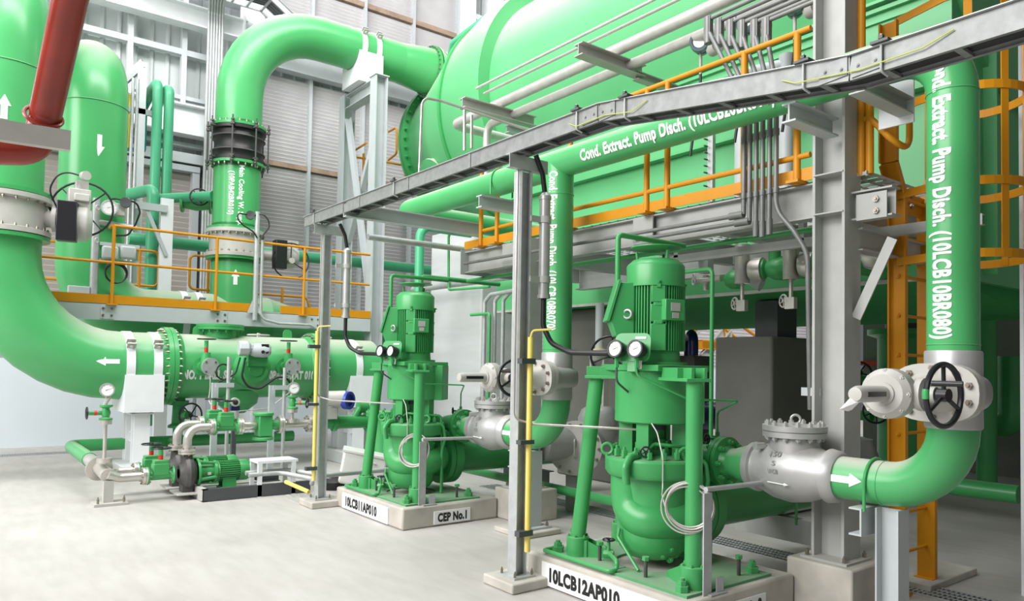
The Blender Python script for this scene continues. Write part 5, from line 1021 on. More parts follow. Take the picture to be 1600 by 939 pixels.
# ---------------------------------------------------------------- dusty pipes above the walkway
def Zx(px, py, X): p = at(px, py, X=X); return p
zq = 5.05
G = 'four dusty pipes slanting above the walkway'
for i, (x, dz, r, px, lb) in enumerate(((5.6, 0.0, 0.062, 0, 'thick dusty pipe above the walkway, upper of the two thick ones'), (5.8, -0.12, 0.055, 0, 'thick dusty pipe above the walkway, lower of the two thick ones'), (5.3, 0.14, 0.016, 0, 'thin dusty tube above the walkway, topmost of four'), (5.42, 0.10, 0.016, 0, 'thin dusty tube above the walkway, next below the topmost'))):
    z = zq + dz
    if i == 0: pts = [(5.95, 8.7, z - 0.42), (x, 8.75, z - 0.42), (x, 8.6, z - 0.02), (x, 2.0, z)]; pts = [(6.9, 8.75, z - 0.02), (x, 8.75, z - 0.02), (x, 2.0, z)]
    elif i == 1: pts = [(x, 8.2, z - 0.7), (x, 8.2, z), (x, 2.0, z)]
    else: pts = [(x, 7.75, z), (x, 2.0, z)]
    single('service_pipe', MB().tube(pts, r, 16, bend=0.14), DSILVER, lb, 'pipe')
for (y, label, post) in ((7.62, 'dusty I-beam bracket on a post holding the slanting pipes, left one', True), (5.55, 'dusty I-beam bracket holding the slanting pipes, right one', False)):
    t = empty('pipe_bracket', (5.6, y, 4.8), label, 'pipe support')
    build('beam', MB().hbeam((5.0 if post else 5.05, y, 4.9), (6.15 if post else 6.0, y, 4.9), 0.13, 0.13, 0.009, 0.011), VGREY, t)
    if post: build('post', MB().hbeam((5.95, y, CZ), (5.95, y, 4.83), 0.13, 0.13), PALE, t); build('lower_beam', MB().hbeam((5.7, y, 4.72), (6.2, y, 4.72), 0.1, 0.1), PALE, t)
    else: build('strut', MB().hbeam((5.9, y, 4.84), (7.2, y, 4.84), 0.09, 0.09), VGREY, t)
# six conduits turning down to the walkway beam
for i in range(6):
    px = (1163, 1172, 1182, 1192, 1203, 1213)[i]; b0 = at(px, 180, X=4.93); yb_ = b0.y; zb_ = [2.86, 2.8, 2.74, 2.73, 2.74, 2.62][i]
    tpx = (1107, 1124, 1142, 1160, 1180, 1198)[i]; tpy = (30, 33, 35, 36, 35, 33)[i]; tq = at(tpx, tpy, X=4.93 + 0.25)
    CDT = CONDUIT; t = empty('conduit', (4.93, yb_, zb_), 'grey conduit dropping past the tray to the walkway beam, number %s from left' % ('one', 'two', 'three', 'four', 'five', 'six')[i] , 'conduit', None)
    t['label'] = ('leftmost', 'second from left', 'third from left', 'third from right', 'second from right', 'rightmost')[i] + ' of the six grey conduits bending down in front of the walkway beam'
    low = [(4.93, yb_, zb_)] if i < 5 else [at(1266, 640, X=5.0), at(1262, 395, X=4.95), at(1240, 360, X=4.93), (4.93, yb_, 2.85)]
    build('tube', MB().tube(low + [(4.93, yb_, 3.75), (tq.x, tq.y, tq.z - 0.1)], 0.019, 10, bend=0.25), CONDUIT, t)
    build('elbow_fitting', MB().tube([(tq.x, tq.y, tq.z - 0.22), (tq.x, tq.y + 0.0, tq.z + 0.02)], 0.036, 12).obb((tq.x, tq.y, tq.z - 0.08), (0.025, 0, 0), (0, 0.035, 0), (0, 0, 0.1)), CONDUIT, t, bevel=0.006)
    build('tube', MB().cyl((tq.x, tq.y, tq.z), (tq.x + 0.0, tq.y - 2.0, tq.z + 0.02), 0.019, n=10), CONDUIT, t)
    build('coupling', MB().cyl((4.93, yb_, 3.42), (4.93, yb_, 3.47), 0.024, n=12).cyl((4.93, yb_, 2.98), (4.93, yb_, 3.02), 0.024, n=12), CONDUIT, t)
    if i == 5: w5 = at(1266, 612, X=5.0); build('clip_plate', MB().box(w5.x - 0.02, w5.x - 0.014, w5.y - 0.09, w5.y + 0.06, w5.z - 0.03, w5.z + 0.03), PALE, t)
    if i < 2: build('pull_box', MB().tube([(4.93, yb_ - 0.0, zb_), (4.93, yb_ + 0.13, zb_)], 0.03, 10).cyl((4.93, yb_ + 0.1, zb_), (4.93, 7.4 if i == 0 else 4.6, zb_), 0.017, n=10), CONDUIT, t)
    elif i < 5: build('pull_box', MB().lathe((4.93, yb_, zb_), UP, [(-0.08, 0), (-0.07, 0.022), (0.05, 0.026), (0.05, 0)], 12), CONDUIT, t)
# pressure transmitters and stand pipes by the condenser
for px, py, X, lb in ((1095, 70, 6.3, 'left'), (1166, 38, 6.3, 'middle'), (1242, 10, 6.3, 'right')):
    p = at(px, py, X=5.9); t = empty('transmitter', p - V((0, 0, 0.3)), 'blue-grey round transmitter on a stem above the railing, %s of three' % ('leftmost' if lb == 'left' else 'middle' if lb == 'middle' else 'rightmost'), 'transmitter')
    ax = V((-0.85, -0.5, -0.12)).normalized()
    build('housing', MB().lathe(p - ax * 0.12, ax, [(0, 0), (0, 0.075), (0.07, 0.08), (0.09, 0.065), (0.15, 0.065), (0.16, 0.095), (0.25, 0.095), (0.25, 0.07), (0.235, 0.06), (0.235, 0)], 28).cyl(p - UP * 0.05, p + UP * 0.1, 0.05, n=16), TRANS, t)
    build('dial', MB().lathe(p + ax * 0.116, ax, [(0, 0), (0, 0.06), (0.003, 0.06), (0.003, 0)], 24), DIAL, t)
    build('sensor', MB().lathe(p + V((0.02, -0.12, -0.08)), (-0.3, -1, 0), [(0, 0), (0, 0.075), (0.1, 0.075), (0.1, 0)], 20), VGREY, t)
    build('stem', MB().cyl(p - UP * 0.3, p - UP * 0.05, 0.016, n=10), VGREY, t); build('cable', MB().tube([p - UP * 0.22, p - UP * 0.4, p - UP * 1.1 + V((0, 0.12, 0))], 0.014, 8, bend=0.1), BLACK, t)
for px, py, lb in ((1160, 110, 'left'), (1230, 90, 'right')):
    p = at(px, py, X=6.6); t = empty('stand_pipe', V((p.x, p.y, CZ)), 'pale level stand pipe with black hand wheel at the condenser wall, %s one' % lb, 'pipe')
    build('pipe', MB().lathe(V((p.x, p.y, CZ)), UP, [(0, 0), (0, 0.075), (1.35, 0.075), (1.35, 0.12), (1.39, 0.12), (1.39, 0.125), (1.43, 0.12), (1.43, 0.08), (1.75, 0.08), (1.78, 0)], 24), PALE, t)
    build('side_arm', MB().tube([V((p.x, p.y, CZ + 1.65)), V((p.x - 0.1, p.y + 0.35, CZ + 1.65))], 0.07, 20), PALE, t); build('hand_wheel', wheel_mb(V((p.x + 0.1, p.y - 0.45, CZ + 1.6)), (0, -0.2, 1), 0.14, 0.014, 3, 0.03, 0.04), BLACKP, t)
    build('valve', MB().cyl(V((p.x + 0.1, p.y - 0.45, CZ + 1.4)), V((p.x + 0.1, p.y - 0.45, CZ + 1.6)), 0.03, n=12).cyl(V((p.x + 0.1, p.y - 0.6, CZ + 1.42)), V((p.x + 0.1, p.y - 0.3, CZ + 1.42)), 0.05, n=12), GREEN, t)
# level columns hung under the walkway
for px, top, bot, hw_, lb in ((1160, 398, 443, (1148, 468), 'left'), (1236, 392, 437, (1224, 461), 'middle'), (1335, 380, 425, None, 'right')):
    X = 6.4; p = at(px, top, X=X); q = at(px, bot, X=X)
    t = empty('level_column', V((p.x, p.y, q.z - 0.2)), 'steel level column with green valve under the walkway, %s of three' % {'left': 'leftmost', 'middle': 'middle', 'right': 'rightmost'}[lb], 'instrument')
    if hw_:
        build('column', MB().cyl(V((p.x, p.y, p.z + 0.1)), V((p.x, p.y, q.z)), 0.075, n=20), STAIN, t)
        h = at(*hw_, X=X); build('drain_tube', MB().cyl(V((p.x, p.y, q.z)), V((p.x, p.y, q.z - 0.22)), 0.02, n=10), STAIN, t); dv_ = build('drain_valve', MB().box(p.x - 0.03, p.x + 0.03, p.y - 0.05, p.y + 0.05, q.z - 0.28, q.z - 0.17), STAIN, t)
        build('hand_wheel', wheel_mb(V((h.x, h.y, q.z - 0.2)), (-0.7, 0.3, 0), 0.06, 0.008, 5, 0.015, 0.02), VGREY, t, dv_)
    build('flange', MB().lathe(V((p.x, p.y - 0.02, q.z + 0.13)), (0.2, -1, 0), [(0.07, 0.1), (0.12, 0.12), (0.2, 0.12), (0.2, 0.07)], 24), STAIN, t)
    build('green_valve', MB().lathe(V((p.x + 0.04, p.y - 0.2, q.z + 0.13)), (0.3, -1, 0), [(0, 0.1), (0.03, 0.1), (0.05, 0.07), (0.12, 0.11), (0.2, 0.12), (0.28, 0.08), (0.3, 0.1)], 24).cyl(V((p.x + 0.06, p.y - 0.33, q.z + 0.15)), V((p.x + 0.06, p.y - 0.33, q.z + 0.4)), 0.06, n=16).cyl(V((p.x + 0.06, p.y - 0.33, q.z + 0.32)), V((p.x + 0.06, p.y - 0.33, q.z + 0.37)), 0.1, n=16).tube([V((p.x + 0.1, p.y - 0.42, q.z + 0.12)), V((p.x + 0.3, p.y - 0.5, q.z + 0.1)), V((XW, p.y - 0.5, q.z + 0.1))], 0.07, 16, bend=0.1), GREEN, t)
p = at(1103, 430, X=6.4); t = empty('level_switch', p, 'small steel switch valve with hand wheels under the walkway, left of the level columns', 'instrument')
build('switch_box', MB().box(p.x - 0.05, p.x + 0.05, p.y - 0.06, p.y + 0.06, p.z + 0.02, p.z + 0.2), GALV, t); build('valve', MB().cyl(p, p - UP * 0.16, 0.03, n=10).cyl(p - UP * 0.05 + V((0, 0.12, 0)), p - UP * 0.05 - V((0, 0.2, 0)), 0.035, n=10), STAIN, t)
build('hand_wheel', wheel_mb(p + V((-0.05, 0.12, -0.04)), (-0.7, 0.5, 0), 0.06, 0.008, 5, 0.015, 0.02), VGREY, t); build('green_valve', MB().lathe(p + V((0.1, -0.18, -0.06)), (0.3, -1, 0), [(0, 0.06), (0.06, 0.1), (0.14, 0.1), (0.2, 0.06), (0.2, 0)], 20), GREEN, t); build('nozzle', MB().lathe(p + V((0.2, -0.38, -0.05)), (0.3, -1, -0.5), [(0, 0.05), (0.16, 0.075), (0.16, 0)], 20), PALE, t)
# thin green drain pipe behind the nearest pump
q = at(1113, 420, X=5.35)
single('drain_line', MB().tube([(5.35, q.y + 0.75, q.z), (5.35, q.y, q.z), (5.35, q.y, 0.0)], 0.019, 10, bend=0.05), GREEN, 'thin green drain line with an elbow, standing just right of the nearest pump', 'pipe')
single('drain_line', MB().tube([(5.3, 8.0, 2.72), (5.3, 2.9, 2.74)], 0.024, 10), GREEN, 'green line running along under the walkway beam', 'pipe')
# ================================================================ ball recirculation skid, front left
t = empty('pump_skid', (3.0, 9.4, 0), 'low dark channel frame on the floor under the two small pumps', 'frame')
build('long_channel', MB().chan((2.42, 8.98, 0.075), (3.72, 8.98, 0.075), 0.14, 0.06, 0.008, flip=-1), DARK, t); build('long_channel', MB().chan((2.42, 10.1, 0.075), (3.72, 10.1, 0.075), 0.14, 0.06, 0.008), DARK, t); build('end_channel', MB().chan((2.42, 8.98, 0.075), (2.42, 10.1, 0.075), 0.14, 0.06, 0.008), VGREY, t)
build('deck', MB().box(2.2, 3.3, 9.2, 9.6, 0.06, 0.075).box(2.2, 3.3, 9.7, 10.1, 0.06, 0.075), VGREY, t)
def hflange(root, parent_, c, ax, r, rf, m=STAIN, n=8):
    f_ = build('flange', MB().lathe(V(c) - V(ax).normalized() * 0.03, ax, [(0, r), (0, rf), (0.028, rf), (0.028, r)], 28).lathe(V(c) + V(ax).normalized() * 0.002, ax, [(0, r), (0, rf), (0.028, rf), (0.028, r)], 28), m, root, parent_)
    bolts(root, f_, BOLT, V(c) + V(ax).normalized() * 0.03, ax, (r + rf) / 2 + 0.008, n, 0.011, 0.012); bolts(root, f_, BOLT, V(c) - V(ax).normalized() * 0.03, -V(ax), (r + rf) / 2 + 0.008, n, 0.011, 0.012)
def small_pump(dy, lb):
    y = 9.4 + dy; z = 0.29; t = empty('circulation_pump', (2.6, y, 0.075), lb, 'pump', 'small ball circulation pumps'); x = 2.34
    build('casing', MB().lathe((x - 0.09, y, z), (1, 0, 0), [(0, 0.06), (0, 0.1), (0.03, 0.13), (0.06, 0.18), (0.1, 0.195), (0.14, 0.18), (0.18, 0.14), (0.18, 0)], 36).cyl((x, y, z + 0.1), (x, y, z + 0.24), 0.075, 0.06, 20).box(x - 0.06, x + 0.06, y - 0.08, y + 0.08, 0.075, 0.16), IRON, t)
    hflange(t, t, (x, y, z + 0.26), (0, 0, 1), 0.05, 0.1)
    m = MB().lathe((x + 0.1, y, z), (1, 0, 0), [(0, 0.17), (0.03, 0.17), (0.03, 0.09), (0.2, 0.085)], 28)
    for a in (0.5, 2.1, 3.6, 5.2): dv = V((0, math.cos(a), math.sin(a))); m.tube([V((x + 0.13, y, z)) + dv * 0.155, V((x + 0.22, y, z)) + dv * 0.14, V((x + 0.31, y, z)) + dv * 0.125], 0.02, 8)
    m.lathe((x + 0.3, y, z), (1, 0, 0), [(0, 0.06), (0, 0.135), (0.03, 0.135), (0.03, 0)], 28)
    build('bearing_bracket', m, GREEN, t)
    m = MB().lathe((x + 0.33, y, z), (1, 0, 0), [(0, 0.11), (0.03, 0.125), (0.03, 0.105), (0.28, 0.105), (0.28, 0)], 28)
    build('motor', m, GREEN, t)
    f_ = MB()
    for i in range(30): a = 2 * pi * i / 30; dv = V((0, math.cos(a), math.sin(a))); f_.obb(V((x + 0.485, y, z)) + dv * 0.115, (0.12, 0, 0), dv * 0.013, dv.cross(V((1, 0, 0))) * 0.003)
    build('cooling_fins', f_, GREEN, t, flat=True)
    build('fan_cover', MB().lathe((x + 0.6, y, z), (1, 0, 0), [(0, 0.128), (0.1, 0.132), (0.135, 0.11), (0.14, 0)], 28), GREEN, t)
    build('motor_foot', MB().box(x + 0.38, x + 0.58, y - 0.11, y + 0.11, 0.075, 0.1).box(x + 0.4, x + 0.56, y - 0.09, y - 0.07, 0.09, z - 0.05).box(x + 0.4, x + 0.56, y + 0.07, y + 0.09, 0.09, z - 0.05), GREEN, t)
    build('rating_plate', MB().obb((x + 0.24, y - 0.09, z - 0.01), (0.02, 0, 0), (0, 0.002, 0), (0, 0, 0.016)), PLASTIC, t)
    return t
small_pump(0, 'front one of two small green pumps with black casing, on the low skid'); small_pump(0.5, 'rear one of two small green pumps with black casing, half hidden behind the front one')
def gate(c, ax, lb, wh=0.11, stem='red', L=0.3, r=0.055):
    c, ax = V(c), V(ax).normalized(); t = empty('gate_valve', c - V((0, 0, r + 0.05)), lb, 'valve')
    m = MB().lathe(c - ax * L / 2, ax, [(0, r), (0, r + 0.05), (0.025, r + 0.05), (0.03, r), (L - 0.03, r), (L - 0.025, r + 0.05), (L, r + 0.05), (L, r)], 24)
    s_ = V((ax.y, -ax.x, 0)); m.obb(c + UP * 0.07, ax * (r + 0.035), s_ * (r + 0.005), UP * 0.07); m.obb(c + UP * 0.15, ax * (r + 0.028), s_ * (r), UP * 0.03)
    b = build('body', m, GREEN, t, bevel=0.012); bolts(t, b, BOLT, c - ax * (L / 2 - 0.025), ax, r + 0.033, 8, 0.01, 0.012); bolts(t, b, BOLT, c + ax * (L / 2 - 0.025), -ax, r + 0.033, 8, 0.01, 0.012)
    build('red_collar', MB().cyl(c + UP * 0.18, c + UP * 0.235, 0.026, n=14), REDM, t, None, 'red collar'); build('stem', MB().cyl(c + UP * 0.235, c + UP * 0.31, 0.028, 0.024, n=14), GREEN, t)
    build('hand_wheel', wheel_mb(c + UP * 0.315, (0, 0, 1), wh, 0.009, 5, 0.022, 0.025), BLACKP, t); return t
for dy, nm in ((0, 'front'), (0.5, 'rear')):
    y = 9.4 + dy; z = 0.29
    gate((2.05, y, z), (1, 0, 0), 'green suction valve with red collar, %s of the pair left of the small pumps' % nm)
    gate((2.78, y, 0.83), (1, 0, 0), 'green discharge valve with black wheel, %s of the pair above the small pumps' % nm)
    t = empty('suction_bend', (1.7, y, 0.2), 'stainless suction pipe bend, %s of the pair left of the small pumps' % nm, 'pipe')
    build('pipe', MB().tube([(1.9, y, z), (1.62, y, z), (1.5, y - (0.02 if not dy else 0.42), z + 0.05)], 0.052, 20, bend=0.12), STAIN, t); hflange(t, t, (1.885, y, z), (1, 0, 0), 0.05, 0.1)
    t = empty('discharge_bend', (2.45, y, 0.6), 'stainless elbow rising from the %s small pump to its discharge valve' % nm, 'pipe')
    build('pipe', MB().tube([(2.34, y, 0.57), (2.34, y, 0.83), (2.63, y, 0.83)], 0.05, 20, bend=0.15), STAIN, t); hflange(t, t, (2.62, y, 0.83), (1, 0, 0), 0.05, 0.1)
# manifold on its stand with pressure gauge
t = empty('suction_manifold', (1.47, 9.4, 0), 'stainless branch pipe with round flange on a small stand, far left on the floor', 'pipe')
build('branch', MB().tube([(1.5, 9.38, 0.33), (1.43, 9.75, 0.42), (1.43, 10.2, 0.42)], 0.075, 24, bend=0.1), STAIN, t); build('flange', MB().lathe((1.45, 9.62, 0.38), (-0.1, 1, 0.15), [(0, 0.07), (0, 0.14), (0.03, 0.14), (0.03, 0.07)], 28), STAIN, t)
build('stand', MB().box(1.46, 1.56, 9.35, 9.45, 0.03, 0.27).box(1.36, 1.7, 9.27, 9.55, 0.0, 0.03), VGREY, t); bolt_at(t, t, BOLT, [(1.4, 9.31, 0.03), (1.66, 9.31, 0.03)], (0, 0, 1), 0.014, 0.05)
single('manifold_line', MB().tube([(1.43, 10.2, 0.42), (1.43, 11.9, 0.42), (4.6, 11.9, 0.42)], 0.085, 24, bend=0.12), GREEN, 'green pipe along the floor behind the saddle stand, turning forward at far left', 'pipe')
def gauge_stand(base, top, gz, lb, wheel_dir):
    t = empty('gauge_stand', base, lb, 'pressure gauge'); b = V(base)
    build('riser', MB().cyl(b, V((b.x, b.y, top)), 0.02, n=12), STAIN, t); build('flange', MB().lathe(V((b.x, b.y, top)), UP, [(-0.02, 0), (-0.02, 0.065), (0.03, 0.065), (0.03, 0)], 20).lathe(V((b.x, b.y, b.z + 0.02)), UP, [(0, 0), (0, 0.08), (0.05, 0.08), (0.05, 0)], 20), STAIN, t)
    build('valve', MB().lathe(V((b.x, b.y, top + 0.03)), UP, [(0, 0), (0, 0.07), (0.02, 0.07), (0.03, 0.035), (0.08, 0.05), (0.13, 0.035), (0.15, 0.07), (0.17, 0.07), (0.17, 0)], 20).cyl(V((b.x, b.y, top + 0.11)), V((b.x, b.y, top + 0.11)) + V(wheel_dir) * 0.17, 0.025, n=12), GREEN, t)
    build('red_collar', MB().cyl(V((b.x, b.y, top + 0.11)) + V(wheel_dir) * 0.09, V((b.x, b.y, top + 0.11)) + V(wheel_dir) * 0.12, 0.028, n=12), REDM, t)
    build('hand_wheel', wheel_mb(V((b.x, b.y, top + 0.11)) + V(wheel_dir) * 0.19, wheel_dir, 0.065, 0.008, 5, 0.015, 0.02), BLACKP, t)
    build('gauge_stem', MB().cyl(V((b.x, b.y, top + 0.2)), V((b.x, b.y, gz - 0.07)), 0.012, n=8).cyl(V((b.x - 0.02, b.y, top + 0.19)), V((b.x + 0.03, b.y, top + 0.29)), 0.02, n=8), STAIN, t)
    gauge(t, (b.x, b.y - 0.03, gz), (-0.1, -1, 0.1), 0.075, SILVER, None, 0.05)
gauge_stand((1.47, 9.45, 0.45), 0.92, 1.29, 'pressure gauge on a slender stand with green valve, far left below the big bend', (-1, 0, 0))
gauge_stand((3.62, 9.4, 0.83), 1.0, 1.3, 'pressure gauge with green valve above the skid piping, near the left tray post', (0.8, -0.6, 0))
# discharge run: elbow, check valve, spool, then valve with actuator
t = empty('discharge_run', (3.3, 9.4, 0.75), 'stainless and green flanged pipe run from the small pumps to the right', 'pipe')
build('elbow', MB().tube([(2.93, 9.4, 0.83), (3.1, 9.4, 0.83), (3.28, 9.55, 0.82)], 0.058, 20, bend=0.12), STAIN, t); hflange(t, t, (2.95, 9.4, 0.83), (1, 0, 0), 0.055, 0.105)
build('tee_body', MB().box(3.17, 3.34, 9.32, 9.52, 0.69, 0.95).lathe((3.25, 9.42, 0.95), UP, [(0, 0), (0, 0.13), (0.04, 0.13), (0.04, 0)], 24).lathe((3.25, 9.42, 0.64), UP, [(0, 0), (0, 0.13), (0.04, 0.13), (0.04, 0)], 24), GREEN, t, bevel=0.01)
build('green_spool', MB().cyl((3.3, 9.42, 0.83), (3.5, 9.42, 0.83), 0.065, n=20), GREEN, t); build('spool', MB().cyl((3.5, 9.42, 0.83), (3.86, 9.42, 0.83), 0.055, n=20), STAIN, t); hflange(t, t, (3.47, 9.42, 0.83), (1, 0, 0), 0.055, 0.115); hflange(t, t, (3.86, 9.42, 0.83), (1, 0, 0), 0.055, 0.115)
t = empty('ball_collector', (4.3, 9.42, 0.6), 'green valve with grey actuator and blue ring, behind the left tray post', 'valve')
build('pipe', MB().lathe((3.89, 9.42, 0.83), (1, 0, 0), [(0, 0.115), (0.03, 0.115), (0.03, 0.085), (0.3, 0.085), (0.3, 0.12), (0.34, 0.12), (0.34, 0.09), (0.8, 0.09), (0.8, 0.14), (0.84, 0.14), (0.84, 0)], 28).cyl((4.5, 9.42, 0.86), (4.62, 9.42, 1.05), 0.05, n=16).cyl((4.56, 9.42, 1.03), (4.7, 9.42, 1.03), 0.08, n=16).cyl((3.98, 9.42, 0.85), (3.98, 9.42, 1.05), 0.05, n=16), GREEN, t)
p = at(530, 625, Y=9.3); build('actuator', MB().lathe(p + V((-0.22, 0, 0.02)), (1, -0.3, 0), [(0, 0), (0, 0.1), (0.28, 0.11), (0.28, 0)], 24).box(p.x - 0.25, p.x - 0.05, p.y - 0.08, p.y + 0.1, p.z - 0.25, p.z - 0.1), VGREY, t, bevel=0.008)
build('blue_cover', MB().lathe(p + V((0.05, -0.08, 0.0)), (0.5, -0.85, 0), [(0, 0.05), (0, 0.12), (0.08, 0.12), (0.08, 0.085), (0.04, 0.08), (0.04, 0)], 28), BLUE, t)
# small valves on the separator drum with blind flanges
for px, nm in ((328, 'left'), (457, 'right')):
    c = at(px, 573, Y=YS - RS - 0.2); t = empty('drain_cock', c - UP * 0.12, 'green blind-flanged valve with wheel and red collar on the ball separator, %s one' % nm, 'valve')
    build('body', MB().cyl((c.x - 0.06, YS - RS + 0.02, c.z), (c.x - 0.06, c.y + 0.08, c.z), 0.075, n=20).lathe((c.x - 0.06, YS - RS - 0.02, c.z), (0, -1, 0), [(0, 0), (0, 0.13), (0.025, 0.13), (0.025, 0)], 24).lathe((c.x, c.y + 0.02, c.z), (0.15, -1, 0), [(-0.1, 0.06), (0, 0.13), (0.02, 0.13), (0.02, 0)], 24).cyl((c.x - 0.03, c.y + 0.1, c.z), (c.x - 0.03, c.y + 0.1, c.z + 0.2), 0.075, 0.06, 20), GREEN, t)
    bf = build('blind_flange', MB().lathe((c.x + 0.003, c.y + 0.0, c.z), (0.15, -1, 0), [(0, 0.05), (0, 0.125), (0.02, 0.125), (0.02, 0)], 28), GALV, t); bolts(t, bf, BOLT, V((c.x + 0.003, c.y, c.z)) + V((0.15, -1, 0)).normalized() * 0.02, (0.15, -1, 0), 0.095, 4, 0.014, 0.012, 0.78)
    s0 = V((c.x - 0.03, c.y + 0.1, c.z + 0.2)); build('red_collar', MB().cyl(s0, s0 + UP * 0.07, 0.028, n=12), REDM, t); build('stem', MB().cyl(s0 + UP * 0.07, s0 + UP * 0.17, 0.028, n=12), GREEN, t); build('hand_wheel', wheel_mb(s0 + UP * 0.19, UP, 0.12, 0.009, 4, 0.02, 0.02), BLACKP, t)
    build('sample_tube', MB().tube([(c.x, c.y - 0.03, c.z - 0.12), (c.x, c.y - 0.05, c.z - 0.3), (c.x - 0.03, c.y - 0.08, c.z - 0.5), (c.x + 0.12, c.y - 0.5, 0.92)] if nm == 'left' else [(c.x, c.y - 0.03, c.z - 0.12), (c.x - 0.03, c.y - 0.1, c.z - 0.35), (c.x - 0.45, c.y - 0.3, c.z - 0.6), (c.x - 0.9, c.y - 0.4, c.z - 0.62)], 0.008, 8, bend=0.12), CABLE, t)
# electric actuator on the separator
c = at(400, 545, Y=YS - RS - 0.32); t = empty('electric_actuator', c - UP * 0.1, 'pale grey electric actuator with dark window on the front of the ball separator', 'actuator')
m = MB().lathe(c + V((0.03, 0, -0.02)), (1, -0.25, 0), [(-0.11, 0), (-0.1, 0.08), (-0.04, 0.1), (0.08, 0.105), (0.15, 0.09), (0.18, 0.05), (0.18, 0)], 28); m.lathe(c + V((-0.24, 0.02, 0.0)), (1, -0.1, 0), [(0, 0), (0, 0.11), (0.13, 0.11), (0.16, 0.07), (0.22, 0.07), (0.22, 0)], 8)
build('housing', m, PALE, t, bevel=0.008)
build('window', MB().obb(c + V((0.1, -0.095, 0.045)), (0.05, -0.01, 0), (0, 0.012, 0), (0, 0, 0.025)), BLACKP, t, bevel=0.004); build('knob', MB().cyl(c + V((0.07, -0.08, -0.045)), c + V((0.06, -0.13, -0.045)), 0.024, n=14).cyl(c + V((0.125, -0.075, -0.045)), c + V((0.12, -0.12, -0.045)), 0.024, n=14), BLACKP, t); build('red_knob', MB().cyl(c + V((0.165, -0.06, -0.045)), c + V((0.16, -0.11, -0.045)), 0.018, n=14), REDM, t)
build('hand_wheel', wheel_mb(c + V((0.03, 0.0, 0.2)), UP, 0.15, 0.01, 3, 0.025, 0.06), VGREY, t)
build('gear_valve', MB().lathe((c.x + 0.05, YS - RS + 0.03, c.z - 0.3), (0, -1, 0), [(0, 0.28), (0.1, 0.26), (0.16, 0.2), (0.22, 0.18), (0.22, 0.1), (0.24, 0.1), (0.24, 0)], 32).box(c.x - 0.08, c.x + 0.2, YS - RS - 0.25, YS - RS + 0.02, c.z - 0.25, c.z - 0.08), GREEN, t)
build('cable', MB().tube([c + V((-0.15, 0, -0.13)), c + V((-0.2, -0.02, -0.4)), c + V((-0.12, -0.05, -0.55)), c + V((0.05, -0.06, -0.58)), c + V((0.3, -0.06, -0.4)), c + V((0.47, -0.06, -0.42)), c + V((0.53, -0.06, -0.6))], 0.016, 10, bend=0.15), BLACK, t)
build('cable', MB().tube([c + V((-0.22, 0, -0.13)), c + V((-0.28, -0.02, -0.35)), c + V((-0.45, -0.05, -0.46)), c + V((-0.58, -0.05, -0.38)), c + V((-0.52, -0.05, -0.22)), c + V((-0.38, -0.05, -0.24)), c + V((-0.36, -0.05, -0.4)), c + V((-0.56, -0.05, -0.5))], 0.012, 8, bend=0.1), BLACK, t)
# conduit stands in front of the separator
for px, tp_, nm in ((337, 598, 'left'), (426, 602, 'right')):
    a = at(px, tp_, Y=10.3); t = empty('conduit_stand', (a.x, 10.3, 0), 'pale upright rail with a conduit in front of the ball separator, %s one' % nm, 'conduit')
    build('rail', MB().chan((a.x, 10.3, 0), (a.x, 10.3, a.z), 0.08, 0.05, 0.006, up=(1, 0, 0)), PALE, t); build('conduit', MB().cyl((a.x + 0.15, 10.25, 0.1), (a.x + 0.15, 10.25, a.z + (0.35 if nm == 'left' else 0.25)), 0.025, n=12), GALV, t); build('clamp', MB().box(a.x - 0.02, a.x + 0.22, 10.22, 10.24, a.z - 0.06, a.z + 0.0), PALE, t)
a = at(367, 628, Y=10.6); t = empty('transmitter', (a.x, 10.6, a.z - 0.2), 'dark blue and silver transmitter beneath the ball separator', 'transmitter')
build('housing', MB().lathe(a, (-0.2, -1, 0), [(-0.06, 0), (-0.06, 0.06), (0.08, 0.06), (0.08, 0)], 20), VGREY, t); build('window', MB().lathe(a + V((-0.016, -0.08, 0)), (-0.2, -1, 0), [(0, 0.035), (0.005, 0.035), (0.005, 0)], 20), BLACKP, t); build('blue_band', MB().box(a.x - 0.06, a.x + 0.06, 10.56, 10.66, a.z - 0.12, a.z - 0.06), NAVY, t); build('stand', MB().box(a.x - 0.02, a.x + 0.04, 10.62, 10.68, 0, a.z - 0.1), DARK, t); build('sensor', MB().cyl((a.x, 10.6, a.z - 0.12), (a.x, 10.6, a.z - 0.24), 0.06, n=16), VGREY, t)
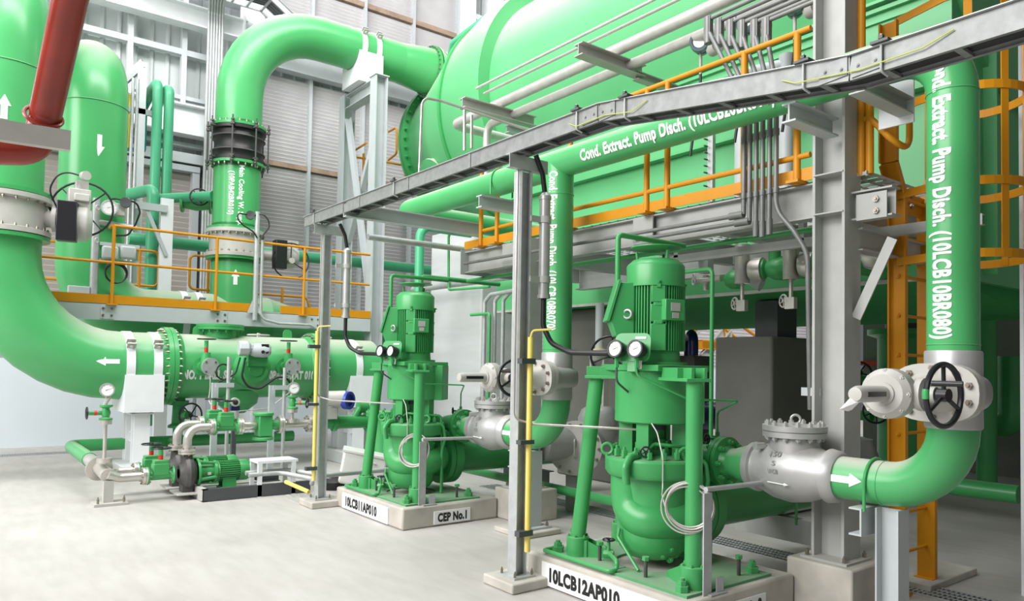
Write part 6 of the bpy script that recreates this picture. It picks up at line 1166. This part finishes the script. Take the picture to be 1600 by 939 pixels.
# green valve under the separator bottom nozzle
t = empty('drain_valve', (2.72, YS, 0.6), 'green drain valve with black wheel hanging below the left end of the ball separator', 'valve')
build('body', MB().lathe((2.72, YS - 0.02, 1.02), (0, 0, -1), [(0, 0.14), (0.03, 0.14), (0.04, 0.08), (0.3, 0.09), (0.33, 0.14), (0.36, 0.14), (0.36, 0)], 24).cyl((2.72, YS, 0.85), (2.8, YS - 0.25, 0.85), 0.06, n=14).tube([(2.72, YS - 0.02, 0.66), (2.72, YS - 0.02, 0.42), (2.72, 11.9, 0.42)], 0.07, 16), GREEN, t); build('hand_wheel', wheel_mb((2.82, YS - 0.3, 0.85), (0.3, -1, 0), 0.17, 0.013, 5, 0.03, 0.03), BLACKP, t)
t = empty('strainer_vessel', (4.74, 9.0, 0), 'green flanged barrel standing just left behind the far pump', 'vessel'); build('barrel', MB().cyl((4.74, 9.0, 0), (4.74, 9.0, 0.93), 0.17, n=32), GREEN, t); fl_ = build('flange', MB().lathe((4.74, 9.0, 0.93), UP, [(0, 0.17), (0, 0.24), (0.03, 0.24), (0.03, 0.23), (0.036, 0.23), (0.036, 0.24), (0.066, 0.24), (0.066, 0)], 36), GREEN, t); bolts(t, fl_, GREEN, (4.74, 9.0, 0.996), UP, 0.205, 12, 0.016, 0.02)
# small steel table, box, floor conduits
t = empty('step_table', (3.3, 9.15, 0), 'small white steel stand in front of the stainless pipe run', 'stand')
build('top', MB().box(3.05, 3.55, 8.98, 9.3, 0.40, 0.43), WHITEST, t)
for x in (3.08, 3.5):
    for y in (9.0, 9.28): build('leg', MB().box(x - 0.025, x + 0.025, y - 0.02, y + 0.02, 0, 0.40), WHITEST, t)
wb = at(556, 760, Z=0.1); t0 = MB(); bx_ = V((4.33, 8.75, 0.28)); ux = V((0.26, -0.1, -0.06)); uy = V((0.1, 0.2, 0.0)); uz = V((0.03, -0.01, 0.2))
t = empty('plastic_container', (4.3, 8.75, 0.05), 'white plastic container lying tilted behind the plinth of the far pump', 'container')
build('shell', MB().obb(bx_, ux, uy, uz), PLASTIC, t, bevel=0.03); build('rim', MB().obb(bx_ + uz * 1.02, ux * 1.04, uy * 1.05, uz * 0.06), PLASTIC, t); build('handle', MB().tube([bx_ + uy * -1.03 + ux * 0.1 + uz * 0.55, bx_ + uy * -1.2 + ux * 0.3 + uz * 0.6, bx_ + uy * -1.03 + ux * 0.5 + uz * 0.55], 0.01, 8), PLASTIC, t)
bar = single('rubble_sack', MB().lathe((4.1, 9.1, 0.0), UP, [(0, 0), (0, 0.2), (0.1, 0.22), (0.18, 0.12), (0.2, 0)], 14), BLACK, 'crumpled black sack beside the white container', 'sack')
for i, (y, z, x1, lb) in enumerate(((9.0, 0.27, 3.45, 'front'), (9.12, 0.28, 3.5, 'rear'))):
    single('floor_conduit', MB().tube([(2.95, y, z), (x1 - 0.1, y, z), (x1 + 0.15, y - 0.5, z - 0.04), (3.42 + 0.0, 8.25, z - 0.05), (3.43, 8.12, z + 0.1), (3.43, 8.12, 1.2)] if i == 0 else [(2.95, y, z), (x1, y, z), (x1 + 0.3, y - 0.55, z - 0.04)], 0.028, 12, bend=0.15), GALV, 'grey conduit bending along the skid toward the left tray post, %s one' % lb, 'conduit')
single('yellow_conduit', MB().cyl((3.3, 8.72, 0.2), (3.42, 8.3, 0.13), 0.024, n=12), YEL, 'yellow conduit lying slanted on the floor left of the left tray post', 'conduit')
single('floor_conduit', MB().cyl((3.6, 8.35, 0.3), (4.6, 8.38, 0.3), 0.03, n=12), GALV, 'grey conduit on clips between the left tray post and the far pump', 'conduit')
for i, x in enumerate((3.35, 3.5, 3.62)): single('floor_strip', MB().box(x - 0.02, x + 0.02, 7.95, 8.8, 0, 0.03), STEEL, 'flat steel strip on the floor at the left tray post, %s of three' % ('leftmost', 'middle', 'rightmost')[i], 'strip')
# navy sump pump hall seen beneath
# ---------------------------------------------------------------- red fire pipe and its bracket, upper left
Yr_ = 5.2
t = empty('fire_pipe', at(75, 240, Y=Yr_), 'red fire pipe slanting down at upper left, bent to the left at its foot', 'pipe')
b1, b2 = at(60, 236, Y=Yr_), at(118, -60, Y=4.35)
p = [at(-60, 236, Y=5.1), b1, at(66, 190, Y=Yr_ - 0.02), b2]
build('pipe', MB().tube([at(-80, 232, Y=5.35), at(58, 236, Y=5.35), at(71, 180, Y=5.3), at(112, -10, Y=4.7), at(140, -120, Y=4.4)], 0.088, 32, bend=0.13), RED, t)
build('clamp', MB().torus(at(68, 182, Y=5.28), at(112, -10, Y=4.7) - at(70, 180, Y=5.3), 0.1, 0.012, 32, 8), RED, t)
t = empty('pipe_bracket', at(50, 215, Y=5.1), 'grey flat steel bracket under the red fire pipe', 'pipe support')
a, b = at(-60, 176, Y=5.12), at(111, 204, Y=5.12); build('flat_bar', MB().prism([a + UP * 0.0, b, b - UP * 0.118, a - UP * 0.118], (0, 0.06, 0)), VGREY, t)
# ---------------------------------------------------------------- service rack and pipes on the back wall
yk = 14.6; px0 = at(220, 200, Y=yk).x
t = empty('conduit_rack', (px0, yk, 0), 'white upright post with conduits and cross ladder behind the supply pipe', 'rack')
zt_ = at(220, 96, Y=yk).z; build('post', MB().chan((px0, yk, 0), (px0, yk, zt_), 0.14, 0.07, 0.01, up=(1, 0, 0)), WHITEST, t)
for px in (205, 212): x = at(px, 200, Y=yk).x; build('conduit', MB().cyl((x, yk - 0.05, 2.4), (x, yk - 0.05, zt_ - 0.35), 0.028, n=12), GALV, t)
build('tray_arm', MB().chan((px0, yk, zt_ - 0.05), (px0 - 0.75, yk + 0.9, zt_ - 0.9), 0.1, 0.05, 0.008).chan((px0, yk + 0.1, zt_ + 0.05), (px0 - 0.75, yk + 1.0, zt_ - 0.8), 0.1, 0.05, 0.008), GALV, t); build('cross_arm', MB().box(px0 - 0.6, px0 + 0.3, yk, yk + 0.06, zt_ - 0.95, zt_ - 0.85), PALE, t)
for px, top, bot, m_, lb in ((202, 150, 235, YELS, 'yellow'), (215, 150, 235, BLUE, 'blue'), (228, 152, 238, TEALP, 'teal')):
    a, b = at(px, top, Y=15.2), at(px, bot, Y=15.2); single('service_pipe', MB().tube([(a.x, 15.2, a.z + 0.02), (a.x, 15.2, b.z), (a.x - 0.9, 15.2, b.z)], 0.035, 12, bend=0.06), m_, 'thin %s pipe on the back wall behind the white rack post' % lb, 'pipe')
for px, py, bt, lb, zb_ in ((247, 128, 480, 'left', 2.2), (265, 137, 296, 'right', 4.5)):
    a = at(px, py, Y=14.3); single('cooling_line', MB().tube([(a.x, 15.6, a.z - 0.15), (a.x, 14.9, a.z), (a.x, 14.3, a.z), (a.x, 14.3, zb_)], 0.085, 20, bend=0.16), GTEAL, 'slim teal-green pipe with bent top beside the rack, %s one' % lb, 'pipe')
a = at(240, 296, Y=13.9); single('cooling_line', MB().tube([(a.x - 0.25, 14.6, a.z), (a.x, 13.9, a.z), (a.x, 13.9, 0.5)], 0.1, 20, bend=0.14), GTEAL, 'teal-green pipe with bent top just above the left platform railing', 'pipe')
q = at(300, 318, Y=14.0); single('cooling_line', MB().cyl((a.x + 0.1, 14.0, q.z), (xr - 0.35, 14.0 - 0.9, q.z), 0.085, n=18), GTEAL, 'short teal-green pipe running to the cooling riser', 'pipe')
g_ = at(309, 318, Y=13.6); t = empty('globe_valve', g_ - UP * 0.1, 'small green valve with black wheel left of the cooling riser', 'valve')
build('body', MB().lathe(g_ + V((-0.25, 0.1, 0)), (1, -0.4, 0), [(0, 0.08), (0, 0.17), (0.04, 0.17), (0.05, 0.1), (0.25, 0.13), (0.45, 0.1), (0.46, 0.17), (0.5, 0.17), (0.5, 0.08)], 24).cyl(g_, g_ + V((-0.05, -0.25, 0.05)), 0.06, n=14), GREEN, t); build('hand_wheel', wheel_mb(g_ + V((-0.05, -0.28, 0.06)), (-0.2, -1, 0.2), 0.15, 0.013, 5, 0.03, 0.03), BLACKP, t)
single('cooling_line', MB().cyl((2.5, 14.4, at(200, 372, Y=14.4).z), (9.5, 14.4, at(200, 372, Y=14.4).z), 0.11, n=20), GTEAL, 'long horizontal teal-green pipe behind the riser and the portal', 'pipe')
st = at(262, 310, Y=13.6); t = empty('pipe_post', (st.x, 13.6, 0), 'white steel post behind the left platform holding the teal pipe', 'post'); build('post', MB().chan((st.x, 13.6, 0), (st.x, 13.6, st.z), 0.2, 0.08, 0.01, up=(1, 0, 0)), WHITEST, t); build('arm', MB().box(st.x - 0.5, st.x, 13.55, 13.6, st.z - 0.25, st.z - 0.13), PALE, t); build('brace', MB().angle((st.x - 0.02, 13.57, st.z - 1.0), (st.x - 0.35, 13.57, st.z - 0.25), 0.06, 0.06, 0.008), PALE, t)
# vertical conduit bundle on the wall
for i in range(6):
    x = at(323 + i * 4.3, 150, Y=15.6).x; single('wall_conduit', MB().tube([(x, 15.6, 1.7), (x, 15.6, 8.75), (x - 0.05, 15.4, 8.95), (x - 0.1, 15.0, 8.95)], 0.028, 10, bend=0.1), GALV, 'vertical wall conduit, %s of the bundle of six left of the cooling bend' % ('leftmost', 'second from left', 'third from left', 'third from right', 'second from right', 'rightmost')[i], 'conduit')
m = MB()
for z in (7.15, 5.3, 4.0): m.box(4.05, 4.75, 15.62, 15.68, z - 0.04, z + 0.04)
single('conduit_strut', m, GALV, 'slotted strut rails behind the bundle of six wall conduits', 'bracket')
# high ladder tray near the roof
t = empty('cable_tray', (5, 15, 8.5), 'ladder cable tray high on the back wall above the cooling bend', 'cable tray')
m = MB()
for y in (14.7, 15.3):
    build('side_rail', MB().chan((2.5, y, 9.0), (5.0, y, 9.0), 0.14, 0.04, 0.006, flip=1 if y < 15 else -1), GALV, t); build('side_rail', MB().chan((5.0, y, 9.0), (5.6, y, 8.62), 0.14, 0.04, 0.006, flip=1 if y < 15 else -1), GALV, t); build('side_rail', MB().chan((5.6, y, 8.62), (10.4, y, 8.62), 0.14, 0.04, 0.006, flip=1 if y < 15 else -1), GALV, t)
for i in range(26):
    x = 2.6 + i * 0.3; z = 8.95 if x < 5 else (8.57 if x > 5.6 else 8.95 - (x - 5) * 0.63); m.box(x - 0.02, x + 0.02, 14.7, 15.3, z - 0.01, z + 0.02)
build('rung', m, GALV, t); m = MB()
for y in (14.8, 14.9, 15.0, 15.1): m.tube([(2.5, y, 9.0), (5.0, y, 9.0), (5.6, y, 8.63), (10.3, y, 8.63)], 0.03, 8)
build('cable', m, DARK, t)
# instruments on the left platform
c = at(187, 330, Y=12.5); t = empty('instrument_stand', (c.x - 0.15, 12.5, PZ), 'pipe stand with two grey boxes, round gauges and looped cable, left platform', 'instrument')
a = at(151, 310, Y=12.5); build('stand_pipe', MB().cyl((a.x, 12.5, PZ), (a.x, 12.5, a.z), 0.055, n=14).tube([(a.x, 12.5, a.z - 0.35), (a.x + 0.55, 12.5, a.z - 0.38)], 0.045, 12), GALV, t)
for px in (172, 200): p = at(px, 395, Y=12.4); build('junction_box', MB().obb(p, (0.11, 0, 0), (0, 0.05, 0), (0, 0, 0.1)), PALE, t, bevel=0.03)
p = at(186, 395, Y=12.46); build('mounting_plate', MB().box(p.x - 0.26, p.x + 0.28, 12.45, 12.47, p.z + 0.09, p.z + 0.14).box(p.x - 0.26, p.x + 0.28, 12.45, 12.47, p.z - 0.16, p.z - 0.11), PALE, t)
p = at(171, 324, Y=12.3); gauge(t, p, (-0.2, -1, 0), 0.11, PALE, None, 0.1, 'display'); p2 = at(196, 316, Y=12.3); build('sensor_head', MB().lathe(p2, (-0.2, -1, 0), [(-0.08, 0), (-0.08, 0.075), (0, 0.075), (0, 0.05), (-0.01, 0)], 20), DARK, t); p3 = at(187, 327, Y=12.4); build('sensor_body', MB().box(p3.x - 0.07, p3.x + 0.07, 12.35, 12.5, p3.z - 0.1, p3.z + 0.08), VGREY, t, bevel=0.01)
build('cable', MB().tube([at(171, 312, Y=12.4), at(180, 310, Y=12.35), at(196, 313, Y=12.35), at(214, 316, Y=12.4), at(219, 332, Y=12.4), at(212, 350, Y=12.45), at(200, 368, Y=12.45), at(180, 368, Y=12.45)], 0.014, 8, bend=0.1), BLACK, t)
k0 = at(181, 428, Y=12.4); m = MB()
for i in range(3): m.torus(k0 + V((0, -0.02 * i, 0.01 * i)), (0.1 * i, -1, 0.05), 0.14 + 0.008 * i, 0.01, 32, 6)
build('cable_loop', m, BLACK, t)
a = at(122, 452, Y=12.55); t = single('junction_box', MB().box(a.x - 0.14, a.x + 0.14, 12.45, 12.55, PZ + 0.02, PZ + 0.26), PALE, 'pale grey square junction box on the left platform beside the big bend', 'box', bevel=0.01)
# cable hoop on the left railing
a = at(402, 355, Y=PY - 0.05); t = empty('lamp_post', (a.x, PY - 0.05, 2.2), 'grey conduit post with two looped cables on the left platform railing', 'post')
pa = at(391, 336, Y=PY - 0.05)
build('post', MB().cyl((a.x, PY - 0.05, 2.3), (a.x, PY - 0.05, a.z + 0.25), 0.04, n=12).cyl((a.x + 0.09, PY - 0.05, 2.4), (a.x + 0.09, PY - 0.05, a.z - 0.2), 0.025, n=10), GALV, t); build('sensor_head', MB().lathe(pa, (-0.2, -1, 0), [(-0.06, 0), (-0.06, 0.07), (0.02, 0.07), (0.02, 0.045), (0, 0)], 20), DARK, t)
build('cable', MB().tube([pa + V((-0.05, 0, 0)), at(372, 333, Y=PY - 0.1), at(371, 342, Y=PY - 0.1), at(380, 352, Y=PY - 0.1), at(396, 362, Y=PY - 0.1), at(402, 372, Y=PY - 0.1)], 0.012, 8, bend=0.1), BLACK, t); build('cable', MB().tube([pa + V((0.05, 0, 0)), at(412, 334, Y=PY - 0.1), at(420, 345, Y=PY - 0.1), at(421, 355, Y=PY - 0.1), at(412, 366, Y=PY - 0.1), at(409, 374, Y=PY - 0.1)], 0.012, 8, bend=0.1), BLACK, t)
build('foot', MB().prism([(a.x - 0.12, PY - 0.06, 2.42), (a.x + 0.08, PY - 0.06, 2.42), (a.x + 0.03, PY - 0.06, 2.65), (a.x - 0.03, PY - 0.06, 2.65)], (0, 0.02, 0)), PALE, t)
build('conduit_run', MB().tube([(a.x + 0.09, PY - 0.05, 2.5), (a.x + 0.11, PY - 0.06, 2.33), (a.x + 0.4, PY - 0.06, 2.27), (a.x + 0.95, PY - 0.06, 2.27), (a.x + 1.3, PY - 0.1, 2.05)], 0.022, 10, bend=0.12), GALV, t)
# ================================================================ dim plant beyond the ladder and far hall
def dim_pipe(name, pts, r, m, lb, bend=0.2): return single(name, MB().tube(pts, r, 20, bend=bend), m, lb, 'pipe')
a = at(1412, 600, X=11.5); t = empty('extraction_pump', (a.x, a.y, 0), 'dim green vertical pump barrel in the shade behind the ladder', 'pump')
build('barrel', MB().lathe((a.x, a.y, 0), UP, [(0, 0.45), (0.05, 0.45), (0.05, 0.36), (2.15, 0.36), (2.2, 0.5), (2.28, 0.5), (2.28, 0.2)], 32), GREEN, t); build('head', MB().lathe((a.x, a.y, 2.28), UP, [(0, 0.25), (0.6, 0.25), (0.62, 0.42), (0.7, 0.42), (0.7, 0.2), (1.3, 0.2)], 28), DARK, t)
a = at(1541, 560, X=11.8); dim_pipe('riser_pipe', [(a.x, a.y, 0.0), (a.x, a.y, 4.5)], 0.13, GREEN, 'dim green riser in the shade right of the lettered riser')
a = at(1583, 640, X=12.4); dim_pipe('bend_pipe', [(a.x, a.y, 1.9), (a.x, a.y, 0.9), (a.x, a.y + 1.6, 0.9)], 0.2, GREEN, 'dim green bent pipe at the right edge in the shade')
for px, py, lb in ((1343, 583, 'upper'), (1368, 643, 'lower')):
    a = at(px, py, X=11.0); t = empty('globe_valve', a - UP * 0.2, 'dim %s valve wheel seen between the tall column and the ladder' % lb, 'valve'); build('hand_wheel', wheel_mb(a, (-0.8, -0.6, 0.2), 0.17, 0.016, 5, 0.04, 0.05), BLACKP, t); build('body', MB().cyl(a, a + V((0.5, 0.3, 0)), 0.06, n=12).cyl(a + V((0.5, 0.3, -0.1)), a + V((0.5, -0.9 if lb == 'upper' else 1.2, -0.1)), 0.08, n=14), GREEN, t)
a = at(1338, 690, X=9.6); t = empty('suction_strainer', (a.x, a.y, 0), 'dim silver strainer body low behind the tall platform column', 'strainer'); build('drum', MB().lathe((a.x, a.y, 0.0), UP, [(0, 0.2), (0.4, 0.2), (0.4, 0.33), (0.45, 0.33), (0.5, 0.28), (0.75, 0.2), (0.8, 0)], 28), SILVER, t)
dim_pipe('return_line', [(9.2, 3.0, 0.35), (9.2, 5.6, 0.35), (9.2, 5.6, 0.1)], 0.1, GREEN, 'dim green pipe low on the floor behind the tall platform column')
single('floor_line', MB().cyl((5.45, 4.9, 0.28), (5.45, 8.6, 0.28), 0.05, n=16), GREEN, 'green pipe low on the floor behind the tray post between the two pumps', 'pipe')
# dark conduit cluster beside the pale pier
for i, px in enumerate((757, 773, 786)):
    a = at(px, 500, X=6.6); single('pier_conduit', MB().tube([(6.6, a.y, 0.1), (6.6, a.y, 2.62), (6.6, a.y - 0.15, 2.72), (6.5, a.y - 1.2, 2.74)], 0.03, 10, bend=0.08), GALV, 'vertical conduit on the pale pier behind the middle tray post, %s of three' % ('leftmost', 'middle', 'rightmost')[i], 'conduit')
a = at(765, 500, X=6.5); single('pier_line', MB().tube([(6.5, a.y + 0.5, 2.42), (6.5, a.y, 2.42), (6.5, a.y, 0.1)], 0.025, 10, bend=0.05), GREEN, 'thin green line down the pale pier behind the middle tray post', 'pipe')
a = at(700, 445, X=6.9); single('pier_pipe', MB().cyl((6.9, a.y + 1.2, a.z), (6.9, a.y - 2.0, a.z), 0.06, n=14), GALV, 'grey pipe crossing the pale pier under the walkway end', 'pipe')
p = [at(701, 453, X=6.8), at(701, 362, X=6.8)]
single('pier_line', MB().tube([at(790, 375, X=6.6), at(706, 363, X=6.8), at(701, 368, X=6.8), at(701, 453, X=6.8), at(765, 448, X=6.7)], 0.022, 10, bend=0.06), GREEN, 'thin green looped line in front of the pale pier', 'pipe')
b = at(640, 392, Y=8.2); single('vent_line', MB().tube([(b.x, 7.9, 2.0), (b.x, 7.9, 2.72), (b.x + 1.2, 7.9, 2.72)], 0.03, 12, bend=0.05), GREEN, 'thin green line with an elbow rising just behind the far pump motor', 'pipe')
b = at(655, 420, Y=10.5); dim_pipe('vent_line', [(b.x, 10.5, 0.4), (b.x, 10.5, 3.9), (b.x + 1.0, 10.5, 3.9)], 0.075, GTEAL, 'teal-green pipe rising behind the far pump toward the header bend')
b0, b1 = at(575, 370, Y=7.6), at(725, 392, Y=7.6); single('bridge_pipe', MB().cyl((b0.x, 7.6, b0.z), (b1.x + 0.1, 7.6, b0.z), 0.035, n=14), GALV, 'grey horizontal pipe between the portal leg and the walkway end', 'pipe')
# grey steel frames right of the portal, behind the far pump
column('steel_column', (9.3, 13.6, 0), 5.0, 0.25, 0.25, STEEL, 'grey steel column behind the far pump beside the pale pier', (1, 0, 0))
# far hall: stair, blue pump and navy bend seen under the condenser
t = empty('stair', (19, 14, 0), 'steel stair with orange rails far away, seen under the condenser', 'stair')
def F(px, py, Y=14.0): return at(px, py, Y=Y)
a, b = F(1082, 540), F(1140, 500); build('stringer', MB().chan(F(1095, 560), F(1150, 495), 0.3, 0.1, 0.02).chan(F(1060, 540), F(1110, 490), 0.3, 0.1, 0.02), STEEL, t)
build('post', MB().cyl(F(1085, 539), V((F(1085, 539).x, 14, 0)), 0.08).cyl(F(1110, 538), V((F(1110, 538).x, 14, 0)), 0.08).cyl(F(1140, 507), V((F(1140, 507).x, 14, 0)), 0.08), STEEL, t)
build('rail', MB().tube([F(1145, 500), F(1185, 528)], 0.05, 8).tube([F(1120, 505), F(1150, 528)], 0.05, 8).tube([F(1130, 508), F(1132, 528)], 0.05, 8).tube([F(1080, 520), F(1100, 505)], 0.05, 8), ORANGE, t); build('landing', MB().obb(F(1085, 539), (0.9, 0, 0), (0, 0.1, 0), (0, 0, 0.12)).obb(F(1110, 538), (0.5, 0, 0), (0, 0.1, 0), (0, 0, 0.12)), ORANGE, t)
a = at(1080, 545, X=8.6); t = empty('navy_pipe', (a.x, a.y, 0), 'navy blue pipe bend just right of the nearest pump motor, far behind', 'pipe')
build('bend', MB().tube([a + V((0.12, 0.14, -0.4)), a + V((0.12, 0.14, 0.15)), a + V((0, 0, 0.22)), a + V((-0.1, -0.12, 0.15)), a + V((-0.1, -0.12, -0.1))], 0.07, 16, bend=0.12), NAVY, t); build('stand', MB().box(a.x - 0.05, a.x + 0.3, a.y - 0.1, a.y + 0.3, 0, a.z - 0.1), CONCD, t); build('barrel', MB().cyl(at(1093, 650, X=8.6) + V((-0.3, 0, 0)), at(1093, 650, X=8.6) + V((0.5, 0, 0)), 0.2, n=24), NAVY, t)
# ================================================================ groups of alike things
GR = {'conduit': 'conduits dropping to the walkway beam', 'wall_conduit': 'bundle of vertical wall conduits', 'service_pipe': 'small service pipes', 'cooling_line': 'teal-green cooling lines on the left', 'transmitter': 'round transmitters', 'level_column': 'level columns under the walkway', 'tray_post': 'posts of the cable tray', 'pump_plinth': 'concrete pump plinths', 'riser_pipe': 'green riser pipes', 'check_valve': 'silver check valves', 'reducer_pipe': 'green reducers at the pump nozzles', 'gate_valve': 'gate valves', 'pipe_stand': 'low pipe stands under the riser bends', 'suction_pipe': 'green suction pipes', 'pipe_support': 'stands under the suction pipes', 'cable_post': 'angle posts on the pump plinths', 'cable_coil': 'coils of steel cable at the pumps', 'cable_drop': 'cable drops from the tray', 'yellow_conduit': 'yellow conduits', 'concrete_pedestal': 'concrete pedestals of the platform columns', 'concrete_pier': 'concrete piers under the condenser', 'butterfly_valve': 'butterfly valves', 'pipe_saddle': 'saddle stands of the separator line', 'railing': 'orange railings', 'platform': 'steel platforms', 'steel_column': 'steel columns', 'stand_pipe': 'level stand pipes at the condenser', 'drain_cock': 'blind-flanged valves on the separator', 'conduit_stand': 'conduit stands before the separator', 'suction_bend': 'stainless suction bends', 'discharge_bend': 'stainless discharge elbows', 'gauge_stand': 'pressure gauge stands', 'floor_conduit': 'floor conduits', 'floor_strip': 'flat strips on the floor', 'pier_conduit': 'conduits on the pale pier', 'pier_line': 'thin green lines at the pale pier', 'beam_bracket': 'brackets under the header', 'pipe_bracket': 'pipe brackets', 'cable_tray': 'cable trays', 'suction_strainer': 'silver strainers', 'drain_line': 'thin green drain lines', 'globe_valve': 'small hand valves', 'vent_line': 'vent lines behind the far pump', 'floor_grating': 'floor drain gratings', 'junction_box': 'grey junction boxes'}
from collections import Counter
tops = [o for o in bpy.data.objects if o.parent is None and 'category' in o]
cnt = Counter(o.name.split('.')[0] for o in tops)
for o in tops:
    b = o.name.split('.')[0]
    if cnt[b] > 1 and b in GR and 'group' not in o: o['group'] = GR[b]
